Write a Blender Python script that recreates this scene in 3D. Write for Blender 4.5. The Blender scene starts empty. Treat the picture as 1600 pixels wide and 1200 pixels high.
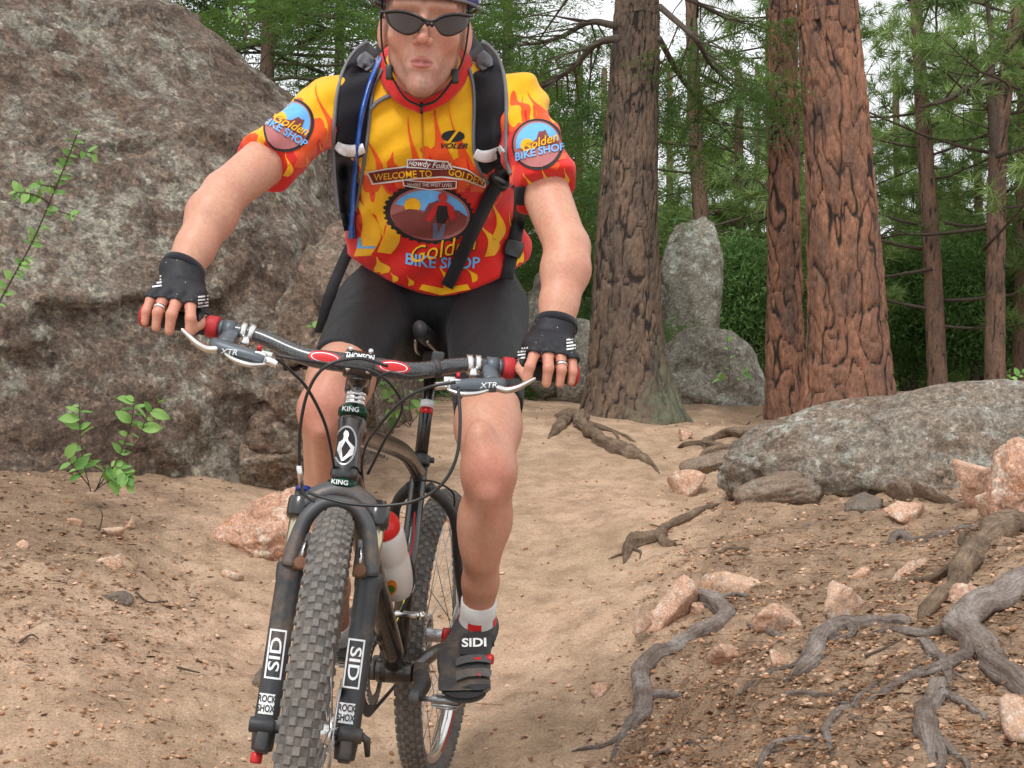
import bpy, bmesh, math, random
import numpy as np
from mathutils import Vector, Matrix
from mathutils.bvhtree import BVHTree

random.seed(7)
RNG = np.random.default_rng(11)
scene = bpy.context.scene
COL = scene.collection

# ------------------------------------------------------------------ camera
FPX = 2100.0                       # focal length in photograph pixels (1600 wide)
PITCH = math.radians(6.0)          # camera tilted slightly up the trail
CAM = np.array([0.0, 0.0, 1.0])
cam_data = bpy.data.cameras.new('camera')
cam_data.sensor_width = 36.0
cam_data.lens = 36.0 * FPX / 1600.0
cam_data.clip_start = 0.05
cam_data.clip_end = 2000.0
cam = bpy.data.objects.new('camera', cam_data)
cam.location = CAM
cam.rotation_euler = (math.pi / 2 + PITCH, 0, 0)
COL.objects.link(cam)
scene.camera = cam

# ------------------------------------------------------------------ overcast sky
SUN_EL, SUN_AZ = math.radians(52), math.radians(200)     # behind the camera, a little to its left
world = bpy.data.worlds.new('World')
scene.world = world
world.use_nodes = True
wn, wl = world.node_tree.nodes, world.node_tree.links
wn.clear()
w_out = wn.new('ShaderNodeOutputWorld')
w_bg = wn.new('ShaderNodeBackground')
w_sky = wn.new('ShaderNodeTexSky')
w_sky.sky_type = 'NISHITA'
w_sky.sun_disc = False
w_sky.sun_elevation = SUN_EL
w_sky.sun_rotation = SUN_AZ
w_sky.dust_density = 4.0
w_hsv = wn.new('ShaderNodeHueSaturation')
w_hsv.inputs['Saturation'].default_value = 0.15
w_mix = wn.new('ShaderNodeMixRGB')                       # an even layer of white cloud over the clear sky
w_mix.inputs['Fac'].default_value = 0.75
w_mix.inputs['Color2'].default_value = (10.5, 10.7, 11.0, 1)
w_bg.inputs['Strength'].default_value = 0.11
wl.new(w_sky.outputs['Color'], w_hsv.inputs['Color'])
wl.new(w_hsv.outputs['Color'], w_mix.inputs['Color1'])
wl.new(w_mix.outputs['Color'], w_bg.inputs['Color'])
wl.new(w_bg.outputs['Background'], w_out.inputs['Surface'])

sun_data = bpy.data.lights.new('sun', 'SUN')
sun_data.energy = 1.5
sun_data.angle = math.radians(18)
sun_data.color = (1.0, 0.98, 0.95)
sun = bpy.data.objects.new('sun', sun_data)
_sd = Vector((math.sin(SUN_AZ) * math.cos(SUN_EL), math.cos(SUN_AZ) * math.cos(SUN_EL), math.sin(SUN_EL)))
sun.rotation_euler = _sd.to_track_quat('Z', 'Y').to_euler()
sun.location = (0, 0, 20)
COL.objects.link(sun)

scene.view_settings.view_transform = 'Standard'
scene.view_settings.look = 'None'
scene.view_settings.exposure = 0.28
scene.view_settings.gamma = 1.0
scene.view_settings.use_curve_mapping = False
scene.cycles.max_bounces = 6
scene.cycles.use_denoising = True

# ------------------------------------------------------------------ geometry of the view
_F = np.array([0, math.cos(PITCH), math.sin(PITCH)])
_U = np.array([0, -math.sin(PITCH), math.cos(PITCH)])
_R = np.array([1.0, 0, 0])

def P(px, py, d):
    """world point seen at photograph pixel (px, py), d metres in front of the camera"""
    return CAM + _R * ((px - 800.0) / FPX * d) + _U * ((600.0 - py) / FPX * d) + _F * d

def to_px(pts):
    q = np.asarray(pts, float) - CAM
    d = q @ _F
    return 800 + q[:, 0] / d * FPX, 600 - (q @ _U) / d * FPX, d

# ------------------------------------------------------------------ noise
def _hash(ix, iy, iz, s):
    h = (ix * 374761393 + iy * 668265263 + iz * 1440662683 + s * 974634777) & 0xFFFFFFFF
    h = ((h ^ (h >> 13)) * 1274126177) & 0xFFFFFFFF
    h = (h ^ (h >> 16)) & 0xFFFFFFFF
    return h.astype(np.float64) / 4294967295.0 * 2 - 1

def noise(p, s=0):
    p = np.asarray(p, float)
    i = np.floor(p).astype(np.int64)
    f = p - i
    u = f * f * f * (f * (f * 6 - 15) + 10)
    r = 0
    for dx in (0, 1):
        wx = u[:, 0] if dx else 1 - u[:, 0]
        for dy in (0, 1):
            wy = u[:, 1] if dy else 1 - u[:, 1]
            for dz in (0, 1):
                wz = u[:, 2] if dz else 1 - u[:, 2]
                r = r + wx * wy * wz * _hash(i[:, 0] + dx, i[:, 1] + dy, i[:, 2] + dz, s)
    return r

def fbm(p, octv=4, s=0, gain=0.5, lac=2.03):
    p = np.asarray(p, float)
    a, r = 1.0, 0
    for k in range(octv):
        r = r + a * noise(p, s + k * 17)
        p = p * lac + 13.7
        a *= gain
    return r

def smooth01(x, a, b):
    t = np.clip((x - a) / (b - a), 0, 1)
    return t * t * (3 - 2 * t)

# ------------------------------------------------------------------ object helpers
def mesh_from(name, V, F, mat=None, smooth=True):
    """V (n,3); F: list of faces or int array (m,3|4)"""
    me = bpy.data.meshes.new(name)
    V = np.asarray(V, np.float32)
    if isinstance(F, np.ndarray) and F.ndim == 2:
        k = F.shape[1]
        me.vertices.add(len(V))
        me.vertices.foreach_set('co', V.ravel())
        me.loops.add(F.size)
        me.loops.foreach_set('vertex_index', F.astype(np.int32).ravel())
        me.polygons.add(len(F))
        me.polygons.foreach_set('loop_start', np.arange(0, F.size, k, dtype=np.int32))
        me.update(calc_edges=True)
    else:
        me.from_pydata([tuple(map(float, v)) for v in V], [], [tuple(map(int, f)) for f in F])
        me.update()
    if len(me.polygons):
        me.polygons.foreach_set('use_smooth', np.full(len(me.polygons), bool(smooth)))
    if mat is not None:
        me.materials.append(mat)
    return me

def empty(name, loc):
    o = bpy.data.objects.new(name, None)
    o.location = loc
    o.empty_display_size = 0.1
    COL.objects.link(o)
    return o

def tag(o, label=None, cat=None, group=None, kind=None):
    if label: o['label'] = label
    if cat: o['category'] = cat
    if group: o['group'] = group
    if kind: o['kind'] = kind
    return o

def put(name, me, parent=None, loc=None):
    """link mesh data given in world coordinates; loc moves the origin there"""
    o = bpy.data.objects.new(name, me)
    COL.objects.link(o)
    if parent is not None:
        o.parent = parent
        if parent.parent is None and parent.type == 'EMPTY':
            o.matrix_parent_inverse = Matrix.Translation(-Vector(parent.location))
        elif parent.parent is None:
            o.matrix_parent_inverse = Matrix.Translation(-Vector(parent.location))
    elif loc is not None:
        me.transform(Matrix.Translation(-Vector(loc)))
        o.location = loc
    return o

class MB:
    """collects shapes into one mesh"""
    def __init__(self):
        self.V, self.F, self.n = [], [], 0
    def add(self, V, F):
        V = np.asarray(V, float).reshape(-1, 3)
        self.V.append(V)
        self.F += [tuple(int(i) + self.n for i in f) for f in F]
        self.n += len(V)
        return self
    def xf(self, M):
        """apply 4x4 to everything collected so far"""
        M = np.array(M)
        self.V = [v @ M[:3, :3].T + M[:3, 3] for v in self.V]
        return self
    def verts(self):
        return np.vstack(self.V)
    def mesh(self, name, mat, smooth=True):
        return mesh_from(name, self.verts(), self.F, mat, smooth)
    def build(self, name, mat, parent=None, smooth=True, loc=None):
        return put(name, self.mesh(name, mat, smooth), parent, loc)

def spline(pts, n=8):
    """Catmull-Rom through pts (k, m)"""
    p = np.asarray(pts, float)
    q = np.vstack([2 * p[0] - p[1], p, 2 * p[-1] - p[-2]])
    out = []
    for i in range(1, len(q) - 2):
        t = np.linspace(0, 1, n, endpoint=False)[:, None]
        a, b, c, d = q[i - 1], q[i], q[i + 1], q[i + 2]
        out.append(0.5 * (2 * b + (c - a) * t + (2 * a - 5 * b + 4 * c - d) * t ** 2 + (3 * b - a - 3 * c + d) * t ** 3))
    out.append(p[-1:])
    return np.vstack(out)

def frames(pts):
    p = np.asarray(pts, float)
    t = np.gradient(p, axis=0)
    t /= np.linalg.norm(t, axis=1)[:, None] + 1e-12
    ref = np.array([0, 0, 1.0]) if abs(t[0, 2]) < 0.9 else np.array([1.0, 0, 0])
    n = np.cross(t[0], ref); n /= np.linalg.norm(n)
    N = [n]
    for i in range(1, len(p)):
        n = N[-1] - t[i] * (N[-1] @ t[i])
        n /= np.linalg.norm(n) + 1e-12
        N.append(n)
    N = np.array(N)
    return t, N, np.cross(t, N)

def tube(pts, r, seg=10, caps=True, close=False, squash=1.0):
    p = np.asarray(pts, float)
    r = np.broadcast_to(np.asarray(r, float), (len(p),))
    t, N, B = frames(p)
    a = np.linspace(0, 2 * np.pi, seg, endpoint=False)
    V = (p[:, None] + r[:, None, None] * (np.cos(a)[None, :, None] * N[:, None] + squash * np.sin(a)[None, :, None] * B[:, None])).reshape(-1, 3)
    F = []
    m = len(p)
    for i in range(m - 1 if not close else m):
        j = (i + 1) % m
        for k in range(seg):
            l = (k + 1) % seg
            F.append((i * seg + k, i * seg + l, j * seg + l, j * seg + k))
    if caps and not close:
        F.append(tuple(range(seg))[::-1])
        F.append(tuple((m - 1) * seg + k for k in range(seg)))
    return V, F

def cyl(a, b, r, seg=16, r2=None, bevel=0.0):
    a, b = np.asarray(a, float), np.asarray(b, float)
    r2 = r if r2 is None else r2
    if bevel > 0:
        u = (b - a) / np.linalg.norm(b - a)
        return tube([a, a + u * bevel * .3, a + u * bevel, b - u * bevel, b - u * bevel * .3, b],
                    [r - bevel, r - bevel * .3, r, r2, r2 - bevel * .3, r2 - bevel], seg)
    return tube([a, b], [r, r2], seg)

def lathe(origin, axis, prof, seg=24):
    """prof: list of (distance along axis, radius)"""
    o, ax = np.asarray(origin, float), np.asarray(axis, float)
    ax = ax / np.linalg.norm(ax)
    ref = np.array([0, 0, 1.0]) if abs(ax[2]) < 0.9 else np.array([1.0, 0, 0])
    n = np.cross(ax, ref); n /= np.linalg.norm(n)
    b = np.cross(ax, n)
    an = np.linspace(0, 2 * np.pi, seg, endpoint=False)
    V, F = [], []
    for (h, r) in prof:
        V.append(o + ax * h + r * (np.cos(an)[:, None] * n + np.sin(an)[:, None] * b))
    V = np.vstack(V)
    for i in range(len(prof) - 1):
        for k in range(seg):
            l = (k + 1) % seg
            F.append((i * seg + k, i * seg + l, (i + 1) * seg + l, (i + 1) * seg + k))
    F.append(tuple(range(seg))[::-1]); F.append(tuple((len(prof) - 1) * seg + k for k in range(seg)))
    return V, F

def rbox(c, half, axes=None, bev=0.2):
    """box with chamfered edges; bev = share of the smallest half size"""
    c = np.asarray(c, float); h = np.asarray(half, float)
    ax = np.eye(3) if axes is None else np.asarray(axes, float)
    bm = bmesh.new()
    bmesh.ops.create_cube(bm, size=2.0)
    for v in bm.verts:
        v.co = Vector((v.co.x * h[0], v.co.y * h[1], v.co.z * h[2]))
    bmesh.ops.bevel(bm, geom=bm.edges[:], offset=bev * h.min(), segments=2, affect='EDGES', profile=0.5)
    V = np.array([v.co[:] for v in bm.verts]) @ ax + c
    bm.verts.index_update()
    F = [tuple(v.index for v in f.verts) for f in bm.faces]
    bm.free()
    return V, F

# ------------------------------------------------------------------ signed distance fields -> one smooth surface
def smin(a, b, k):
    h = np.clip(0.5 + 0.5 * (b - a) / k, 0, 1)
    return b + (a - b) * h - k * h * (1 - h)

def smax(a, b, k):
    return -smin(-a, -b, k)

def s_cone(p, a, b, r1, r2):
    a, b = np.asarray(a, float), np.asarray(b, float)
    ab = b - a
    t = np.clip((p - a) @ ab / (ab @ ab + 1e-12), 0, 1)
    return np.linalg.norm(p - a - t[:, None] * ab, axis=1) - (r1 + (r2 - r1) * t)

def s_ell(p, c, r, R=None):
    q = p - np.asarray(c, float)
    if R is not None: q = q @ np.asarray(R).T
    r = np.asarray(r, float)
    k0 = np.linalg.norm(q / r, axis=1)
    k1 = np.linalg.norm(q / (r * r), axis=1) + 1e-9
    return k0 * (k0 - 1) / k1

def s_plane(p, o, n):
    n = np.asarray(n, float); n = n / np.linalg.norm(n)
    return (p - np.asarray(o, float)) @ n

def surface_nets(fn, lo, hi, h):
    lo, hi = np.asarray(lo, float), np.asarray(hi, float)
    nb = 6
    n = (np.ceil((hi - lo) / (h * nb)).astype(int)) * nb + 1
    # coarse pass
    cs = [lo[i] + h * nb * (np.arange((n[i] - 1) // nb) + 0.5) for i in range(3)]
    C = np.stack(np.meshgrid(*cs, indexing='ij'), -1).reshape(-1, 3)
    fc = fn(C)
    near = np.abs(fc) < h * nb * 1.45
    shp = [len(c) for c in cs]
    G = np.empty(n, np.float32)
    G[:-1, :-1, :-1] = np.sign(fc).reshape(shp).repeat(nb, 0).repeat(nb, 1).repeat(nb, 2) * h * 4
    G[-1] = h * 4; G[:, -1] = h * 4; G[:, :, -1] = h * 4
    mask = np.zeros(n, bool)
    m = near.reshape(shp).repeat(nb, 0).repeat(nb, 1).repeat(nb, 2)
    mask[:-1, :-1, :-1] = m
    mask[1:, :-1, :-1] |= m; mask[:-1, 1:, :-1] |= m; mask[:-1, :-1, 1:] |= m
    mask[1:, 1:, :-1] |= m; mask[1:, :-1, 1:] |= m; mask[:-1, 1:, 1:] |= m; mask[1:, 1:, 1:] |= m
    idx = np.argwhere(mask)
    for s in range(0, len(idx), 400000):
        ii = idx[s:s + 400000]
        G[ii[:, 0], ii[:, 1], ii[:, 2]] = fn(lo + ii * h)
    S = G < 0
    corners = [(a, b, c) for a in (0, 1) for b in (0, 1) for c in (0, 1)]
    cnt = sum(S[a:n[0] - 1 + a, b:n[1] - 1 + b, c:n[2] - 1 + c].astype(np.int8) for a, b, c in corners)
    act = np.argwhere((cnt > 0) & (cnt < 8))
    vid = np.full([k - 1 for k in n], -1, np.int64)
    vid[act[:, 0], act[:, 1], act[:, 2]] = np.arange(len(act))
    g = {c: G[act[:, 0] + c[0], act[:, 1] + c[1], act[:, 2] + c[2]] for c in corners}
    acc = np.zeros((len(act), 3)); num = np.zeros(len(act))
    for c in corners:
        for ax in range(3):
            if c[ax] == 0:
                d = list(c); d[ax] = 1; d = tuple(d)
                x, y = g[c], g[d]
                cr = (x < 0) != (y < 0)
                t = np.where(cr, x / np.where(cr, x - y, 1), 0)
                pos = np.tile(np.array(c, float), (len(act), 1)); pos[:, ax] = t
                acc[cr] += pos[cr]; num[cr] += 1
    V = lo + (act + acc / num[:, None]) * h
    quads = []
    for ax in range(3):
        o1, o2 = [(1, 2), (2, 0), (0, 1)][ax]
        sl = [slice(1, n[k] - 1) for k in range(3)]; sl[ax] = slice(0, n[ax] - 1)
        sl2 = list(sl); sl2[ax] = slice(1, n[ax])
        e = S[tuple(sl)] != S[tuple(sl2)]
        ij = np.argwhere(e)
        ij += np.array([1 if k != ax else 0 for k in range(3)])
        a = ij.copy(); b = ij.copy(); b[:, o1] -= 1
        c = b.copy(); c[:, o2] -= 1
        d = ij.copy(); d[:, o2] -= 1
        q = np.stack([vid[x[:, 0], x[:, 1], x[:, 2]] for x in (a, b, c, d)], 1)
        flip = ~S[ij[:, 0], ij[:, 1], ij[:, 2]]
        q[flip] = q[flip][:, ::-1]
        quads.append(q)
    Q = np.vstack(quads)
    Q = Q[(Q >= 0).all(1)]
    return V, Q

# ------------------------------------------------------------------ material helpers
class NT:
    def __init__(self, name):
        self.m = bpy.data.materials.new(name)
        self.m.use_nodes = True
        self.t = self.m.node_tree
        self.b = self.t.nodes['Principled BSDF']
        self.out = self.t.nodes['Material Output']
        self._co = None
    def n(self, kind, **kw):
        nd = self.t.nodes.new(kind)
        for k, v in kw.items():
            if k in nd.inputs: nd.inputs[k].default_value = v
            else: setattr(nd, k, v)
        return nd
    def l(self, a, b): self.t.links.new(a, b)
    def co(self, sc=(1, 1, 1)):
        if self._co is None: self._co = self.n('ShaderNodeTexCoord')
        if sc == (1, 1, 1): return self._co.outputs['Object']
        m = self.n('ShaderNodeMapping'); m.inputs['Scale'].default_value = sc
        self.l(self._co.outputs['Object'], m.inputs['Vector'])
        return m.outputs['Vector']
    def noise(self, scale, detail=4, rough=0.55, sc=(1, 1, 1), dist=0.0):
        nd = self.n('ShaderNodeTexNoise')
        nd.inputs['Scale'].default_value = scale; nd.inputs['Detail'].default_value = detail
        nd.inputs['Roughness'].default_value = rough; nd.inputs['Distortion'].default_value = dist
        self.l(self.co(sc), nd.inputs['Vector'])
        return nd.outputs['Fac']
    def voro(self, scale, feature='F1', sc=(1, 1, 1), out='Distance', rnd=1.0):
        nd = self.n('ShaderNodeTexVoronoi'); nd.feature = feature
        nd.inputs['Scale'].default_value = scale; nd.inputs['Randomness'].default_value = rnd
        self.l(self.co(sc), nd.inputs['Vector'])
        return nd.outputs[out]
    def ramp(self, src, stops, interp='LINEAR'):
        r = self.n('ShaderNodeValToRGB'); r.color_ramp.interpolation = interp
        el = r.color_ramp.elements
        while len(el) > 1: el.remove(el[-1])
        for i, (p, c) in enumerate(stops):
            e = el[0] if i == 0 else el.new(p)
            e.position = p
            if isinstance(c, (int, float)): c = (c, c, c)
            e.color = (*c, 1)
        self.l(src, r.inputs['Fac'])
        return r.outputs['Color']
    def mix(self, fac, a, b, mode='MIX'):
        m = self.n('ShaderNodeMixRGB'); m.blend_type = mode
        for s, v in (('Fac', fac), ('Color1', a), ('Color2', b)):
            if isinstance(v, (int, float)): m.inputs[s].default_value = v if s == 'Fac' else (v, v, v, 1)
            elif isinstance(v, tuple): m.inputs[s].default_value = (*v[:3], 1)
            else: self.l(v, m.inputs[s])
        return m.outputs['Color']
    def math(self, op, a, b=0.0):
        m = self.n('ShaderNodeMath'); m.operation = op
        for i, v in enumerate((a, b)):
            if isinstance(v, (int, float)): m.inputs[i].default_value = v
            else: self.l(v, m.inputs[i])
        return m.outputs[0]
    def attr(self, name, out='Color'):
        a = self.n('ShaderNodeAttribute'); a.attribute_name = name
        return a.outputs[out]
    def bump(self, h, strength=0.5, dist=0.01):
        b = self.n('ShaderNodeBump'); b.inputs['Strength'].default_value = strength
        b.inputs['Distance'].default_value = dist
        self.l(h, b.inputs['Height']); self.l(b.outputs['Normal'], self.b.inputs['Normal'])
    def set(self, color=None, rough=None, metal=None, spec=None, **kw):
        for k, v in (('Base Color', color), ('Roughness', rough), ('Metallic', metal), ('Specular IOR Level', spec)):
            if v is None: continue
            if isinstance(v, tuple): self.b.inputs[k].default_value = (*v[:3], 1)
            elif isinstance(v, (int, float)): self.b.inputs[k].default_value = v
            else: self.l(v, self.b.inputs[k])
        for k, v in kw.items(): self.b.inputs[k].default_value = v
        return self.m

def lin(r, g, b):
    f = lambda c: (c / 255 / 12.92) if c <= 10 else ((c / 255 + 0.055) / 1.055) ** 2.4
    return (f(r), f(g), f(b))

def simple(name, color, rough=0.5, metal=0.0, var=0.12, scale=60, bump=0.0, spec=0.5, coat=0.0, dust=0.0):
    m = NT(name)
    c = m.mix(1.0, color, m.ramp(m.noise(scale, 4), [(0.25, 1 - var), (0.75, 1 + var)]), 'MULTIPLY')
    if dust > 0:
        c = m.mix(m.ramp(m.noise(16, 6, 0.7), [(0.5, 0), (0.8, dust)]), c, lin(150, 120, 92))
    m.set(c, m.math('ADD', m.math('MULTIPLY', m.noise(scale * .6, 3), 0.25), rough - 0.12), metal, spec)
    if coat: m.b.inputs['Coat Weight'].default_value = coat; m.b.inputs['Coat Roughness'].default_value = 0.08
    if bump: m.bump(m.noise(scale * 3, 3), bump, 0.002)
    return m.m

# ================================================================== MATERIALS OF THE LAND
def m_ground():
    m = NT('trail_soil')
    tan, pink, dark = lin(190, 162, 134), lin(206, 172, 146), lin(152, 126, 102)
    c = m.mix(m.ramp(m.noise(1.6, 5, 0.6), [(0.35, 0), (0.65, 1)]), tan, pink)
    c = m.mix(m.ramp(m.noise(9, 6, 0.65), [(0.40, 0), (0.70, 0.9)]), c, dark)
    c = m.mix(m.ramp(m.noise(3.2, 7, 0.7), [(0.52, 0), (0.70, 0.55)]), c, lin(216, 188, 160))
    lit = m.attr('litter', 'Fac')
    brown = m.mix(m.noise(55, 5, 0.7), lin(104, 86, 70), lin(164, 136, 112))
    lm = m.ramp(m.math('ADD', lit, m.math('MULTIPLY', m.math('SUBTRACT', m.noise(6, 6, 0.7), 0.5), 1.5)), [(0.35, 0), (0.75, 0.85)])
    c = m.mix(lm, c, brown)
    grit = m.ramp(m.noise(150, 4, 0.75), [(0.3, 0.55), (0.5, 1.0), (0.72, 1.35)])
    c = m.mix(0.9, c, grit, 'MULTIPLY')
    spk = m.ramp(m.voro(130), [(0.0, 1.5), (0.16, 1.0), (1, 1.0)])
    c = m.mix(0.35, c, spk, 'MULTIPLY')
    m.set(c, 0.95, 0.0, 0.15)
    h = m.math('ADD', m.math('MULTIPLY', m.noise(40, 6, 0.7), 1.0), m.math('MULTIPLY', m.noise(170, 4, 0.7), 0.35))
    m.bump(h, 0.8, 0.02)
    return m.m

def m_rock(name, base, alt, stain, lichen, lich_amt=0.3, scale=1.0, speck=1.0, spec=0.3):
    m = NT(name)
    c = m.mix(m.ramp(m.noise(2.2 * scale, 6, 0.65, dist=0.6), [(0.38, 0), (0.62, 1)]), base, alt)
    c = m.mix(m.ramp(m.noise(6 * scale, 7, 0.7, dist=0.4), [(0.48, 0), (0.68, 0.85)]), c, stain)
    lf = m.ramp(m.math('MULTIPLY', m.noise(9 * scale, 8, 0.75), m.ramp(m.noise(1.7 * scale, 3), [(0.3, 0.75), (0.7, 1.25)])),
                [(0.54 - 0.1 * lich_amt, 0), (0.62, min(1.0, 0.4 + lich_amt))])
    c = m.mix(lf, c, lichen)
    sp = m.ramp(m.noise(70 * scale, 5, 0.8), [(0.3, 1 - 0.65 * speck), (0.5, 1.0), (0.72, 1 + 0.65 * speck)])
    c = m.mix(1.0, c, sp, 'MULTIPLY')
    sep = m.n('ShaderNodeSeparateColor'); m.l(m.voro(42 * scale, out='Color'), sep.inputs['Color'])
    c = m.mix(0.75 * min(speck, 1), c, m.ramp(sep.outputs[0], [(0, .45), (.25, .75), (.6, 1.05), (.85, 1.2), (1, 1.75)]), 'MULTIPLY')
    sep2 = m.n('ShaderNodeSeparateColor'); m.l(m.voro(95 * scale, out='Color'), sep2.inputs['Color'])
    c = m.mix(0.6 * min(speck, 1), c, m.ramp(sep2.outputs[1], [(0, .5), (.3, .9), (.7, 1.05), (1, 1.6)]), 'MULTIPLY')
    m.set(c, m.ramp(m.noise(30 * scale, 4), [(0.3, 0.6), (0.7, 0.95)]), 0, spec)
    h = m.math('ADD', m.math('ADD', m.noise(14 * scale, 8, 0.7), m.math('MULTIPLY', m.noise(75 * scale, 5, 0.75), 0.4)), m.math('MULTIPLY', lf, 0.1))
    m.bump(h, 0.75, 0.024 / scale)
    return m.m

M_GROUND = m_ground()
M_BOULDER = m_rock('lichen_granite', lin(118, 104, 92), lin(100, 82, 69), lin(70, 58, 50), lin(146, 142, 128), 0.40, 1.0, 0.95)
M_LEDGE = m_rock('brown_granite', lin(122, 103, 88), lin(104, 86, 72), lin(78, 65, 55), lin(136, 130, 116), 0.2, 1.1, 0.9)
M_GREYROCK = m_rock('grey_granite', lin(148, 142, 130), lin(124, 116, 103), lin(92, 86, 74), lin(168, 170, 158), 0.5, 1.0, 0.8)
M_SLAB = m_rock('grey_lichen_slab', lin(136, 128, 116), lin(126, 108, 92), lin(92, 78, 66), lin(156, 156, 146), 0.45, 1.4, 0.85)
M_PINK = m_rock('pink_feldspar', lin(202, 164, 140), lin(190, 148, 122), lin(166, 128, 102), lin(214, 196, 178), 0.45, 4.0, 0.6)
M_PINKSLAB = m_rock('pink_banded_slab', lin(200, 158, 134), lin(178, 140, 118), lin(176, 122, 84), lin(212, 194, 176), 0.6, 2.6, 0.7)
M_PALE = m_rock('pale_quartz_rock', lin(204, 172, 148), lin(192, 150, 122), lin(150, 132, 116), lin(214, 204, 192), 0.4, 5.0, 0.45)
M_GREYSTONE = m_rock('weathered_stone', lin(140, 122, 106), lin(124, 104, 88), lin(96, 80, 66), lin(150, 146, 134), 0.2, 4.0, 0.6)
M_DARKSTONE = m_rock('dark_stone', lin(122, 110, 98), lin(104, 92, 82), lin(84, 74, 66), lin(136, 128, 116), 0.1, 5.0, 0.5)

def m_bark(name, plate, plate2, crack, lich=None, spec=0.2, cw=.42):
    m = NT(name)
    b = m.attr('bark', 'Fac')
    c = m.mix(m.ramp(m.noise(9, 6, 0.65, (1, 1, 0.35)), [(0.35, 0), (0.65, 1)]), plate, plate2)
    c = m.mix(1.0, c, m.ramp(m.noise(60, 5, 0.7, (1, 1, 0.45)), [(0.3, 0.6), (0.7, 1.35)]), 'MULTIPLY')
    f = m.math('ADD', b, m.math('MULTIPLY', m.math('SUBTRACT', m.noise(34, 5, 0.7, (1, 1, 0.4)), 0.5), 0.55))
    c = m.mix(m.ramp(f, [(cw - .3, 1), (cw, 0)]), c, crack)
    if lich:
        z = m.attr('low', 'Fac')
        lf = m.ramp(m.math('MULTIPLY', z, m.noise(16, 6, 0.75)), [(0.34, 0), (0.52, 0.7)])
        c = m.mix(lf, c, lich)
    m.set(c, 0.92, 0, spec)
    m.bump(m.math('ADD', m.noise(50, 6, 0.7, (1, 1, 0.3)), m.math('MULTIPLY', b, 0.6)), 0.9, 0.02)
    return m.m

M_FIRBARK = m_bark('fir_bark', lin(90, 78, 70), lin(128, 106, 88), lin(54, 47, 43), lin(112, 120, 98), cw=.48)
M_PINEBARK = m_bark('ponderosa_bark', lin(158, 112, 88), lin(108, 84, 72), lin(54, 46, 42), cw=.46)
M_FARBARK = m_bark('far_pine_bark', lin(136, 106, 88), lin(104, 86, 76), lin(56, 48, 44))
M_BRANCH = simple('branch_wood', lin(84, 72, 62), 0.9, var=0.3, scale=30)

def m_leaf(name, c1, c2, trans=0.25, rough=0.6):
    m = NT(name)
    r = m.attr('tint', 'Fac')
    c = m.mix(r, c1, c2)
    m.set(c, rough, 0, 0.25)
    tr = m.n('ShaderNodeBsdfTranslucent')
    m.l(m.mix(0.5, c, lin(150, 180, 60)), tr.inputs['Color'])
    mx = m.n('ShaderNodeMixShader'); mx.inputs[0].default_value = trans
    m.l(m.b.outputs[0], mx.inputs[1]); m.l(tr.outputs[0], mx.inputs[2]); m.l(mx.outputs[0], m.out.inputs['Surface'])
    return m.m

M_NEEDLE = m_leaf('pine_needles', lin(78, 106, 60), lin(156, 180, 110))
M_FIRNEEDLE = m_leaf('fir_needles', lin(50, 80, 52), lin(108, 142, 86))
M_JUNIPER = m_leaf('juniper_foliage', lin(68, 104, 60), lin(132, 170, 98))
M_LEAF = m_leaf('broad_leaf', lin(86, 138, 66), lin(150, 190, 108), 0.3, 0.55)

def m_root(name, a, b):
    m = NT(name)
    c = m.mix(m.ramp(m.noise(14, 5, 0.6), [(0.35, 0), (0.65, 1)]), a, b)
    c = m.mix(1.0, c, m.ramp(m.noise(120, 5, 0.7), [(0.3, 0.65), (0.7, 1.3)]), 'MULTIPLY')
    gn = m.n('ShaderNodeTexNoise'); gn.inputs['Scale'].default_value = 2.2; gn.inputs['Detail'].default_value = 6; gn.inputs['Roughness'].default_value = .7
    m.l(m.attr('grain', 'Vector'), gn.inputs['Vector'])
    c = m.mix(1.0, c, m.ramp(gn.outputs['Fac'], [(0.3, 0.55), (0.5, 1.0), (0.7, 1.35)]), 'MULTIPLY')
    m.set(c, 0.85, 0, 0.2)
    m.bump(m.math('ADD', m.math('MULTIPLY', m.noise(90, 5, 0.7), .5), gn.outputs['Fac']), 0.8, 0.012)
    return m.m
M_ROOT = m_root('weathered_root', lin(158, 148, 140), lin(122, 106, 96))
M_ROOTBROWN = m_root('brown_root', lin(142, 122, 102), lin(104, 86, 72))

# ================================================================== TERRAIN
CTRL = [(480, 1500, 2.0), (690, 1243, 3.0), (850, 1200, 3.16), (840, 1100, 3.55), (830, 1000, 4.05), (860, 900, 4.7), (900, 840, 5.2),
        (900, 780, 5.8), (930, 720, 6.6), (880, 645, 7.8), (1000, 655, 7.8), (1100, 650, 8.6), (1230, 665, 8.1), (1320, 668, 7.5),
        (640, 800, 5.6), (600, 720, 6.6),
        (0, 1200, 2.75), (250, 1200, 2.9), (0, 1000, 3.35), (0, 850, 4.0), (100, 785, 4.6), (250, 775, 4.95), (450, 765, 5.6), (330, 900, 4.3),
        (300, 1100, 3.35), (300, 1000, 3.8), (-300, 900, 3.6), (-300, 1200, 2.6),
        (1600, 1200, 2.22), (1600, 1000, 2.75), (1600, 860, 3.5), (1450, 800, 4.4), (1300, 800, 4.9), (1180, 790, 5.3), (1100, 1100, 3.08),
        (1100, 1200, 2.74), (1300, 1200, 2.45), (1250, 1000, 3.35), (1300, 900, 3.98), (1010, 830, 5.0), (1000, 1000, 3.82), (960, 900, 4.62),
        (940, 1100, 3.5), (1900, 1000, 2.6), (1900, 800, 3.8), (1060, 900, 4.3), (1060, 760, 6.0), (960, 1200, 3.1), (780, 1100, 3.62)]
_cp = np.array([P(*c) for c in CTRL])
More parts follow.
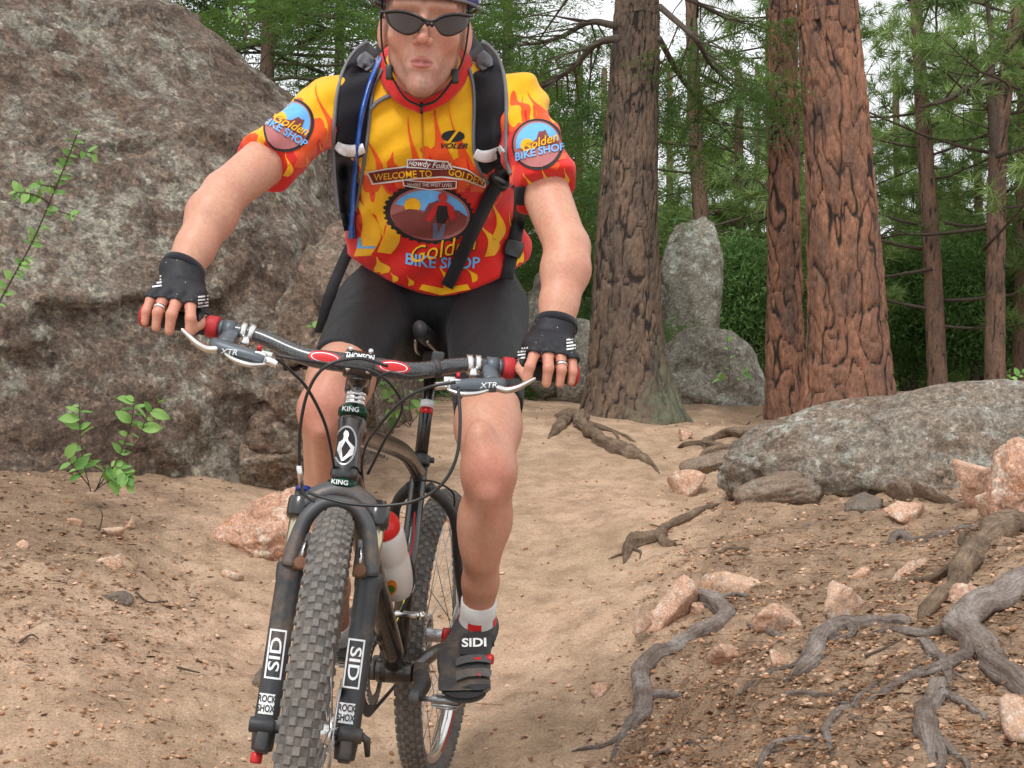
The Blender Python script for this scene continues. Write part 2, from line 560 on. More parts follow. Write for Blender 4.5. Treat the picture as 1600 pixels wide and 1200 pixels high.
_extra = np.array([[0, 1.2, 0.30], [-2.5, 1.2, 0.45], [2.5, 1.2, 0.55], [0, -2, -0.1], [-4, -2, 0.2], [4, -2, 0.3],
                   [0, 12, 2.1], [3, 12, 2.15], [8, 12, 2.2], [-8, 9, 2.2], [-8, 4, 1.5], [8, 5, 1.6], [0, 20, 2.9], [10, 20, 2.9], [-12, 20, 3.2],
                   [0, 40, 4.0], [25, 40, 4.0], [-25, 40, 4.0], [0, 150, 7.0], [80, 150, 7.0], [-80, 150, 7.0], [25, 0, 1.6], [-25, 0, 1.6]])
_cp = np.vstack([_cp, _extra])

def _tps_fit(XY, Z, lam=1e-4):
    n = len(XY)
    r2 = ((XY[:, None] - XY[None]) ** 2).sum(-1)
    K = 0.5 * r2 * np.log(r2 + 1e-12)
    Pm = np.hstack([np.ones((n, 1)), XY])
    A = np.zeros((n + 3, n + 3)); A[:n, :n] = K + lam * np.eye(n); A[:n, n:] = Pm; A[n:, :n] = Pm.T
    return np.linalg.solve(A, np.concatenate([Z, np.zeros(3)]))
_tw = _tps_fit(_cp[:, :2], _cp[:, 2])

def ground_base(x, y):
    x = np.asarray(x, float); y = np.asarray(y, float)
    out = np.empty(x.size)
    xy = np.stack([x.ravel(), y.ravel()], 1)
    for s in range(0, len(xy), 40000):
        q = xy[s:s + 40000]
        r2 = ((q[:, None] - _cp[None, :, :2]) ** 2).sum(-1)
        out[s:s + 40000] = (0.5 * r2 * np.log(r2 + 1e-12)) @ _tw[:-3] + _tw[-3] + q @ _tw[-2:]
    return out.reshape(x.shape)

def ground_z(x, y):
    x = np.asarray(x, float); y = np.asarray(y, float)
    z = ground_base(x, y).ravel()
    q = np.stack([x.ravel(), y.ravel(), np.zeros(x.size)], 1)
    px = q[:, 0] / np.maximum(q[:, 1], .5) * FPX + 800
    rough = 0.35 + 0.65 * smooth01(px, 930, 1080) + 0.25 * smooth01(-px, -420, -250)
    z = z + 0.030 * rough * fbm(q * 3.1, 3, 5) + 0.012 * rough * fbm(q * 14, 3, 9)
    return z.reshape(x.shape)

def GP(px, py, lift=0.0):
    """where the sight line through a photograph pixel meets the ground"""
    dirv = P(px, py, 1.0) - CAM
    t = np.concatenate([np.linspace(1.6, 9, 500), np.linspace(9.05, 40, 200)])
    pts = CAM + t[:, None] * dirv
    g = pts[:, 2] - ground_base(pts[:, 0], pts[:, 1])
    k = np.argmax(g < 0)
    if g[k] >= 0: k = len(t) - 1
    a = t[k] if k == 0 else t[k - 1] + (t[k] - t[k - 1]) * g[k - 1] / (g[k - 1] - g[k] + 1e-12)
    p = CAM + a * dirv
    p[2] = ground_z(p[0:1], p[1:2])[0] + lift
    return p, a

def build_ground():
    nr, nc = 520, 560
    d = 0.6 * (260 / 0.6) ** np.linspace(0, 1, nr) ** 1.25
    ang = np.linspace(-1, 1, nc)
    tanv = np.sign(ang) * (0.62 * np.abs(ang) + 1.3 * np.abs(ang) ** 4)
    Y, T = np.meshgrid(d, tanv, indexing='ij')
    X = T * (Y + 0.8)
    Z = ground_z(X, Y)
    q = np.stack([X.ravel(), Y.ravel(), np.zeros(X.size)], 1)
    fine = smooth01(-q[:, 1], -9, -5).reshape(X.shape)
    Z += 0.006 * fine * fbm(q * 45, 2, 21).reshape(X.shape)
    V = np.stack([X, Y, Z], -1).reshape(-1, 3)
    i = np.arange(nr * nc).reshape(nr, nc)
    F = np.stack([i[:-1, :-1], i[:-1, 1:], i[1:, 1:], i[1:, :-1]], -1).reshape(-1, 4)
    me = mesh_from('ground', V, F, M_GROUND)
    px, py, dd = to_px(V)
    lit = 0.62 * smooth01(px + 0.35 * (py - 900), 985, 1130) + 0.55 * smooth01(-py, -690, -640)
    lit += 0.40 * smooth01(-px, -420, -120) * smooth01(-py, -1000, -850) + 0.3 * smooth01(-py, -960, -840) * smooth01(-px, -470, -380)
    a = me.attributes.new('litter', 'FLOAT', 'POINT')
    a.data.foreach_set('value', np.clip(lit, 0, 1).astype(np.float32))
    o = put('ground', me)
    tag(o, 'tan dirt trail and stony forest floor sloping up between the boulders', kind='structure')
build_ground()

_ICO = {}
def ico(sub):
    if sub not in _ICO:
        bm = bmesh.new(); bmesh.ops.create_icosphere(bm, subdivisions=sub, radius=1.0)
        bm.verts.index_update()
        _ICO[sub] = (np.array([v.co[:] for v in bm.verts]), np.array([[v.index for v in f.verts] for f in bm.faces]))
        bm.free()
    return _ICO[sub]

# ------------------------------------------------------------------ loose grit, chips and needles
def scatter_bits(name, label, cat, n, size, mat, kind, seed, where):
    r = np.random.default_rng(seed)
    px = r.uniform(-160, 1800, n * 3); py = 640 + 720 * r.random(n * 3) ** 0.85
    keep = r.random(n * 3) < where(px, py)
    px, py = px[keep][:n], py[keep][:n]
    d = np.interp(py, [640, 700, 770, 850, 900, 1000, 1100, 1200, 1260, 1360], [8, 6.9, 5.9, 5.0, 4.6, 4.0, 3.5, 3.1, 2.9, 2.5])
    d = d * (1 - 0.12 * smooth01(np.abs(px - 850), 150, 800))
    pts = CAM + d[:, None] * ((px[:, None] - 800) / FPX * _R + (600 - py[:, None]) / FPX * _U + _F)
    x, y = pts[:, 0], pts[:, 1]
    z = ground_z(x, y)
    c = np.stack([x, y, z], 1)
    m = len(c)
    s = size[0] * (size[1] / size[0]) ** (r.random(m) ** 2.2)
    if kind == 'stone':
        T, Ft = ico(1)
    elif kind == 'chip':
        T = np.array([[1, .1, .1], [.2, .5, 0], [-1, .15, .1], [-.3, -.45, .05], [.1, 0, .12]], float)
        Ft = np.array([[0, 1, 4], [1, 2, 4], [2, 3, 4], [3, 0, 4]])
    else:
        T = np.array([[1, .035, .1], [-1, .03, 0.02], [-1, -.03, 0.02], [1, -.035, .1], ], float)
        Ft = np.array([[0, 1, 2], [0, 2, 3]])
    V = np.repeat(T[None], m, 0) * (s[:, None, None]) 
    V = V * (1 + r.uniform(-.25, .25, V.shape)) if kind != 'needle' else V
    a = r.uniform(0, 2 * np.pi, m); ca, sa = np.cos(a), np.sin(a)
    if kind == 'stone':
        V = V * r.uniform(.55, 1.25, (m, 1, 3))
        A3 = r.normal(size=(m, 3, 3)); Qr, _ = np.linalg.qr(A3); V = np.einsum('mij,mkj->mki', Qr, V) * np.array([1, 1, .7])
    R = np.zeros((m, 3, 3)); R[:, 0, 0] = ca; R[:, 0, 1] = -sa; R[:, 1, 0] = sa; R[:, 1, 1] = ca; R[:, 2, 2] = 1
    if kind != 'stone':
        tl = r.normal(0, .5 if kind == 'chip' else .2, m)
        Rx = np.zeros((m, 3, 3)); Rx[:, 0, 0] = 1; Rx[:, 1, 1] = np.cos(tl); Rx[:, 1, 2] = -np.sin(tl); Rx[:, 2, 1] = np.sin(tl); Rx[:, 2, 2] = np.cos(tl)
        R = R @ Rx
    V = np.einsum('mij,mkj->mki', R, V)
    V += c[:, None] + np.array([0, 0, 1]) * (s * (0.25 if kind == 'stone' else 0.12))[:, None, None]
    F = (Ft[None] + (np.arange(m) * len(T))[:, None, None]).reshape(-1, 3)
    me = mesh_from(name, V.reshape(-1, 3), F, mat, False)
    at = me.attributes.new('tint', 'FLOAT', 'POINT')
    at.data.foreach_set('value', np.repeat(r.random(m), len(T)).astype(np.float32))
    tag(put(name, me), label, cat, kind='stuff')

def m_bits(name, a, b, c):
    m = NT(name)
    col = m.ramp(m.attr('tint', 'Fac'), [(0, a), (0.5, b), (1, c)])
    m.set(m.mix(0.6, col, m.ramp(m.noise(90, 3), [(0.3, 0.7), (0.7, 1.2)]), 'MULTIPLY'), 0.9, 0, 0.2)
    return m.m
_w_all = lambda px, py: 0.35 + 0.65 * smooth01(px, 900, 1050) + 0.3 * smooth01(-px, -400, -100)
_w_lit = lambda px, py: 0.04 + 0.96 * smooth01(px + 0.35 * (py - 900), 960, 1130) + 0.95 * smooth01(-px, -470, -200) * smooth01(-py, -1120, -930) + 0.5 * smooth01(-py, -700, -650)
scatter_bits('gravel', 'small tan and pink gravel strewn over the dirt', 'gravel', 16000, (0.0018, 0.010), m_bits('gravel', lin(150, 112, 84), lin(196, 156, 124), lin(214, 182, 156)), 'stone', 3, _w_all)
scatter_bits('bark_chips', 'brown bark chips littering the banks beside the trail', 'bark chips', 19000, (0.003, 0.017), m_bits('bark_chips', lin(84, 62, 46), lin(136, 100, 74), lin(176, 132, 100)), 'chip', 4, _w_lit)
scatter_bits('needle_litter', 'dry brown pine needles lying on the forest floor', 'needles', 12000, (0.018, 0.05), m_bits('needle_litter', lin(88, 66, 50), lin(130, 96, 68), lin(160, 124, 92)), 'needle', 5, _w_lit)

# ================================================================== ROCKS
def facets(p, cell, seed):
    """each cell of the rock is a plane tilted its own way: broken ledges and faces"""
    q = np.asarray(p, float) / cell
    i = np.floor(q).astype(np.int64)
    best = np.full(len(q), 99.0); val = np.zeros(len(q))
    for dx in (-1, 0, 1):
        for dy in (-1, 0, 1):
            for dz in (-1, 0, 1):
                c = i + [dx, dy, dz]
                o = np.stack([_hash(c[:, 0], c[:, 1], c[:, 2], seed + k) * .5 + .5 for k in range(3)], 1)
                v = q - (c + o)
                d = (v ** 2).sum(1)
                g = np.stack([_hash(c[:, 0], c[:, 1], c[:, 2], seed + 5 + k) for k in range(3)], 1)
                h = (v * g).sum(1) + .5 * _hash(c[:, 0], c[:, 1], c[:, 2], seed + 9)
                n = d < best
                best = np.where(n, d, best); val = np.where(n, h, val)
    return val

def rock_shape(seed, sub=4, planes=16, flat=0.25, rough=0.10, k=0.10, nscale=1.6, broken=0.0):
    r = np.random.default_rng(seed)
    D, F = ico(sub)
    n = r.normal(size=(planes, 3)); n /= np.linalg.norm(n, axis=1)[:, None]
    h = r.uniform(1 - flat, 1.0, planes)
    c = np.maximum(D @ n.T, 1e-3)
    dist = h / c
    m = -k * np.log(np.exp(-np.minimum(dist, 4) / k).sum(1) + 1e-30)
    V = D * m[:, None]
    V = V + D * (rough * fbm(V * nscale + seed, 5, seed))[:, None] + D * (rough * .35 * fbm(V * nscale * 5 + seed, 3, seed + 3))[:, None]
    if broken: V = V + D * (broken * facets(V * np.array([1, 1, 1.8]), .8, seed) + broken * .4 * facets(V * np.array([1, 1, 1.5]), .3, seed + 7))[:, None]
    return V, F

def rock(name, label, px, py, w, h, mat, seed, d=None, deep=0.8, sink=0.3, tilt=0.0, sub=4, cat='rock', **kw):
    """rock whose visible outline spans w x h photograph pixels round (px, py); its foot is sunk in the soil"""
    if d is None:
        b, t = GP(px, py + h * 0.42)
        d = t
    s = d / FPX
    V, F = rock_shape(seed, sub, **kw)
    V = V - (V.max(0) + V.min(0)) / 2
    V = V / (V.max(0) - V.min(0))
    hh = h * (1 + sink)
    V = V * np.array([w, min(w, h * 2.2) * deep, hh]) * s
    if tilt:
        c_, s_ = math.cos(tilt), math.sin(tilt)
        V = V @ np.array([[c_, 0, s_], [0, 1, 0], [-s_, 0, c_]]).T
    c = P(px, py + h * sink * 0.5, d) + np.array([0, min(w, h * 2.2) * deep * s * 0.35, 0])
    V = V + c
    me = mesh_from(name, V, F, mat)
    base = (float(c[0]), float(c[1]), float(V[:, 2].min()))
    o = put(name, me, loc=base)
    return tag(o, label, cat)

# the huge boulder on the left: planes through points of its faces
def plane_rock(name, label, mat, center, faces, box, sub=6, rough=0.06, k=0.06, seed=1, cat='boulder', fine=0.018):
    D, F = ico(sub)
    c = np.asarray(center, float)
    dist = np.full((len(D), 0), 0.0)
    for (a, b, e) in faces:
        n = np.cross(np.asarray(b) - a, np.asarray(e) - a); n /= np.linalg.norm(n)
        h = (np.asarray(a) - c) @ n
        if h < 0: n, h = -n, -h
        dist = np.hstack([dist, (h / np.maximum(D @ n, 1e-3))[:, None]])
    dist = np.hstack([dist, np.full((len(D), 1), box)])
    kk = k * 3
    m = -kk * np.log(np.exp(-np.minimum(dist, 20) / kk).sum(1) + 1e-300)
    V = D * m[:, None]
    strat = fbm((V + c) * np.array([1.3, 1.3, 2.0]), 5, seed)
    V = V + D * (rough * 2.0 * strat)[:, None]
    V = V + D * (fine * fbm((V + c) * 7, 4, seed + 5))[:, None]
    W = (V + c) + .12 * np.stack([fbm((V + c) * 2, 2, seed + k) for k in (21, 22, 23)], 1)
    V = V + D * (.055 * facets(W * np.array([1, 1, 1.5]), .75, seed) + .022 * facets(W * np.array([1, 1, 1.4]), .26, seed + 30) + .008 * facets(W, .09, seed + 60))[:, None]
    V = V + c
    me = mesh_from(name, V, F, mat)
    o = put(name, me, loc=(float(c[0]), float(c[1]), float(V[:, 2].min())))
    return tag(o, label, cat)

plane_rock('boulder', 'huge grey brown lichen-covered boulder leaning over the trail at the left', M_BOULDER, P(100, 420, 6.9), [
    (P(-400, 690, 4.35), P(470, 600, 5.45), P(250, 0, 6.3)),
    (P(290, -10, 6.3), P(475, 125, 6.0), P(520, 200, 7.6)),
    (P(475, 120, 6.0), P(560, 330, 6.0), P(600, 330, 8.0)),
    (P(560, 300, 6.0), P(560, 700, 5.9), P(640, 500, 8.0)),
    (P(-400, 640, 4.35), P(450, 520, 5.45), P(100, 830, 5.1)),
    (P(290, -40, 6.3), P(-200, -330, 6.6), P(0, -300, 9.0)),
    ], 3.6, sub=7, rough=0.028, seed=3, fine=0.010)

for a in [
    ('rock_ledge', 'brown rock ledge below the big boulder behind the rider', 445, 600, 270, 230, M_LEDGE, 21, 5.55, 1.0, .25, .6),
    ('rock_ledge', 'rough brown granite block under the rider\'s raised arm', 505, 410, 200, 220, M_LEDGE, 25, 5.6, 1.0, .3, .2),
    ('rock', 'broad pink layered rock slab left of the bike\'s fork', 395, 826, 235, 160, M_PINKSLAB, 35, 4.62, .7, .2, .08),
    ('rock', 'brown stone block just above the pink slab', 440, 706, 150, 100, M_LEDGE, 33, 5.5, 1.0, .3, .1),
    ]:
    rock(*a[:8], d=a[8], deep=a[9], sink=a[10], tilt=a[11], sub=6, rough=.05, planes=11, flat=.4, k=.05, broken=.09)

for a in [  # label, px, py, w, h, material, seed, depth (None: on the ground), deep, sink, tilt
    ('long low grey boulder with lichen below the big orange pine', 1450, 700, 620, 205, M_SLAB, 48, 5.2, .6, .10, -.16, 6),
    ('brown foot of the low boulder at the trail edge', 1225, 768, 150, 66, M_GREYSTONE, 42, 5.1, .8, .3, -.1, 5),
    ('tall grey standing boulder between the tree trunks', 1080, 432, 112, 210, M_GREYROCK, 49, 12.5, 1.0, .3, .02, 5),
    ('rounded grey boulder behind the dark fir trunk', 1110, 585, 215, 160, M_GREYROCK, 44, 9.8, .9, .25, .12, 5),
    ('grey rock showing beside the rider\'s hip', 862, 480, 90, 130, M_GREYROCK, 45, 9.5, .9, .6, 0, 4),
    ('grey rock behind the rider\'s gloved right-hand side, left of the fir', 915, 548, 90, 110, M_GREYROCK, 46, 9.2, .9, .5, 0, 4),
    ('pinkish boulder cut by the right edge of the picture', 1608, 742, 110, 120, M_PINKSLAB, 50, 4.0, .8, .2, .05, 5),
    ]:
    rock('boulder', a[0], a[1], a[2], a[3], a[4], a[5], a[6], d=a[7], deep=a[8], sink=a[9], tilt=a[10], sub=a[11], cat='boulder', rough=.06, flat=.07, planes=34, k=.16, broken=.045)

STONES = [
    ('tall pink slab standing above the kinked grey root', 1052, 945, 72, 100, M_PINK, 51, 4.2, .5),
    ('pale fragment leaning against the tall pink slab', 1006, 966, 30, 36, M_PALE, 52, 4.15, .2),
    ('sharp pink and grey wedge of rock on the right bank', 1153, 915, 108, 74, M_PALE, 53, 4.35, -.6),
    ('flat pink stone below the sharp wedge', 1222, 966, 92, 48, M_PINK, 54, None, -.2),
    ('cream and orange angular rock in the bark litter', 1320, 932, 82, 54, M_PALE, 55, None, -.2),
    ('small pink stone above the cream rock', 1347, 898, 34, 26, M_PINK, 56, None, .1),
    ('upright pale pink rock wedged beside the upper root', 1420, 898, 56, 70, M_PALE, 57, 4.0, .4),
    ('flat pink stone lying on the upper trail', 1076, 752, 58, 38, M_PINK, 58, None, -.1),
    ('low grey tan rock at the end of the roots', 1112, 723, 100, 50, M_GREYSTONE, 59, None, .05),
    ('large salmon pink rock among the roots at right', 1532, 950, 150, 80, M_PINK, 60, 3.45, -.25),
    ('flat pink triangular stone in front of the low boulder', 1424, 797, 82, 34, M_PINK, 61, None, -.15),
    ('light pink block under the low boulder\'s right end', 1524, 752, 80, 66, M_PINK, 62, 4.7, .15),
    ('small orange stone leaning on the light pink block', 1554, 788, 40, 44, M_PINK, 63, 4.45, -.4),
    ('grey brown stone tucked under the low boulder', 1480, 772, 100, 48, M_GREYSTONE, 64, 4.85, 0),
    ('mossy brown stone in the hollow under the low boulder', 1424, 760, 74, 32, M_GREYSTONE, 65, 5.0, 0),
    ('small pink stone below the flat pink stone', 1134, 1022, 50, 32, M_PINK, 66, None, .1),
    ('little round pink stone beside the sloping grey root', 1222, 1032, 36, 34, M_PINK, 67, None, 0),
    ('tan stone at the lower right edge', 1592, 1116, 50, 58, M_PALE, 68, None, .1),
    ('half-buried tan stone at the foot of the right bank', 938, 1078, 36, 22, M_PINK, 69, None, 0),
    ('dark rough clod below the low boulder', 1352, 783, 62, 30, M_DARKSTONE, 70, 5.0, 0),
    ('small grey pebble left of the cream rock', 1292, 988, 22, 16, M_GREYSTONE, 71, None, 0),
    ('small tan stone right of the tall pink slab', 1098, 953, 40, 26, M_PINK, 72, None, .2),
    ('orange brown stone in the left bank', 166, 880, 44, 36, M_PINK, 73, None, .2),
    ('flat tan stone nearest the leafy shrub', 112, 818, 36, 18, M_PINK, 74, None, 0),
    ('pale pointed stone right of the flat tan one', 178, 831, 40, 24, M_PALE, 75, None, -.3),
    ('small tan stone set high in the left bank', 203, 815, 16, 20, M_PALE, 76, None, .4),
    ('small pink stone at the far left of the bank', 32, 852, 22, 18, M_PINK, 77, None, 0),
    ('flat pale stone just below the pink slab', 362, 898, 36, 16, M_PALE, 78, None, 0),
    ('dark flat stone half buried in the left bank', 180, 935, 56, 24, M_DARKSTONE, 79, None, .15),
    ('grey stone showing left of the fork leg', 406, 1062, 28, 36, M_DARKSTONE, 80, None, 0),
    ('small brown rock at the foot of the fir trunk', 1072, 677, 22, 18, M_PINK, 81, None, 0),
    ('dark stone beside the low boulder\'s left tip', 1156, 738, 46, 40, M_GREYSTONE, 82, None, .3),
    ]
for (lab, px, py, w, h, mat, sd, d, tl) in STONES:
    if d and px > 980: d *= .92
    rock('rock', lab, px, py, w, h, mat, sd, d=d, deep=.8, sink=.3, tilt=tl, sub=4, rough=.06, planes=9, flat=.45, k=.04, broken=.06)

# ================================================================== ROOTS
def root(label, pts, w, mat=M_ROOT, lift=0.3, seed=0, name='exposed_root', forks=3):
    """root running over the soil through photograph points; w = widths in pixels"""
    pts = np.asarray(pts, float)
    lift = lift - .22
    w = np.interp(np.linspace(0, 1, len(pts)), np.linspace(0, 1, len(np.atleast_1d(w))), np.atleast_1d(w))
    q = spline(np.column_stack([pts, w]), 7)
    C, R = [], []
    for (px, py, ww) in q:
        p, t = GP(px, py)
        r = ww / 2 * t / FPX
        p[2] += r * lift
        C.append(p); R.append(r)
    C = np.array(C); R = np.array(R)
    ee = np.linspace(0, 1, len(C)); ends = .35 + .65 * smooth01(np.minimum(ee * 1.4, (1 - ee)), 0, .16)
    C[:, 2] -= R * (1 - ends) * 1.1
    C = spline(C[::2] if len(C) > 12 else C, 8)
    R = np.interp(np.linspace(0, 1, len(C)), np.linspace(0, 1, len(R)), R * ends)
    arc = np.concatenate([[0], np.cumsum(np.linalg.norm(np.diff(C, axis=0), axis=1))])
    kq = arc[:, None] * np.array([[9, 0, 0]]) + seed * 7.3
    C = C + 0.5 * R[:, None] * np.stack([fbm(kq, 2, seed), fbm(kq + 9, 2, seed + 1), .5 * fbm(kq + 5, 2, seed + 2)], 1)
    R = R * (1 + 0.16 * fbm(kq * 1.3, 3, seed + 2))
    sg = 22
    paths = [(C, R, arc)]
    rg = np.random.default_rng(seed + 500)
    if arc[-1] > .25:                                                # thinner roots leaving it and diving into the soil
        for _ in range(forks):
            i = int(rg.uniform(.15, .9) * (len(C) - 1)); tn = C[min(i + 1, len(C) - 1)] - C[i - 1]; tn[2] = 0; tn /= np.linalg.norm(tn) + 1e-9
            an = rg.choice([-1, 1]) * rg.uniform(.5, 1.0); L = R[i] * rg.uniform(6, 15)
            dv = np.array([tn[0] * math.cos(an) - tn[1] * math.sin(an), tn[0] * math.sin(an) + tn[1] * math.cos(an), 0])
            t = np.linspace(0, 1, 16)
            q = C[i] + dv * (L * t)[:, None] + np.array([-dv[1], dv[0], 0]) * (L * .18 * np.sin(t * rg.uniform(2.5, 5)))[:, None]
            rb = R[i] * rg.uniform(.35, .6) * (1 - .8 * t)
            gz = ground_z(q[:, 0], q[:, 1]) + rb * .25 - .8 * R[i] * smooth01(t, .7, 1)
            q[:, 2] = C[i, 2] * (1 - smooth01(t, 0, .25)) + gz * smooth01(t, 0, .25)
            paths.append((q, rb, np.linspace(0, L, 16)))
    C0 = C[0].copy(); Vq, Fq, gq, nv = [], [], [], 0
    for (C, R, arc) in paths:
        V, F = tube(C, R, sg)
        rr = np.repeat(R, sg); cc = np.repeat(C, sg, 0); al = np.repeat(arc, sg); th = np.tile(np.linspace(0, 2 * np.pi, sg, endpoint=False), len(C))
        dirs = (V - cc) / (rr[:, None] + 1e-9)
        g = np.stack([np.cos(th) * 1.5, np.sin(th) * 1.5, al * 5], 1)
        lobes = .26 * fbm(g + seed, 3, seed) + .13 * fbm(g * np.array([3.2, 3.2, 2.0]) + seed, 3, seed + 4) + .06 * fbm(V * 90, 2, seed + 1)
        V = V + dirs * (rr * lobes)[:, None]
        Vq.append(V); Fq += [tuple(i + nv for i in f) for f in F]; nv += len(V); gq.append(np.stack([np.cos(th) * 2.6, np.sin(th) * 2.6, al * 9], 1))
    V, F, grain, C = np.vstack(Vq), Fq, np.vstack(gq), C0[None]
    me = mesh_from(name, V, F, mat)
    me.attributes.new('grain', 'FLOAT_VECTOR', 'POINT').data.foreach_set('vector', grain.astype(np.float32).ravel())
    o = put(name, me, loc=tuple(float(v) for v in C[0]))
    return tag(o, label, 'root', 'tree roots laid bare on the right bank')

root('kinked grey root bent back on itself on the right bank', [(1057, 975), (1062, 958), (1092, 952), (1136, 968), (1110, 988), (1066, 1003), (1027, 1025), (1006, 1052), (1007, 1097), (985, 1132), (952, 1182)], [22, 28, 28, 30, 30, 22], seed=1, lift=.5)
root('smooth grey root sloping down to the left across the bank', [(1436, 952), (1394, 961), (1359, 978), (1316, 993), (1281, 1018), (1264, 1042), (1224, 1064)], [22, 26, 28, 30, 26], seed=2, lift=.5)
root('thick dark root arching along the upper right edge', [(1436, 953), (1464, 930), (1500, 902), (1540, 862), (1575, 838), (1640, 822)], [22, 34, 44, 50], M_ROOTBROWN, seed=3, lift=.7)
root('thin pale root curving down to the lower edge', [(1388, 1056), (1346, 1080), (1324, 1111), (1298, 1150), (1296, 1181), (1303, 1220)], [10, 14, 14, 13], seed=4, lift=.6)
root('split grey root stub pointing straight down', [(1466, 1055), (1456, 1082), (1442, 1108), (1452, 1150), (1458, 1200)], [22, 30, 34, 34], seed=5, lift=.45)
root('thickest grey root, elbow-shaped at the right edge', [(1640, 915), (1590, 935), (1552, 950), (1506, 972), (1532, 1004), (1574, 1036), (1640, 1062)], [54, 56, 50, 46, 52], seed=6, lift=.6)
root('short grey root between the elbow root and the split stub', [(1429, 988), (1451, 1014), (1469, 1036), (1488, 1064)], [14, 20, 16], seed=7, lift=.4)
root('thin twisting root below the flat pink stone', [(1167, 978), (1197, 992), (1240, 1007)], [7, 10, 6], seed=8, lift=.6)
root('knobbly root below the dark fir trunk', [(856, 684), (876, 668), (897, 650), (908, 668), (935, 690), (975, 706), (1002, 716), (1036, 737)], [16, 20, 22, 22, 14], M_ROOTBROWN, seed=9, lift=.6)
root('dark root hooked over the trail bank', [(1135, 788), (1085, 802), (1036, 818), (1018, 838), (984, 852), (970, 886)], [9, 14, 20, 26, 12], M_ROOTBROWN, seed=10, lift=.5)
root('short stub beside the hooked root', [(1028, 826), (1040, 840), (1056, 838)], [16, 15, 12], M_ROOTBROWN, seed=11, lift=.6)
root('upper pale root of the knot below the orange pines', [(1092, 690), (1125, 684), (1165, 692), (1198, 702), (1228, 690)], [12, 16, 18, 16], M_ROOTBROWN, seed=12, lift=.7)
root('middle root of the knot below the orange pines', [(1060, 692), (1105, 700), (1150, 708), (1190, 722)], [10, 14, 16, 12], M_ROOTBROWN, seed=13, lift=.6)
root('lowest root of the knot below the orange pines', [(1090, 716), (1130, 710), (1165, 716), (1200, 726)], [10, 16, 14], M_ROOTBROWN, seed=14, lift=.6)
root('slender root lying across the upper right bank', [(1392, 856), (1404, 834), (1436, 842), (1482, 836), (1540, 822), (1620, 812)], [14, 14, 12, 10, 10], seed=15, lift=.5)
root('short pale root curling in front of the low boulder', [(1254, 834), (1274, 814), (1302, 805)], [9, 11, 7], seed=16, lift=.6)
root('dark twig lying beside the sharp wedge of rock', [(1106, 886), (1140, 872), (1178, 868)], [5, 8, 6], M_ROOTBROWN, seed=17, lift=.7)
root('buried root end showing left of the thin pale root', [(1212, 1096), (1250, 1084), (1300, 1078), (1340, 1066)], [8, 12, 10, 8], seed=18, lift=.2)
root('faint root half buried at the bottom of the bank', [(1010, 1172), (1060, 1156), (1112, 1140)], [9, 11, 7], seed=19, lift=.1)
root('small grey root knob left of the split stub', [(1326, 1136), (1336, 1146), (1346, 1156)], [11, 14, 12], seed=20, lift=.5)
root('hump of half-buried root at the very bottom of the bank', [(1180, 1210), (1210, 1178), (1250, 1170), (1290, 1192)], [10, 16, 16, 10], seed=22, lift=.15)
_tw2 = np.array([P(1546, 852, 3.95), P(1548, 880, 3.8), P(1553, 918, 3.62)])
# a single stick
V_, F_ = tube(spline(_tw2, 6), np.linspace(.006, .008, 13), 8)
tag(put('stick', mesh_from('stick', V_, F_, M_ROOT), loc=tuple(_tw2[-1])), 'pale upright stick in front of the dark arching root', 'stick')

# ================================================================== TWIGS
for lab, pts, w in [
    ('dark twig lying across the left bank', [(212, 935), (232, 948), (262, 944)], .004),
    ('thin dry twig standing in the soil below the shrub', [(154, 832), (160, 805), (150, 788)], .003),
    ('short dark stick low on the left of the trail', [(276, 1056), (296, 1060), (312, 1062)], .0035),
    ('bent twig at the left edge of the trail', [(30, 1012), (48, 1009), (60, 1013)], .0035),
    ('twig lying near the top of the right bank', [(1165, 664), (1180, 655), (1196, 652)], .006),
    ('long thin twig beside the smooth sloping root', [(1352, 1030), (1385, 1015), (1410, 1010)], .0035)]:
    q = np.array([GP(a, b, .012)[0] for a, b in pts])
    if 'standing' in lab: q = np.array([P(a, b, GP(*pts[0])[1] - .01) for a, b in pts])
    V_, F_ = tube(spline(q, 6), np.linspace(w, w * .5, 13), 7)
    tag(put('twig', mesh_from('twig', V_, F_, M_BRANCH), loc=tuple(float(v) for v in q[0])), lab, 'twig')

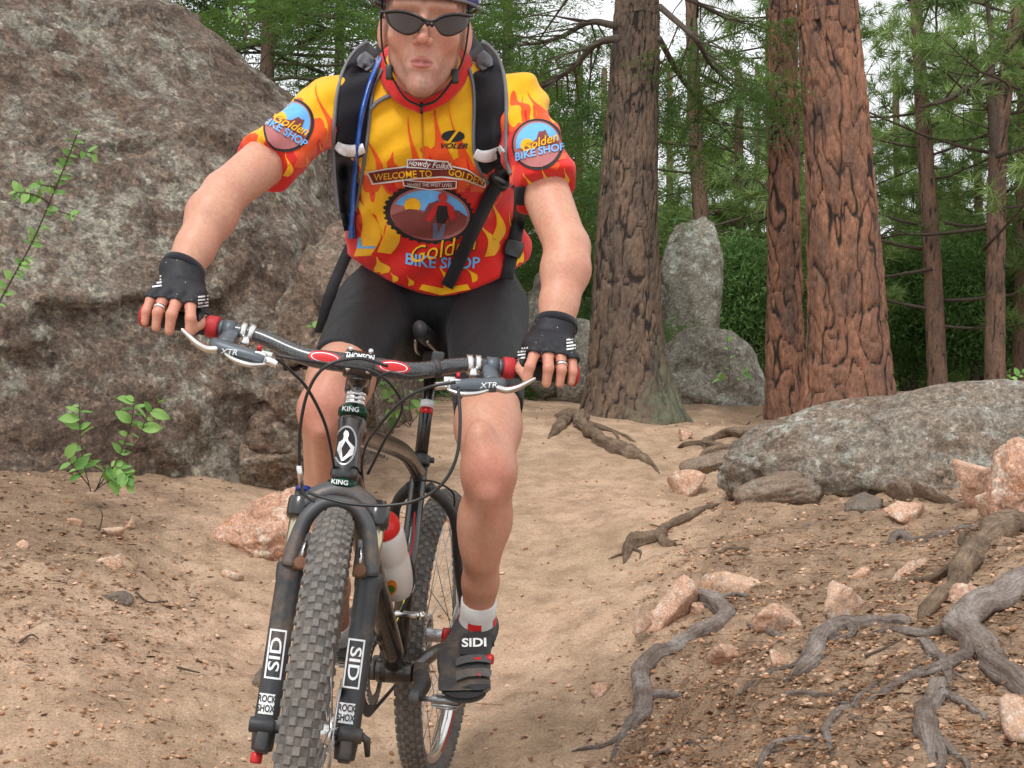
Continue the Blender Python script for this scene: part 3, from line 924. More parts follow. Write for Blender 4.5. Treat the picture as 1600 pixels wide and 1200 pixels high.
# ================================================================== TREES
def trunk_mesh(name, prof, d, mat, seg=96, step=0.03, cell=0.09, stretch=4.0, amp=0.018, top=None, flare=0.0, seed=0, lobes=0, lean=0.0):
    """prof: (px, py, width px) from the top down; d = metres away"""
    prof = sorted(prof, key=lambda a: -a[1])
    pts = np.array([P(a[0], a[1], d) for a in prof]); rad = np.array([a[2] / 2 * d / FPX for a in prof])
    pts[:, 1] = pts[0, 1] + (pts[:, 2] - pts[0, 2]) * lean                      # stands upright at its place
    if top:
        up = (pts[-1] - pts[-2]) / np.linalg.norm(pts[-1] - pts[-2])
        L = (top - pts[-1, 2])
        pts = np.vstack([pts, pts[-1] + up * L * .5, pts[-1] + up * L]); rad = np.concatenate([rad, [rad[-1] * .6, rad[-1] * .12]])
    c = spline(np.column_stack([pts, rad]), 10)
    s = np.concatenate([[0], np.cumsum(np.linalg.norm(np.diff(c[:, :3], axis=0), axis=1))])
    n = int(s[-1] / step)
    u = np.linspace(0, s[-1], n)
    c = np.stack([np.interp(u, s, c[:, k]) for k in range(4)], 1)
    a = np.linspace(0, 2 * np.pi, seg, endpoint=False)
    A, S = np.meshgrid(a, u)
    r0 = c[:, 3][:, None]
    if flare: r0 = r0 * (1 + flare * np.exp(-S / 0.22) * (1 + (0.45 * np.cos(lobes * A + seed) if lobes else 0)))
    ra = np.mean(c[:, 3])
    circ = 2 * np.pi * ra; nc = max(6, round(circ / cell))
    wob = 0.35 * fbm(np.stack([np.cos(A).ravel() * 3, np.sin(A).ravel() * 3, S.ravel() * 2.2], 1), 3, seed)
    qx = (A.ravel() / (2 * np.pi) * nc) + wob
    qy = S.ravel() / (cell * stretch) + 0.5 * noise(np.stack([qx, S.ravel() * 2, 0 * qx], 1), seed + 4)
    ca_, sa_ = np.cos(A).ravel() * nc / (2 * np.pi), np.sin(A).ravel() * nc / (2 * np.pi)
    g3 = np.stack([ca_, sa_, S.ravel() / (cell * stretch)], 1) * 1.35
    wv = np.stack([noise(g3 * .7 + 3, seed + 40), noise(g3 * .7 + 7, seed + 41), noise(g3 * .7 + 11, seed + 42)], 1) * .55
    n1 = noise(g3 + wv, seed) + .45 * noise((g3 + wv) * 2.1, seed + 3)
    n2 = noise((g3 + wv) * np.array([1, 1, 1.6]) + 31, seed + 8) + .4 * noise((g3 + wv) * 2.3 + 9, seed + 9)
    e = np.minimum(np.abs(n1) * 1.25, np.abs(n2) * 1.6 + .05)
    e2 = np.abs(noise((g3 + wv) * np.array([2.6, 2.6, 3.4]), seed + 12)) * 1.3
    h = amp * (np.clip(e / .38, 0, 1) ** .7 - .75) + amp * .35 * (np.clip(e2 / .4, 0, 1) - .6) + amp * .30 * fbm(np.stack([np.cos(A).ravel() * ra * 45, np.sin(A).ravel() * ra * 45, S.ravel() * 16], 1), 3, seed + 7)
    e = np.minimum(e, .12 + e2 * .9)
    rr = r0 * np.ones_like(A) + h.reshape(A.shape)
    X = c[:, 0][:, None] + rr * np.cos(A + math.pi / 2); Y = c[:, 1][:, None] + rr * np.sin(A + math.pi / 2); Z = c[:, 2][:, None] + 0 * A
    V = np.stack([X, Y, Z], -1).reshape(-1, 3)
    i = np.arange(n * seg).reshape(n, seg)
    j = np.roll(i, -1, 1)
    F = np.stack([i[:-1], j[:-1], j[1:], i[1:]], -1).reshape(-1, 4)
    me = mesh_from(name, V, F, mat)
    me.attributes.new('bark', 'FLOAT', 'POINT').data.foreach_set('value', np.clip(e / .35, 0, 1).astype(np.float32))
    low = np.exp(-S / 0.9) * (0.75 - 0.6 * np.cos(A - math.pi / 2 + .2))
    me.attributes.new('low', 'FLOAT', 'POINT').data.foreach_set('value', np.clip(low * 1.3, 0, 1).ravel().astype(np.float32))
    return me, c

# foliage templates: small triangles / quads round the origin, growing along +x
def tmpl_tuft(n, ln, wd, seed, spread=1.1):
    r = np.random.default_rng(seed)
    V, F = [], []
    for k in range(n):
        th = r.uniform(0, 2 * np.pi); ph = spread * math.sqrt(r.random()) + .15
        u = np.array([math.cos(ph), math.sin(ph) * math.cos(th), math.sin(ph) * math.sin(th)])
        w = np.cross(u, r.normal(size=3)); w /= np.linalg.norm(w)
        L = ln * r.uniform(.7, 1.1); b = u * .01 - np.array([r.uniform(0, .09), 0, 0])
        m = len(V)
        bend = np.array([0, 0, -.12 * L])
        V += [b - w * wd * .5, b + w * wd * .5, b + u * L + bend]
        F.append((m, m + 1, m + 2))
    return np.array(V), np.array(F)

def tmpl_spray(n, ln, wd, seed, L0=.28, droop=.25):
    """flat fir spray: a twig with short needles on both sides"""
    r = np.random.default_rng(seed)
    V, F = [], []
    for tw in range(5):
        a0 = (tw - 2) * .42 + r.uniform(-.1, .1); Lt = L0 * (1 - .13 * abs(tw - 2))
        o = np.array([abs(tw - 2) * .05, 0, 0])
        dirv = np.array([math.cos(a0), math.sin(a0), r.uniform(-.15, .1)])
        for k in range(n):
            t = (k + r.random()) / n
            b = o + dirv * Lt * t + np.array([0, 0, -droop * (Lt * t) ** 2 / L0])
            sgn = 1 if k % 2 else -1
            u = dirv * .6 + sgn * .8 * np.array([-math.sin(a0), math.cos(a0), 0]) + np.array([0, 0, r.uniform(-.5, .35)])
            u /= np.linalg.norm(u)
            w = dirv * wd
            m = len(V)
            V += [b - w * .5, b + w * .5, b + u * ln * r.uniform(.7, 1.1)]
            F.append((m, m + 1, m + 2))
    return np.array(V), np.array(F)

def tmpl_clump(n, size, rad, seed):
    r = np.random.default_rng(seed)
    V, F = [], []
    for k in range(n):
        c = r.normal(size=3); c *= rad * r.random() ** .4 / np.linalg.norm(c)
        u = r.normal(size=3); u /= np.linalg.norm(u)
        w = np.cross(u, r.normal(size=3)); w /= np.linalg.norm(w)
        s = size * r.uniform(.6, 1.2)
        m = len(V)
        V += [c - u * s * .6, c + w * s * .32, c + u * s * .7]
        F.append((m, m + 1, m + 2))
    return np.array(V), np.array(F)

T_PINE = [tmpl_tuft(40, .17, .0100, k, 1.25) for k in range(4)]
T_FIR = [tmpl_spray(16, .035, .011, 20 + k) for k in range(4)]
T_CLUMP = [tmpl_clump(46, .05, .17, 40 + k) for k in range(4)]
T_FAR = [tmpl_tuft(26, .20, .017, 60 + k, 1.4) for k in range(3)]

def basis(dirs, r):
    x = dirs / (np.linalg.norm(dirs, axis=1)[:, None] + 1e-9)
    up = np.tile([0, 0, 1.0], (len(x), 1)) + r.normal(0, .25, (len(x), 3))
    y = np.cross(up, x); y /= np.linalg.norm(y, axis=1)[:, None] + 1e-9
    return np.stack([x, y, np.cross(x, y)], 1)

def foliage(tmpls, pos, dirs, scale, seed, tint=None):
    """one mesh array out of many placed templates"""
    r = np.random.default_rng(seed)
    pos, dirs = np.asarray(pos), np.asarray(dirs)
    which = r.integers(0, len(tmpls), len(pos))
    Vs, Fs, Ts, n = [], [], [], 0
    for k, (T, Ft) in enumerate(tmpls):
        s = which == k
        m = int(s.sum())
        if not m: continue
        B = basis(dirs[s], r)
        sc = scale * r.uniform(.75, 1.2, m)
        V = np.einsum('kj,mji->mki', T, B) * sc[:, None, None] + pos[s][:, None]
        Vs.append(V.reshape(-1, 3)); Fs.append((Ft[None] + (np.arange(m) * len(T))[:, None, None] + n).reshape(-1, 3))
        t0 = r.random(m) if tint is None else np.clip(tint[s] + r.normal(0, .2, m), 0, 1)
        Ts.append(np.clip(np.repeat(t0, len(T)) * .75 + .25 * r.random(m * len(T)), 0, 1))
        n += m * len(T)
    return np.vstack(Vs), np.vstack(Fs), np.concatenate(Ts)

def crown_mesh(name, V, F, T, mat):
    me = mesh_from(name, V, F, mat, False)
    me.attributes.new('tint', 'FLOAT', 'POINT').data.foreach_set('value', T.astype(np.float32))
    return me

def grow_branch(base, az, L, rise, seed, r0, sub=5, tuft_gap=.16, curl=.25, mb=None):
    """a limb with side twigs; returns foliage positions and directions"""
    r = np.random.default_rng(seed)
    n = 7
    t = np.linspace(0, 1, n)
    out = np.array([math.cos(az), math.sin(az), 0]); side = np.array([-out[1], out[0], 0])
    C = base + L * (t[:, None] * out) + L * (rise * t + curl * t ** 2)[:, None] * np.array([0, 0, 1]) + side * (L * .10 * np.sin(t * 3 + seed))[:, None]
    C = C + r.normal(0, .015 * L, C.shape) * t[:, None]
    if mb is not None: mb.add(*tube(C, r0 * (1 - .8 * t), 5))
    pos, dr = [], []
    for k in range(sub):
        tt = .28 + .72 * (k + r.random()) / sub
        b = np.array([np.interp(tt, t, C[:, j]) for j in range(3)])
        a2 = az + (1 if k % 2 else -1) * r.uniform(.4, 1.15)
        l2 = L * .42 * (1.15 - .6 * tt) * r.uniform(.7, 1.2)
        e = b + l2 * np.array([math.cos(a2), math.sin(a2), r.uniform(-.05, .55)])
        if mb is not None: mb.add(*tube([b, (b + e) / 2 + [0, 0, -.02 * L], e], [r0 * .3, r0 * .22, r0 * .12], 4))
        m = max(1, int(l2 / tuft_gap))
        for q in range(m):
            f = 1 - q / max(m, 1) * .75
            pos.append(b + (e - b) * f + r.normal(0, .03, 3)); dr.append((e - b) / l2 + r.normal(0, .35, 3))
    pos.append(C[-1]); dr.append(C[-1] - C[-2])
    return pos, dr

def pine(label, prof, d, top, hb, hl, n, L, seed, mat=M_NEEDLE, tmpl=None, bark=M_FARBARK, rise=.15, curl=.2, scale=1.0, name='pine_tree', group=None,
         trunk_kw=None, sub=7, gap=.14, tilt_tint=.5, forks=(), azim=None):
    """prof as for trunk_mesh; limbs between heights hb and hl (metres, world)"""
    tkw = dict(seg=28, step=.08, cell=.09, amp=.010, seed=seed, top=top); tkw.update(trunk_kw or {})
    me, c = trunk_mesh('trunk', prof, d, bark, **tkw)
    root_ = empty(name, tuple(float(v) for v in c[0, :3]))
    tag(root_, label, 'tree', group)
    put('trunk', me, root_)
    r = np.random.default_rng(seed)
    mb = MB(); pos, dr = [], []
    for (pts, rad) in forks:
        q = spline(pts, 6)
        q[:, 1] += np.interp(q[0, 2], c[:, 2], c[:, 1]) - q[0, 1]
        q[:, 0] += np.interp(q[0, 2], c[:, 2], c[:, 0]) - q[0, 0]
        mb.add(*tube(q, np.linspace(rad, rad * .25, len(q)), 9))
        for k in range(5, len(q) - 1, 3):
            p_, d_ = grow_branch(q[k], r.uniform(0, 6.28), .9, .25, seed * 31 + k, .010, 5, .14, .2, mb)
            pos += p_; dr += d_
    for k in range(n):
        f = (k + r.random()) / n
        z = hb + (hl - hb) * f
        b = np.array([np.interp(z, c[:, 2], c[:, j]) for j in range(3)])
        az = r.uniform(0, 2 * np.pi) if azim is None else azim[0] + (azim[1] - azim[0]) * r.random()
        l = L * (1 - .55 * f ** 1.5) * r.uniform(.6, 1.15)
        p_, d_ = grow_branch(b, az, l, rise + r.normal(0, .12), seed * 100 + k, .008 + .007 * l, sub, gap, curl, mb)
        pos += p_; dr += d_
    if mb.n: put('branches', mb.mesh('branches', M_BRANCH), root_)
    if pos:
        V, F, T = foliage(tmpl or T_PINE, pos, dr, scale, seed)
        put('crown', crown_mesh('crown', V, F, T, mat), root_)
    return root_

# --- the four trunks near the trail
def near_tree(label, prof, d, bark, seed, kw, n, hb, hl, L, mat, tmpl, azim=None, limbs=(), name='pine_tree', scale=1., rise=.1, curl=.1, gap=.16, sub=5):
    return pine(label, prof, d, kw.pop('top'), hb, hl, n, L, seed, mat, tmpl, bark, rise, curl, scale, name, None, kw, sub, gap, azim=azim)

near_tree('dark grey fir trunk with lichen at its foot beside the rider\'s arm',
          [(1004, -60, 70), (1002, 0, 74), (994, 150, 82), (985, 300, 93), (982, 420, 104), (981, 520, 116), (984, 590, 134), (988, 640, 160), (990, 668, 182), (992, 740, 210)], 8.0,
          M_FIRBARK, 2, dict(seg=170, step=.022, cell=.055, stretch=3.6, amp=.011, top=9.5, flare=.16, lobes=5), 14, 5.0, 9.0, 1.6, M_FIRNEEDLE, T_FIR, name='fir_tree', scale=1.3, rise=-.05, curl=-.15, gap=.11, sub=7)
near_tree('slimmer orange pine trunk left of the big pine',
          [(1239, -60, 43), (1238, 0, 45), (1236, 200, 48), (1233, 400, 53), (1231, 520, 58), (1230, 600, 62), (1232, 650, 72), (1234, 680, 82), (1236, 740, 92)], 8.3,
          M_PINEBARK, 3, dict(seg=120, step=.022, cell=.070, stretch=4.2, amp=.012, top=9.5, flare=.12, lobes=4), 14, 5.2, 9.0, 1.5, M_NEEDLE, T_PINE)
near_tree('big orange barked pine with deep black fissures',
          [(1310, -60, 92), (1312, 0, 95), (1320, 150, 101), (1326, 300, 108), (1329, 420, 116), (1330, 520, 126), (1328, 600, 140), (1326, 650, 158), (1325, 690, 172), (1324, 750, 190)], 7.6,
          M_PINEBARK, 5, dict(seg=200, step=.020, cell=.080, stretch=4.6, amp=.016, top=10.5, flare=.10, lobes=6), 16, 5.6, 9.8, 1.8, M_NEEDLE, T_PINE)

# --- limbs of the fir and pines that reach into the picture
def limb(tree_label, pts, d, r0, seed, tmpl, mat, gap=.10, L2=.45, scale=1., sub=14, hang=-.2, parent=None):
    r = np.random.default_rng(seed)
    C = spline([P(p[0], p[1], d + (p[2] if len(p) > 2 else 0)) for p in pts], 8)
    mb = MB(); t = np.linspace(0, 1, len(C))
    mb.add(*tube(C, r0 * (1 - .8 * t), 7))
    pos, dr = [], []
    for k in range(sub):
        tt = .12 + .88 * (k + r.random()) / sub
        b = np.array([np.interp(tt, t, C[:, j]) for j in range(3)])
        ax = C[-1] - C[0]; ax = ax / np.linalg.norm(ax)
        sd = np.cross(ax, [0, 0, 1]); sd /= np.linalg.norm(sd)
        u = ax * r.uniform(.2, .9) + sd * (1 if k % 2 else -1) * r.uniform(.4, 1) + np.array([0, 0, hang + r.normal(0, .2)])
        u /= np.linalg.norm(u)
        l2 = L2 * r.uniform(.6, 1.2) * (1.1 - .5 * tt)
        e = b + u * l2
        mb.add(*tube([b, (b + e) / 2, e + [0, 0, hang * .15]], [r0 * .3, r0 * .2, r0 * .08], 4))
        for q in range(max(1, int(l2 / gap))):
            f = 1 - q * gap / l2
            pos.append(b + (e - b) * f + r.normal(0, .02, 3)); dr.append(u + r.normal(0, .3, 3))
    bo = put('branch', mb.mesh('branch', M_BRANCH), parent)
    V, F, T = foliage(tmpl, pos, dr, scale, seed)
    put('needles', crown_mesh('needles', V, F, T, mat), bo)

_fir = [o for o in bpy.data.objects if o.name == 'fir_tree'][0]
limb('', [(1030, 10), (1085, 60, -.2), (1110, 100, .3), (1140, 130, .5), (1170, 165, .7)], 8.0, .020, 301, T_FIR, M_FIRNEEDLE, sub=22, L2=.45, scale=1.1, parent=_fir)
limb('', [(1035, -20), (1100, 10, .1), (1140, 30, .5), (1180, 40, .9)], 8.0, .018, 302, T_FIR, M_FIRNEEDLE, sub=14, L2=.4, scale=1.1, parent=_fir)
limb('', [(1030, 60), (1070, 130, .5), (1120, 190, 1), (1160, 230, 1.4)], 8.0, .02, 303, T_FIR, M_FIRNEEDLE, sub=16, L2=.5, scale=1.1, parent=_fir)
limb('', [(965, 60), (930, 70, .2), (890, 110, .3), (840, 140, .4), (790, 160, .5)], 8.0, .026, 304, T_FIR, M_FIRNEEDLE, sub=20, L2=.45, scale=1.1, parent=_fir)
limb('', [(962, 40), (920, 35, .4), (870, 60, .6), (810, 70, .8), (760, 60, 1.)], 8.2, .024, 305, T_FIR, M_FIRNEEDLE, sub=24, L2=.5, scale=1.2, parent=_fir)

# --- pines farther back
bg = 'pines standing farther back in the forest'
pine('thin pine trunk rising behind the tall standing boulder', [(1086, -60, 17), (1088, 0, 18), (1092, 200, 23), (1097, 300, 25), (1104, 480, 28), (1108, 560, 30)], 15, 12.5, 3.0, 11.5, 30, 2.0, 71, group=bg, rise=.0)
pine('straight pine with ragged lower limbs right of the big pine', [(1450, -60, 17), (1452, 0, 18), (1458, 200, 24), (1464, 400, 28), (1466, 590, 31), (1467, 640, 33)], 14, 11, 2.9, 10, 34, 2.0, 72, group=bg, rise=.1)
pine('crooked pine forking near the right edge', [(1600, 60, 22), (1588, 120, 28), (1574, 240, 28), (1565, 400, 29), (1558, 560, 31), (1556, 640, 33)], 13, 9.5, 3.6, 9, 30, 2.1, 73, group=bg, rise=.2,
     forks=[([P(1578, 250, 13), P(1572, 180, 13), P(1566, 120, 13), P(1570, 60, 13), P(1560, -20, 13)], .07), ([P(1575, 110, 13.02), P(1530, 115, 12.8), P(1480, 140, 12.6), P(1440, 150, 12.4)], .045)])
pine('slim reddish trunk just behind the slimmer orange pine', [(1212, 100, 12), (1210, 300, 13), (1208, 480, 15), (1207, 620, 17)], 16, 9, 3.4, 8.5, 26, 2.0, 74, group=bg)
pine('thin dark trunk at the right edge beyond the low boulder', [(1612, 200, 12), (1603, 400, 14), (1594, 560, 17), (1590, 640, 18)], 15, 8.5, 3.5, 8.3, 26, 2.0, 75, group=bg)
FAR = [  # label, px, width px at foot, d, top z, hb, n, L, seed
    ('leafy pine seen between the fir trunk and the rider\'s arm', 905, 16, 17, 7.2, 2.4, 34, 2.0, 81),
    ('pale green pine close behind the rider\'s shoulder', 850, 15, 20, 7.6, 2.8, 34, 2.2, 82),
    ('bushy pine filling the gap right of the standing boulder', 1160, 17, 18, 7.0, 2.5, 34, 2.0, 83),
    ('small pine low between the orange trunks', 1190, 10, 21, 8, 2.6, 40, 2.2, 84),
    ('pine with drooping limbs left of the straight pine', 1412, 13, 20, 6.0, 2.6, 34, 1.6, 85),
    ('broad pine crown behind the crooked pine', 1540, 15, 19, 8.2, 2.9, 36, 2.3, 86),
    ('far pine showing just left of the tall fir', 945, 12, 24, 8.6, 3.2, 34, 2.2, 87),
    ('far pine showing over the standing boulder', 1050, 12, 25, 8.6, 3.2, 30, 2.2, 88),
    ('far pine at the top right corner', 1640, 14, 18, 9, 3.4, 36, 2.4, 89),
    ('far pine peeping between the two orange trunks', 1258, 12, 24, 8.6, 3.0, 28, 2.0, 90),
    ('pine standing well to the right of the low boulder', 1830, 18, 14, 9, 3.2, 30, 2.0, 95),
    ('pine farthest to the right on the slope', 2080, 18, 16, 10, 3.0, 32, 2.2, 96),
    ('bushy pine beyond the rightmost boulder', 2380, 18, 17, 9, 2.8, 32, 2.2, 97),
    ]
for (lab, px, w, d, top, hb, n, L, sd) in FAR:
    yb = 600 - (ground_base(np.array([(px - 800) / FPX * d]), np.array([float(d)]))[0] - 1.0 - d * math.tan(PITCH)) / d * FPX
    pine(lab, [(px + 3, 100, w * .75), (px, 350, w * .9), (px, yb, w)], d, top, hb, top - .4, n, L, sd, group=bg, tmpl=T_PINE, scale=1.5, rise=.08, gap=.19)

# --- dark firs behind the boulder and the rider
for (lab, px, w, d, top, hb, n, L, sd) in [
    ('dark fir rising behind the top of the big boulder', 405, 26, 10.5, 9.0, 2.2, 80, 2.0, 91),
    ('dark fir behind the rider\'s head, farther left', 520, 18, 12.5, 10.0, 2.4, 70, 2.1, 92),
    ('dark fir showing over the rider\'s right-hand shoulder', 790, 20, 12.0, 5.6, 2.2, 50, 1.5, 93),
    ('dark fir farthest up the slope behind the helmet', 640, 18, 15.0, 11.0, 2.6, 70, 2.4, 94)]:
    yb = 600 - (ground_base(np.array([(px - 800) / FPX * d]), np.array([float(d)]))[0] - 1.0 - d * math.tan(PITCH)) / d * FPX
    pine(lab, [(px + 4, -100, w * .7), (px + 2, 200, w * .9), (px, yb, w)], d, top, hb, top - .3, n, L, sd, M_FIRNEEDLE, T_FIR, M_FIRBARK, rise=-.05, curl=-.12,
         name='fir_tree', group='dark firs behind the rider and the boulder', scale=1.5, sub=7, gap=.12)

# --- dense junipers low in the background
def juniper(label, px, py, w, h, d, seed, n=240, scale=1.0):
    r = np.random.default_rng(seed)
    c = P(px, py, d); rx = w / 2 * d / FPX; rz = h / 2 * d / FPX
    base = np.array([c[0], c[1], ground_base(np.array([c[0]]), np.array([c[1]]))[0] - .05])
    o = empty('juniper_tree', tuple(base)); tag(o, label, 'tree', 'dense junipers low in the background')
    mb = MB(); mb.add(*tube(spline([base, (base + c) / 2 + [.05, 0, 0], c + [0, 0, rz * .6]], 5), np.linspace(.08, .02, 11), 8))
    lo = r.normal(size=(9, 3)); lo /= np.linalg.norm(lo, axis=1)[:, None]
    u = r.normal(size=(n, 3)); u /= np.linalg.norm(u, axis=1)[:, None]
    lob = 0.62 + 0.45 * np.max(np.clip(u @ lo.T, 0, 1) ** 3, axis=1)
    rad = (r.random(n) ** .35) * lob
    pos = c + u * rad[:, None] * np.array([rx, rx * .9, rz])
    for k in range(14):
        mb.add(*tube([c + [0, 0, -rz * .4 + .05 * k], pos[k]], [.02, .006], 4))
    put('trunk', mb.mesh('trunk', M_BRANCH), o)
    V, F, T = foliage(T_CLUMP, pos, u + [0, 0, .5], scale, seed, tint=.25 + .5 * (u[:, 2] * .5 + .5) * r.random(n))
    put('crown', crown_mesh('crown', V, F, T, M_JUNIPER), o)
juniper('round juniper right of the straight pine', 1515, 490, 150, 260, 17, 101, 420, 1.3)
juniper('dark juniper between the big pine and the straight pine', 1420, 480, 110, 290, 17.5, 102, 360, 1.3)
juniper('juniper behind the crooked pine at the right edge', 1600, 420, 150, 330, 17, 103, 420, 1.3)
juniper('low juniper right of the standing boulder', 1165, 470, 120, 220, 15, 104, 340, 1.2)
juniper('pale juniper between the rider\'s arm and the fir trunk', 915, 430, 110, 260, 16, 105, 320, 1.2)
juniper('juniper beyond the two orange trunks', 1265, 480, 90, 250, 19, 106, 260, 1.3)
juniper('juniper high behind the straight pine', 1470, 380, 130, 180, 21, 107, 340, 1.4)
juniper('juniper low behind the rider\'s hip', 855, 560, 120, 180, 15.5, 108, 260, 1.2)

# --- the far wood behind everything
def far_wood():
    r = np.random.default_rng(5)
    n = 7600
    px = r.uniform(-100, 2700, n); d = r.uniform(27, 42, n)
    hgt = 1.5 + 1.9 * (0.5 + 0.5 * np.sin(px * .021 + d)) + 1.5 * np.sin(px * .057) 
    x = (px - 800) / FPX * d
    g = ground_base(x, d)
    z = g + r.random(n) ** 1.2 * np.maximum(hgt, 1.2)
    pos = np.stack([x, d, z], 1)
    V, F, T = foliage(T_FAR, pos, r.normal(size=(n, 3)) + [0, 0, .8], 2.6, 5)
    o = put('far_wood', crown_mesh('far_wood', V, F, T, M_NEEDLE))
    tag(o, 'far green wood filling the distance behind the tree trunks', 'wood', kind='stuff')
far_wood()

# ================================================================== MOUNTAIN BIKE
AXLE_F = P(468, 1140, 2.0)
_yaw, _pit, _rol = math.radians(-8.2), math.radians(2.9), math.radians(3.4)
BM = Matrix.Translation(Vector(AXLE_F)) @ Matrix.Rotation(_yaw, 4, 'Z') @ Matrix.Rotation(_pit, 4, 'X') @ Matrix.Rotation(_rol, 4, 'Y')
HA = math.radians(71)
S_DIR = np.array([0, math.cos(HA), math.sin(HA)])
S_FWD = np.array([0, -math.sin(HA), math.cos(HA)])
S_O = -0.038 * S_FWD
STEER = Matrix.Translation(Vector(S_O)) @ Matrix.Rotation(math.radians(14.5), 4, Vector(S_DIR)) @ Matrix.Translation(-Vector(S_O))
FM = BM @ STEER                                   # everything that turns with the bars

def xf(M, p):
    M = np.array(M)
    return np.asarray(p, float) @ M[:3, :3].T + M[:3, 3]

def ax_pt(x, s, f=0.0):
    """point beside the steering axis: x sideways, s up the axis, f forward"""
    return S_O + s * S_DIR + f * S_FWD + np.array([x, 0, 0])

M_BLACKGLOSS = simple('black_gloss_paint', (0.012, 0.011, 0.011), 0.28, 0.0, coat=.6, dust=.25)
M_FRAME = simple('dark_brown_frame_paint', (0.022, 0.013, 0.010), 0.3, 0.0, coat=.5, dust=.3)
M_MATBLACK = simple('matt_black', (0.028, 0.029, 0.032), 0.55, 0.0, dust=.3)
M_FORK = simple('fork_lower_grey_black', (0.030, 0.031, 0.034), 0.42, 0.0, dust=.45, scale=40)
M_CROWN = simple('dusty_fork_crown', (0.085, 0.085, 0.090), 0.5, 0.3, dust=.8, scale=30)
M_GOLD = simple('champagne_stanchion', lin(188, 180, 152), 0.22, 0.9, var=.06)
M_SILVER = simple('polished_alloy', (0.72, 0.71, 0.69), 0.22, 1.0, var=.06)
M_ALLOY = simple('satin_alloy', (0.42, 0.42, 0.43), 0.4, 1.0, var=.1, dust=.2)
M_LEVERGREY = simple('lever_grey', lin(92, 98, 104), 0.4, 0.3, dust=.15)
M_RED = simple('red_anodised', (0.55, 0.02, 0.02), 0.35, 0.2)
M_REDRUB = simple('red_rubber', lin(176, 36, 40), 0.6)
M_RUBBER = simple('black_rubber', (0.02, 0.02, 0.02), 0.8)
M_GREENHS = simple('green_headset', (0.012, 0.055, 0.032), 0.25, 0.7)
M_WHITE = simple('white_print', (0.80, 0.80, 0.80), 0.5, var=.04)
M_CABLE = simple('cable_housing', (0.016, 0.016, 0.017), 0.35)
M_CARBON = None
def _carbon():
    m = NT('carbon_weave')
    ck = m.n('ShaderNodeTexChecker'); ck.inputs['Scale'].default_value = 300
    mp = m.n('ShaderNodeMapping'); mp.inputs['Rotation'].default_value = (0.5, 0.6, 0.8)
    m.l(m.co(), mp.inputs['Vector']); m.l(mp.outputs['Vector'], ck.inputs['Vector'])
    c = m.mix(ck.outputs['Fac'], (0.018, 0.018, 0.019), (0.07, 0.07, 0.072))
    m.set(c, 0.3, 0, 0.5); m.b.inputs['Coat Weight'].default_value = .7; m.b.inputs['Coat Roughness'].default_value = .12
    return m.m
M_CARBON = _carbon()
def _tyre(name, a, b):
    m = NT(name)
    c = m.mix(m.ramp(m.noise(30, 5, .7), [(.35, 0), (.7, 1)]), a, b)
    m.set(m.mix(.7, c, m.ramp(m.noise(220, 3), [(.3, .75), (.7, 1.2)]), 'MULTIPLY'), .9, 0, .2)
    m.bump(m.noise(300, 3), .4, .002)
    return m.m
M_TREAD = _tyre('dusty_tread', lin(106, 103, 100), lin(130, 123, 115))
M_CASING = _tyre('tyre_casing', lin(90, 86, 83), lin(116, 108, 100))
M_SIDEWALL = _tyre('tyre_sidewall', lin(42, 40, 39), lin(84, 76, 68))

bike = empty('mountain_bike', tuple(xf(BM, [0, 0.5, -0.333])))
tag(bike, 'black full-size mountain bike with suspension fork ridden down the trail towards the camera', 'bicycle')

def part(name, mb, mat, M, parent=bike, smooth=True):
    if M is not None: mb.xf(M)
    return mb.build(name, mat, parent, smooth)

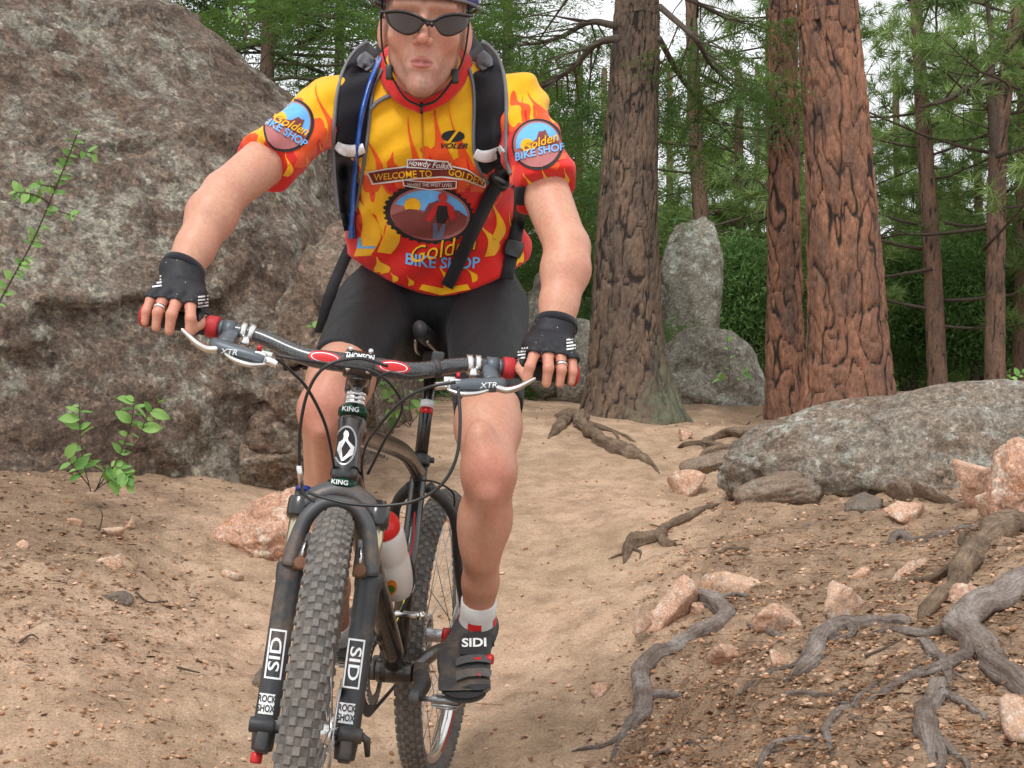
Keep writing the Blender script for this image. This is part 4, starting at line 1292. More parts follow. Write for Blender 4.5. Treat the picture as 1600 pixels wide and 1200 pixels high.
# ---------------------------------------------------------------- wheels
def wheel(M, centre, name, knob_n=88, rear=False):
    C = np.asarray(centre, float)
    Rr, rr = 0.3045, 0.0262
    w = empty('tmp', (0, 0, 0)); bpy.data.objects.remove(w)
    # casing
    seg, ring = 120, 20
    a = np.linspace(0, 2 * np.pi, seg, endpoint=False); b = np.linspace(0, 2 * np.pi, ring, endpoint=False)
    A, B = np.meshgrid(a, b, indexing='ij')
    rad = Rr + rr * np.cos(B)
    V = np.stack([rr * np.sin(B), rad * np.cos(A), rad * np.sin(A)], -1).reshape(-1, 3) + C
    F = [(i * ring + j, i * ring + (j + 1) % ring, ((i + 1) % seg) * ring + (j + 1) % ring, ((i + 1) % seg) * ring + j) for i in range(seg) for j in range(ring)]
    mb = MB(); mb.add(V, F)
    tyre = part('tyre', mb, M_CASING, M)
    # knobs
    mb = MB(); r = np.random.default_rng(3 if rear else 2)
    for i in range(knob_n):
        for row, (bb, off, hw, hl) in enumerate([(-1.28, .5, .0042, .0075), (-.86, 0, .0048, .0065), (-.36, .5, .0052, .0068), (.0, 0, .0050, .0066), (.36, .5, .0052, .0068), (.86, 0, .0048, .0065), (1.28, .5, .0042, .0075)]):
            aa = (i + off) / knob_n * 2 * np.pi
            er = np.array([math.sin(bb), math.cos(bb) * math.cos(aa), math.cos(bb) * math.sin(aa)])
            et = np.array([0, -math.sin(aa), math.cos(aa)])
            es = np.cross(et, er)
            p0 = C + np.array([0, math.cos(aa), math.sin(aa)]) * Rr + er * (rr + .0012)
            hh = .0022 if row in (0, 6) else .0015
            hwj, hlj = hw * r.uniform(.9, 1.1), hl * r.uniform(.75, .95)
            V8 = [p0 + es * sx * hwj * (.8 if sz > 0 else 1) + et * sy * hlj * (.82 if sz > 0 else 1) + er * sz * hh for sz in (-1, 1) for sy in (-1, 1) for sx in (-1, 1)]
            mb.add(V8, [(4, 5, 7, 6), (0, 1, 5, 4), (1, 3, 7, 5), (3, 2, 6, 7), (2, 0, 4, 6)])
    kn = part('tread_knobs', mb, M_TREAD, M, tyre, False); kn['kind'] = 'stuff'
    # rim
    mb = MB()
    prof = [(-.0125, .283), (-.0135, .276), (-.0110, .264), (-.004, .258), (.004, .258), (.0110, .264), (.0135, .276), (.0125, .283), (.009, .281), (-.009, .281)]
    n = len(prof)
    V = np.array([[x, rd * math.cos(t), rd * math.sin(t)] for t in a for (x, rd) in prof]) + C
    F = [(i * n + j, i * n + (j + 1) % n, ((i + 1) % seg) * n + (j + 1) % n, ((i + 1) % seg) * n + j) for i in range(seg) for j in range(n)]
    mb.add(V, F)
    rim = part('rim', mb, M_SILVER if rear else M_BLACKGLOSS, M)
    if rear:   # red printed bands on the rim's flank
        for (a0, a1) in [(i * 1.5708 + .15, i * 1.5708 + 1.1) for i in range(4)]:
            mb = MB(); t = np.linspace(a0, a1, 24)
            V = np.array([[sx * (.0118 + .0026 * (rd - .266) / .01 + .0004), rd * math.cos(q), rd * math.sin(q)] for sx in (1,) for q in t for rd in (.267, .2725)]) + C
            F = [(2 * k, 2 * k + 1, 2 * k + 3, 2 * k + 2) for k in range(23)]
            mb.add(V, F); part('rim_stripe', mb, M_RED, M, rim)
    # hub and spokes
    mb = MB()
    fl = .036
    mb.add(*lathe(C, [1, 0, 0], [(-.049, .006), (-.049, .0095), (-.038, .0095), (-.038, .028), (-fl + .001, .029), (-fl + .003, .017), (0, .0145), (fl - .003, .017), (fl - .001, .029), (.038, .028), (.038, .0095), (.049, .0095), (.049, .006)], 28))
    part('hub', mb, M_SILVER if not rear else M_ALLOY, M)
    if rear:
        mb = MB(); mb.add(*cyl(C + [.010, 0, 0], C + [.026, 0, 0], .0195, 24)); part('hub_sleeve', mb, M_RED, M)
    mb = MB()
    for i in range(32):
        t = i / 32 * 2 * np.pi; sd = 1 if i % 2 else -1
        h = t + (.75 if (i // 2) % 2 else -.75)
        mb.add(*tube([C + [sd * fl, .026 * math.cos(h), .026 * math.sin(h)], C + [sd * .003, .260 * math.cos(t), .260 * math.sin(t)]], .0010, 5))
    sp = part('spokes', mb, M_ALLOY, M); sp['kind'] = 'stuff'
    # disc rotor on the image-right side
    mb = MB()
    t = np.linspace(0, 2 * np.pi, 49)[:-1]
    Ro = .08
    V = np.array([[x, rd * math.cos(q), rd * math.sin(q)] for q in t for (x, rd) in ((.0405, Ro * (1 + .015 * math.cos(12 * q))), (.0405, .064), (.0425, .064), (.0425, Ro * (1 + .015 * math.cos(12 * q))))]) + C
    F = [(4 * i + j, 4 * i + (j + 1) % 4, 4 * ((i + 1) % 48) + (j + 1) % 4, 4 * ((i + 1) % 48) + j) for i in range(48) for j in range(4)]
    mb.add(V, F)
    for i in range(6):
        q = i / 6 * 2 * np.pi
        mb.add(*tube([C + [.0415, .022 * math.cos(q), .022 * math.sin(q)], C + [.0415, .066 * math.cos(q + .5), .066 * math.sin(q + .5)]], .0025, 5))
    part('brake_rotor', mb, M_ALLOY, M)
    return tyre

front_tyre = wheel(FM, (0, 0, 0), 'front')
REAR = np.array([0, 1.055, 0.0])
wheel(BM, REAR, 'rear', rear=True)

# ---------------------------------------------------------------- fork
LX = .062
fork_legs = []
for sx in (-1, 1):
    mb = MB()
    mb.add(*lathe(ax_pt(sx * LX, -.035), S_DIR, [(0, .008), (.003, .016), (.03, .0185), (.16, .0190), (.262, .0200), (.270, .0218), (.287, .0222), (.290, .020), (.291, .015)], 28))
    lower = part('fork_lower', mb, M_FORK, FM)
    fork_legs.append(lower)
    mb = MB(); mb.add(*lathe(ax_pt(sx * LX, .25), S_DIR, [(0, .0142), (.10, .0142)], 24)); part('stanchion', mb, M_GOLD, FM)
    # dropout and axle end
    mb = MB()
    mb.add(*rbox(ax_pt(sx * LX, -.022, .018), (.010, .026, .016), np.array([[1, 0, 0], S_FWD, S_DIR]), .4))
    mb.add(*cyl([sx * .048, 0, 0], [sx * (LX + .022), 0, 0], .0115, 18, bevel=.002))
    part('dropout', mb, M_MATBLACK, FM)
    mb = MB()
    if sx < 0: mb.add(*cyl(ax_pt(-LX - .006, -.052), ax_pt(-LX - .006, -.036), .009, 14, bevel=.002)); part('rebound_knob', mb, M_RED, FM)
    else:
        mb.add(*tube([[LX + .02, 0, 0], [LX + .03, .002, -.005], [LX + .034, .01, -.03]], [.007, .006, .004], 10)); part('skewer_lever', mb, M_MATBLACK, FM)
    # top cap of the stanchion
    mb = MB(); mb.add(*lathe(ax_pt(sx * LX, .330), S_DIR, [(0, .0185), (.004, .0205), (.030, .0205), (.034, .0185), (.036, .013), (.044, .012), (.045, .009)], 26))
    part('stanchion_cap', mb, M_BLACKGLOSS, FM)
    if sx < 0:
        mb = MB(); mb.add(*cyl(ax_pt(-LX, .374), ax_pt(-LX, .382), .0125, 18)); part('air_cap', mb, simple('blue_cap', (.03, .06, .30), .3, .6), FM)
    # brake boss with rusty bolt
    mb = MB(); mb.add(*rbox(ax_pt(sx * .047, .272, .022), (.012, .008, .030), np.array([[1, 0, 0], S_FWD, S_DIR]), .5))
    boss = part('brake_boss', mb, M_CROWN, FM)
    mb = MB(); mb.add(*cyl(ax_pt(sx * .046, .250, .026), ax_pt(sx * .046, .250, .040), .0105, 16, bevel=.002)); part('boss_bolt', mb, simple('rusty_bolt', lin(120, 84, 62), .7, .3), FM, boss)
    mb = MB(); mb.add(*cyl(ax_pt(sx * .046, .260, .038), ax_pt(sx * .043, .286, .036), .0028, 8)); part('brake_pin', mb, M_SILVER, FM, boss)

# arch: a swept bridge over the tyre
mb = MB()
arch = spline([ax_pt(-.062, .248, .012), ax_pt(-.057, .290, .020), ax_pt(-.048, .326, .026), ax_pt(-.026, .350, .030), ax_pt(0, .356, .031),
               ax_pt(.026, .350, .030), ax_pt(.048, .326, .026), ax_pt(.057, .290, .020), ax_pt(.062, .248, .012)], 6)
mb.add(*tube(arch, np.interp(np.linspace(0, 1, len(arch)), [0, .2, .5, .8, 1], [.020, .016, .0125, .016, .020]), 12, squash=.8))
part('fork_arch', mb, M_CROWN, FM)
mb = MB()
cr = spline([ax_pt(-.064, .350), ax_pt(-.045, .366), ax_pt(-.02, .380), ax_pt(0, .384), ax_pt(.02, .380), ax_pt(.045, .366), ax_pt(.064, .350)], 6)
mb.add(*tube(cr, np.interp(np.linspace(0, 1, len(cr)), [0, .5, 1], [.020, .024, .020]), 14, squash=.75))
part('fork_crown', mb, M_CROWN, FM)

# ---------------------------------------------------------------- frame
def fp(y, z, x=0): return np.array([x, y, z])
BB = fp(.628, -.012)
HT0, HT1 = ax_pt(0, .398), ax_pt(0, .512)
ST1 = BB + .43 * np.array([0, math.cos(math.radians(73)), math.sin(math.radians(73))])
mb = MB(); mb.add(*lathe(HT0, S_DIR, [(-.002, .0215), (.012, .0235), (.036, .0205), (.058, .0198), (.080, .0205), (.104, .0235), (.114, .0215)], 30)); head_tube = part('head_tube', mb, M_BLACKGLOSS, BM)
mb = MB(); mb.add(*lathe(ax_pt(0, .385), S_DIR, [(0, .0235), (.003, .0255), (.012, .0255), (.014, .023)], 30)); hs_low = part('lower_headset', mb, M_GREENHS, BM)
mb = MB(); mb.add(*lathe(ax_pt(0, .510), S_DIR, [(0, .023), (.003, .0255), (.013, .0255), (.018, .022), (.020, .017)], 30)); hs_up = part('upper_headset', mb, M_GREENHS, BM)
for k in range(3):
    mb = MB(); mb.add(*lathe(ax_pt(0, .5305 + .0078 * k), S_DIR, [(0, .0165), (.001, .0180), (.0066, .0180), (.0076, .0165)], 26)); part('headset_spacer', mb, M_SILVER, FM)
mb = MB(); mb.add(*tube(spline([ax_pt(0, .490, -.01), fp(.40, .432), fp(.60, .412), ST1 + [0, -.004, -.03]], 6), np.linspace(.0185, .0155, 19), 18, squash=1.1)); top_tube = part('top_tube', mb, M_FRAME, BM)
mb = MB(); mb.add(*tube(spline([ax_pt(0, .425, -.01), fp(.36, .23), BB + [0, -.01, .02]], 8), np.linspace(.021, .0225, 17), 18)); down_tube = part('down_tube', mb, M_BLACKGLOSS, BM)
mb = MB(); mb.add(*tube([BB, ST1], [.0178, .0172], 20)); seat_tube = part('seat_tube', mb, M_BLACKGLOSS, BM)
mb = MB(); mb.add(*cyl(BB + [-.036, 0, 0], BB + [.036, 0, 0], .0235, 24, bevel=.002)); part('bottom_bracket', mb, M_BLACKGLOSS, BM)
for sx in (-1, 1):
    mb = MB(); mb.add(*tube(spline([ST1 + [sx * .016, .012, -.055], ST1 + [sx * .048, .035, -.085], fp(.83, .268, sx * .066), fp(.905, .165, sx * .064), fp(1.0, .06, sx * .066), REAR + [sx * .067, 0, .01]], 6),
                            np.interp(np.linspace(0, 1, 31), [0, .3, 1], [.016, .0125, .0085]), 14, squash=.8)); part('seat_stay', mb, M_MATBLACK, BM)
    mb = MB(); mb.add(*tube(spline([BB + [sx * .028, .02, 0], fp(.76, .008, sx * .050), fp(.90, .004, sx * .060), REAR + [sx * .067, 0, 0]], 6), np.linspace(.013, .0095, 19), 12, squash=1.25)); part('chain_stay', mb, M_FRAME, BM)
    mb = MB(); mb.add(*rbox(REAR + [sx * .067, 0, .0], (.004, .018, .018), None, .5)); part('dropout', mb, M_ALLOY, BM)
mb = MB(); mb.add(*lathe(ST1, ST1 - BB, [(-.012, .0195), (-.009, .0205), (.008, .0205), (.010, .0165)], 24)); mb.add(*cyl(ST1 + [-.026, .012, 0], ST1 + [.026, .012, 0], .006, 12)); part('seat_clamp', mb, M_MATBLACK, BM)
SD = (ST1 - BB) / np.linalg.norm(ST1 - BB)
SP1 = ST1 + .215 * SD
mb = MB(); mb.add(*tube([ST1, SP1], [.0137, .0137], 24)); seat_post = part('seat_post', mb, M_BLACKGLOSS, BM)
mb = MB(); mb.add(*lathe(ST1 + SD * .098, SD, [(0, .0140), (.0, .0141), (.013, .0141), (.013, .0140)], 24)); part('red_band', mb, M_RED, BM, seat_post)
mb = MB(); mb.add(*lathe(ST1 + SD * .112, SD, [(0, .0140), (.0, .0141), (.016, .0141), (.016, .0140)], 24)); part('white_band', mb, M_WHITE, BM, seat_post)
mb = MB(); mb.add(*rbox(SP1 + SD * .012, (.02, .018, .014), None, .4)); part('saddle_clamp', mb, M_MATBLACK, BM)
# saddle
def saddle_shape():
    V, F = [], []
    ys = np.linspace(-.15, .125, 22)
    for y in ys:
        t = (y + .15) / .275
        hw = .019 + .050 * smooth01(t, .42, .95); 
        if t < .06: hw *= .75
        if t > .96: hw *= .85
        zc = .002 + .012 * (t - .5) ** 2 * 4
        for a in np.linspace(0, 2 * np.pi, 14, endpoint=False):
            V.append([hw * math.cos(a), y, zc + (.016 if math.sin(a) > 0 else .020) * math.sin(a) * (1 if abs(math.cos(a)) < .95 else .6)])
    n = 14
    for i in range(len(ys) - 1):
        for k in range(n): F.append((i * n + k, i * n + (k + 1) % n, (i + 1) * n + (k + 1) % n, (i + 1) * n + k))
    F.append(tuple(range(n))[::-1]); F.append(tuple((len(ys) - 1) * n + k for k in range(n)))
    return np.array(V), F
V, F = saddle_shape()
mb = MB(); mb.add(V + SP1 + [0, .01, .045], F); saddle = part('saddle', mb, M_MATBLACK, BM)
mb = MB()
for sx in (-1, 1): mb.add(*tube(spline([SP1 + [sx * .012, -.12, .035], SP1 + [sx * .022, -.05, .017], SP1 + [sx * .022, .05, .017], SP1 + [sx * .03, .10, .035]], 5), .0035, 8))
part('saddle_rails', mb, M_ALLOY, BM)

# ---------------------------------------------------------------- cranks, pedals, rings
CRK = .172
for sx, s in ((1, -1), (-1, 1)):        # image-right crank points forward, the other back
    ang = math.radians(-4)
    e = BB + [sx * .078, s * CRK * math.cos(ang), s * CRK * math.sin(ang) * s - .004]
    b = BB + [sx * .050, 0, 0]
    mb = MB(); q = spline([b, (b + e) / 2 + [sx * .010, 0, 0], e], 6)
    mb.add(*tube(q, np.linspace(.0175, .0125, len(q)), 14, squash=.75)); mb.add(*cyl(b - [sx * .012, 0, 0], b + [sx * .014, 0, 0], .021, 20, bevel=.003)); mb.add(*cyl(e - [sx * .009, 0, 0], e + [sx * .009, 0, 0], .016, 18, bevel=.003))
    part('crank_arm', mb, M_CROWN, BM)
    mb = MB(); mb.add(*cyl(e + [sx * .008, 0, 0], e + [sx * .092, 0, 0], .0048, 12)); mb.add(*cyl(e + [sx * .03, 0, 0], e + [sx * .088, 0, 0], .0095, 14, bevel=.002))
    for (dy, dz) in ((-.028, -.004), (.028, .004)):
        mb.add(*tube([e + [sx * .034, dy * .3, 0], e + [sx * .036, dy, dz], e + [sx * .084, dy, dz], e + [sx * .086, dy * .3, 0]], .0026, 7))
    for dz in (-.012, .012):
        mb.add(*tube([e + [sx * .040, 0, dz * .4], e + [sx * .042, -.012, dz], e + [sx * .078, -.012, dz], e + [sx * .080, 0, dz * .4]], .0022, 7))
    part('pedal', mb, M_ALLOY, BM)
    if sx > 0: PEDAL_L = xf(BM, e + [.070, 0, 0])
    else: PEDAL_R = xf(BM, e + [-.060, 0, 0])
def toothed(c, r, teeth, x, th=.002):
    V, F = [], []
    n = teeth * 4
    for xx in (x - th, x + th):
        for i in range(n):
            rr = r + (.0035 if i % 4 in (1, 2) else -.0015); a = i / n * 2 * np.pi
            V.append([c[0] + xx, c[1] + rr * math.cos(a), c[2] + rr * math.sin(a)])
        for i in range(n):
            a = i / n * 2 * np.pi; V.append([c[0] + xx, c[1] + (r * .78) * math.cos(a), c[2] + (r * .78) * math.sin(a)])
    for i in range(n):
        j = (i + 1) % n
        F += [(i, j, n + j, n + i), (2 * n + i, 3 * n + i, 3 * n + j, 2 * n + j), (i, 2 * n + i, 2 * n + j, j), (n + i, n + j, 3 * n + j, 3 * n + i)]
    return np.array(V), F
for r, x, tn in ((.087, -.046, 44), (.064, -.040, 32)):
    mb = MB(); mb.add(*toothed(BB, r, tn, x)); part('chainring', mb, M_MATBLACK if r > .08 else M_ALLOY, BM, smooth=False)
mb = MB()
for k in range(7): mb.add(*toothed(REAR, .024 + .0038 * k, 12 + 2 * k, -.047 + .0040 * k, .0009))
part('cassette', mb, M_ALLOY, BM, smooth=False)
mb = MB(); ch = []
for k in range(24): ch.append(BB + [-.046, 0, 0] + np.array([0, -math.sin(k / 23 * math.pi) * .088, math.cos(k / 23 * math.pi) * .088]))
ch += [REAR + [-.036, 0, -.045]]
ch2 = ch + [REAR + [-.036, .04, -.02], REAR + [-.036, .03, .03], REAR + [-.036, 0, .04]]
mb.add(*tube(np.array(ch2), .0038, 6, close=True)); part('chain', mb, M_MATBLACK, BM)
mb = MB(); mb.add(*rbox(REAR + [-.062, -.005, -.04], (.012, .014, .035), None, .4)); mb.add(*rbox(REAR + [-.050, -.03, -.10], (.006, .012, .040), None, .4)); part('rear_derailleur', mb, M_MATBLACK, BM)
mb = MB(); mb.add(*rbox(BB + [.030, -.03, .115], (.030, .010, .0065), None, .6)); mb.add(*cyl(BB + [.052, -.042, .115], BB + [.052, -.020, .115], .0085, 14)); part('derailleur_clamp', mb, M_SILVER, BM)

# ---------------------------------------------------------------- bottle and cage
dt_a, dt_b = ax_pt(0, .425, -.01), BB + [0, -.01, .02]
u_dt = (dt_b - dt_a) / np.linalg.norm(dt_b - dt_a)
n_dt = np.array([0, -u_dt[2], u_dt[1]]); n_dt = n_dt if n_dt[1] > 0 else -n_dt
bo = dt_a + u_dt * .42 + n_dt * .066 + np.array([.012, 0, 0])
mb = MB()
for k in (-1, 1):
    mb.add(*tube(spline([bo + [k * .015, 0, 0] - n_dt * .042 + u_dt * .02, bo + [k * .036, 0, 0] - u_dt * .02, bo + [k * .03, 0, 0] - u_dt * .07 + n_dt * .02, bo - u_dt * .085 + n_dt * .037], 5), .003, 7))
part('bottle_cage', mb, M_MATBLACK, BM)
bottle = empty('water_bottle', tuple(xf(BM, bo))); tag(bottle, 'white water bottle with a red cap in the bike\'s frame cage', 'bottle')
def _plast():
    m = NT('bottle_plastic'); m.set(lin(226, 224, 220), .35, 0, .5)
    m.b.inputs['Subsurface Weight'].default_value = .3; m.b.inputs['Subsurface Radius'].default_value = (.02, .02, .02)
    return m.m
mb = MB(); mb.add(*lathe(bo, -u_dt, [(-.005, .005), (-.003, .031), (.002, .0355), (.085, .0362), (.095, .033), (.105, .033), (.115, .0362), (.165, .0360), (.178, .030), (.180, .026)], 32)); bottle_body = part('body', mb, _plast(), BM, bottle)
mb = MB(); mb.add(*lathe(bo - u_dt * .176, -u_dt, [(0, .029), (.003, .0315), (.016, .0315), (.026, .024), (.034, .013), (.036, .011), (.050, .011), (.052, .007)], 28)); part('cap', mb, simple('red_plastic', lin(214, 30, 28), .4), BM, bottle)

# ---------------------------------------------------------------- stem and bars
CL = ax_pt(0, .566, .100)
mb = MB(); mb.add(*tube([ax_pt(0, .566, -.004), ax_pt(0, .567, .03), CL - S_FWD * .012], [.0185, .0165, .019], 20)); mb.add(*lathe(ax_pt(0, .554), S_DIR, [(0, .0195), (.002, .0205), (.032, .0205), (.034, .0185)], 26)); stem = part('stem', mb, M_BLACKGLOSS, FM)
mb = MB(); mb.add(*cyl(CL - [.024, 0, 0], CL + [.024, 0, 0], .0225, 26, bevel=.003))
faceplate = part('stem_faceplate', mb, M_BLACKGLOSS, FM)
for sx in (-1, 1):
    for k in (-1, 1):
        mb = MB(); mb.add(*cyl(CL + S_FWD * .014 + S_DIR * k * .017 + [sx * .016, 0, 0], CL + S_FWD * .0245 + S_DIR * k * .017 + [sx * .016, 0, 0], .004, 10)); part('stem_bolt', mb, M_SILVER, FM, faceplate)
def bar_pt(x):
    s = 1 if x > 0 else -1; ax = abs(x)
    rise = .030 * smooth01(np.array([ax]), .065, .195)[0] + .006 * max(0, ax - .195) / .15
    sweep = .030 * max(0, ax - .06) / .27 + .012 * smooth01(np.array([ax]), .06, .17)[0]
    return CL + np.array([x, sweep, 0]) + S_DIR * rise
xs = np.linspace(-.350, .350, 80)
bp = np.array([bar_pt(x) for x in xs])
mb = MB(); mb.add(*tube(bp, np.interp(np.abs(xs), [0, .05, .17, .33], [.0157, .0157, .0118, .0112]), 22)); handlebar = part('handlebar', mb, M_CARBON, FM)
GR = {}
for sx in (-1, 1):
    def gp(x): return bar_pt(sx * (x + .027))
    mb = MB(); mb.add(*tube([gp(x) for x in np.linspace(.218, .325, 12)], .0158, 20)); part('grip', mb, M_RUBBER, FM)
    mb = MB(); mb.add(*tube([gp(x) for x in (.205, .207, .222, .224)], [.0165, .0180, .0180, .0165], 20)); part('grip_collar', mb, M_REDRUB, FM)
    mb = MB(); mb.add(*tube([gp(x) for x in (.316, .318, .330, .333)], [.0165, .0185, .0185, .012], 20)); part('grip_end', mb, M_REDRUB, FM)
    # lever perch, body and blade
    c = gp(.165)
    dn = -S_DIR * .85 + S_FWD * .52; dn /= np.linalg.norm(dn)
    ou = np.array([sx, 0, 0])
    mb = MB()
    for xx in (.150, .163): mb.add(*tube([gp(xx - .004), gp(xx + .004)], [.0165, .0165], 20))
    mb.add(*cyl(c + dn * .014 - ou * .008, c + dn * .034 - ou * .008, .0075, 12)); part('lever_clamp', mb, M_SILVER, FM)
    mb = MB()
    mb.add(*tube(spline([gp(.182) + dn * .006, gp(.186) + dn * .022, gp(.190) + dn * .042], 5), np.linspace(.0135, .0150, 11), 14, squash=.7))
    mb.add(*tube(spline([gp(.120) + dn * .052, gp(.140) + dn * .056, gp(.172) + dn * .054, gp(.196) + dn * .048, gp(.205) + dn * .040], 5), np.interp(np.linspace(0, 1, 21), [0, .2, .7, 1], [.0105, .0135, .0155, .011]), 16, squash=.8))
    mb.add(*tube([gp(.178), gp(.196)], [.0155, .0155], 18)); mb.add(*tube([gp(.197), gp(.203)], [.0135, .0135], 18))
    lever_body = part('lever_body', mb, M_LEVERGREY, FM)
    if sx < 0: LEVER_A = lever_body
    else: LEVER_B = lever_body
    mb = MB()
    bl = spline([gp(.196) + dn * .056, gp(.212) + dn * .060, gp(.228) + dn * .056 + S_FWD * .008, gp(.244) + dn * .044 + S_FWD * .016, gp(.256) + dn * .034 + S_FWD * .022], 6)
    mb.add(*tube(bl, np.interp(np.linspace(0, 1, len(bl)), [0, .3, .8, 1], [.0120, .0110, .0070, .0060]), 12, squash=.55)); part('brake_lever', mb, M_SILVER, FM)
    mb = MB(); mb.add(*tube(spline([gp(.118) + dn * .062, gp(.140) + dn * .078, gp(.165) + dn * .076, gp(.182) + dn * .064], 5), np.interp(np.linspace(0, 1, 16), [0, .4, 1], [.006, .0095, .006]), 10, squash=.5)); part('shift_paddle', mb, M_SILVER, FM)
    mb = MB(); mb.add(*cyl(gp(.120) + dn * .050, gp(.098) + dn * .048, .0070, 14, bevel=.001)); mb.add(*cyl(gp(.128) + dn * .040, gp(.110) + dn * .034, .0060, 12, bevel=.001)); mb.add(*rbox(gp(.128) + dn * .052, (.010, .010, .010), None, .3)); part('cable_adjuster', mb, M_SILVER, FM)
    mb = MB(); mb.add(*cyl(gp(.136) + dn * .030, gp(.130) + dn * .028, .0052, 12)); part('adjuster_ring', mb, M_RED, FM)
    GR[sx] = [xf(FM, gp(x)) for x in (.235, .255, .275, .295, .315)]
    if sx > 0:
        mb = MB(); mb.add(*tube([gp(.092), gp(.100)], [.0155, .0155], 16)); mb.add(*rbox(gp(.097) + S_DIR * .020, (.010, .008, .009), None, .4)); part('bar_clamp', mb, M_MATBLACK, FM)

# ---------------------------------------------------------------- cables
def cable(pts, r=.0025, mat=M_CABLE):
    q = spline([P(*p) for p in pts], 8)
    mb = MB(); mb.add(*tube(q, r, 8)); return mb.build('cable', mat, bike)
cable([(432, 555, 1.93), (470, 562, 1.93), (520, 570, 1.95), (575, 578, 1.96), (610, 600, 1.98), (628, 640, 2.02), (600, 690, 2.12), (575, 740, 2.16)])
cable([(606, 572, 1.93), (560, 560, 1.92), (510, 572, 1.91), (482, 610, 1.92), (469, 670, 1.94), (468, 730, 1.96), (470, 758, 1.97), (478, 775, 1.97), (492, 784, 1.97)])
cable([(432, 560, 1.96), (455, 580, 1.99), (480, 607, 2.02), (505, 655, 2.06), (517, 700, 2.12), (524, 745, 2.20), (534, 800, 2.32), (545, 860, 2.40)])
cable([(712, 597, 1.96), (670, 605, 1.96), (630, 625, 1.97), (595, 662, 2.0), (570, 700, 2.10), (566, 745, 2.22), (576, 800, 2.34), (590, 860, 2.42)])
cable([(716, 605, 1.96), (719, 660, 1.94), (713, 715, 1.93), (690, 757, 1.93), (650, 782, 1.93), (600, 790, 1.93), (545, 787, 1.93), (500, 776, 1.94), (482, 770, 1.95)])
cable([(670, 585, 1.95), (640, 588, 1.93), (610, 582, 1.93), (590, 590, 1.95)], .0023)
mb = MB(); mb.add(*tube(spline([P(648, 750, 2.72), P(680, 753, 2.74), P(706, 768, 2.78), P(710, 790, 2.82), P(700, 805, 2.85)], 6), .0023, 7)); mb.build('cable', M_CABLE, bike)
mb = MB(); mb.add(*cyl(P(467, 728, 1.955), P(471, 760, 1.972), .0040, 10)); mb.build('cable_ferrule', M_SILVER, bike)



# ================================================================== THE RIDER
def m_skin(name='skin'):
    m = NT(name)
    base = m.attr('tint')
    c = m.mix(m.ramp(m.noise(26, 5, .6), [(.35, 0), (.7, .6)]), base, lin(198, 130, 110))
    c = m.mix(.5, c, m.ramp(m.noise(160, 4, .6), [(.3, .78), (.7, 1.18)]), 'MULTIPLY')
    m.set(c, .45, 0, .45)
    m.b.inputs['Subsurface Weight'].default_value = .12
    m.b.inputs['Subsurface Radius'].default_value = (.012, .005, .003)
    m.bump(m.math('ADD', m.noise(300, 4), m.noise(45, 3)), .22, .003)
    return m.m
M_SKIN = m_skin()
SKIN = np.array(lin(200, 150, 124))

def m_cloth(name, col, rough=.75, weave=900, fold=.5, sheen=.2):
    m = NT(name)
    m.set(m.mix(1., col, m.ramp(m.noise(14, 4), [(.3, .88), (.7, 1.1)]), 'MULTIPLY'), rough, 0, .25)
    m.b.inputs['Sheen Weight'].default_value = sheen
    m.bump(m.math('ADD', m.math('MULTIPLY', m.noise(weave, 2), .15), m.noise(22, 4, .55, (1, 1, .6), .8)), fold, .012)
    return m.m
YEL, ORA, RED_ = lin(238, 176, 22), lin(232, 84, 28), lin(212, 34, 26)
M_YEL, M_ORA, M_JRED = (m_cloth('jersey_' + n, c) for n, c in (('yellow', YEL), ('orange', ORA), ('red', RED_)))
def m_jersey():
    m = NT('flame_jersey')
    t = m.attr('blaze', 'Fac')
    f = m.math('ADD', t, m.math('MULTIPLY', m.math('SUBTRACT', m.noise(24, 2, .4, (1, .6, .28), .9), .5), 1.9))
    c = m.ramp(f, [(0, YEL), (.42, YEL), (.425, ORA), (.62, ORA), (.625, RED_), (1, RED_)], 'CONSTANT')
    c = m.mix(1., c, m.ramp(m.noise(14, 4), [(.3, .9), (.7, 1.08)]), 'MULTIPLY')
    m.set(c, .7, 0, .25)
    m.b.inputs['Sheen Weight'].default_value = .15
    m.bump(m.math('ADD', m.math('MULTIPLY', m.noise(900, 2), .15), m.noise(20, 4, .55, (1, 1, .6), .8)), .45, .012)
    return m.m
M_JERSEY = m_jersey()
M_LYCRA = m_cloth('black_lycra', (.0095, .0090, .0108), .48, 1200, .5, .08)
M_GLOVE = None
def m_glove():
    m = NT('black_glove')
    d = m.voro(85)
    w = m.ramp(d, [(0, 1), (.055, 1), (.075, 0)])
    c = m.mix(w, (.012, .012, .016), (.7, .7, .7))
    m.set(c, .6, 0, .4); m.bump(m.noise(60, 4), .4, .004)
    return m.m
M_GLOVE = m_glove()
M_STRAP = m_cloth('pack_strap', (.013, .012, .016), .8, 1500, .3, .1)
M_PIPING = simple('grey_piping', lin(112, 112, 116), .7)
M_REFLECT = simple('reflective_tape', (.95, .95, .96), .3, 0, var=.01, spec=.8)
M_WEB = m_cloth('webbing', (.013, .013, .015), .8, 700, .4, .1)
M_BUCKLE = simple('buckle_plastic', (.016, .016, .018), .4)
M_TUBE = simple('blue_drink_tube', lin(30, 84, 168), .25, coat=.4)
M_LENS = simple('dark_brown_lens', lin(52, 38, 32), .2, .0, var=.05, spec=.35)
M_GFRAME = simple('black_glasses_frame', (.010, .010, .011), .3)

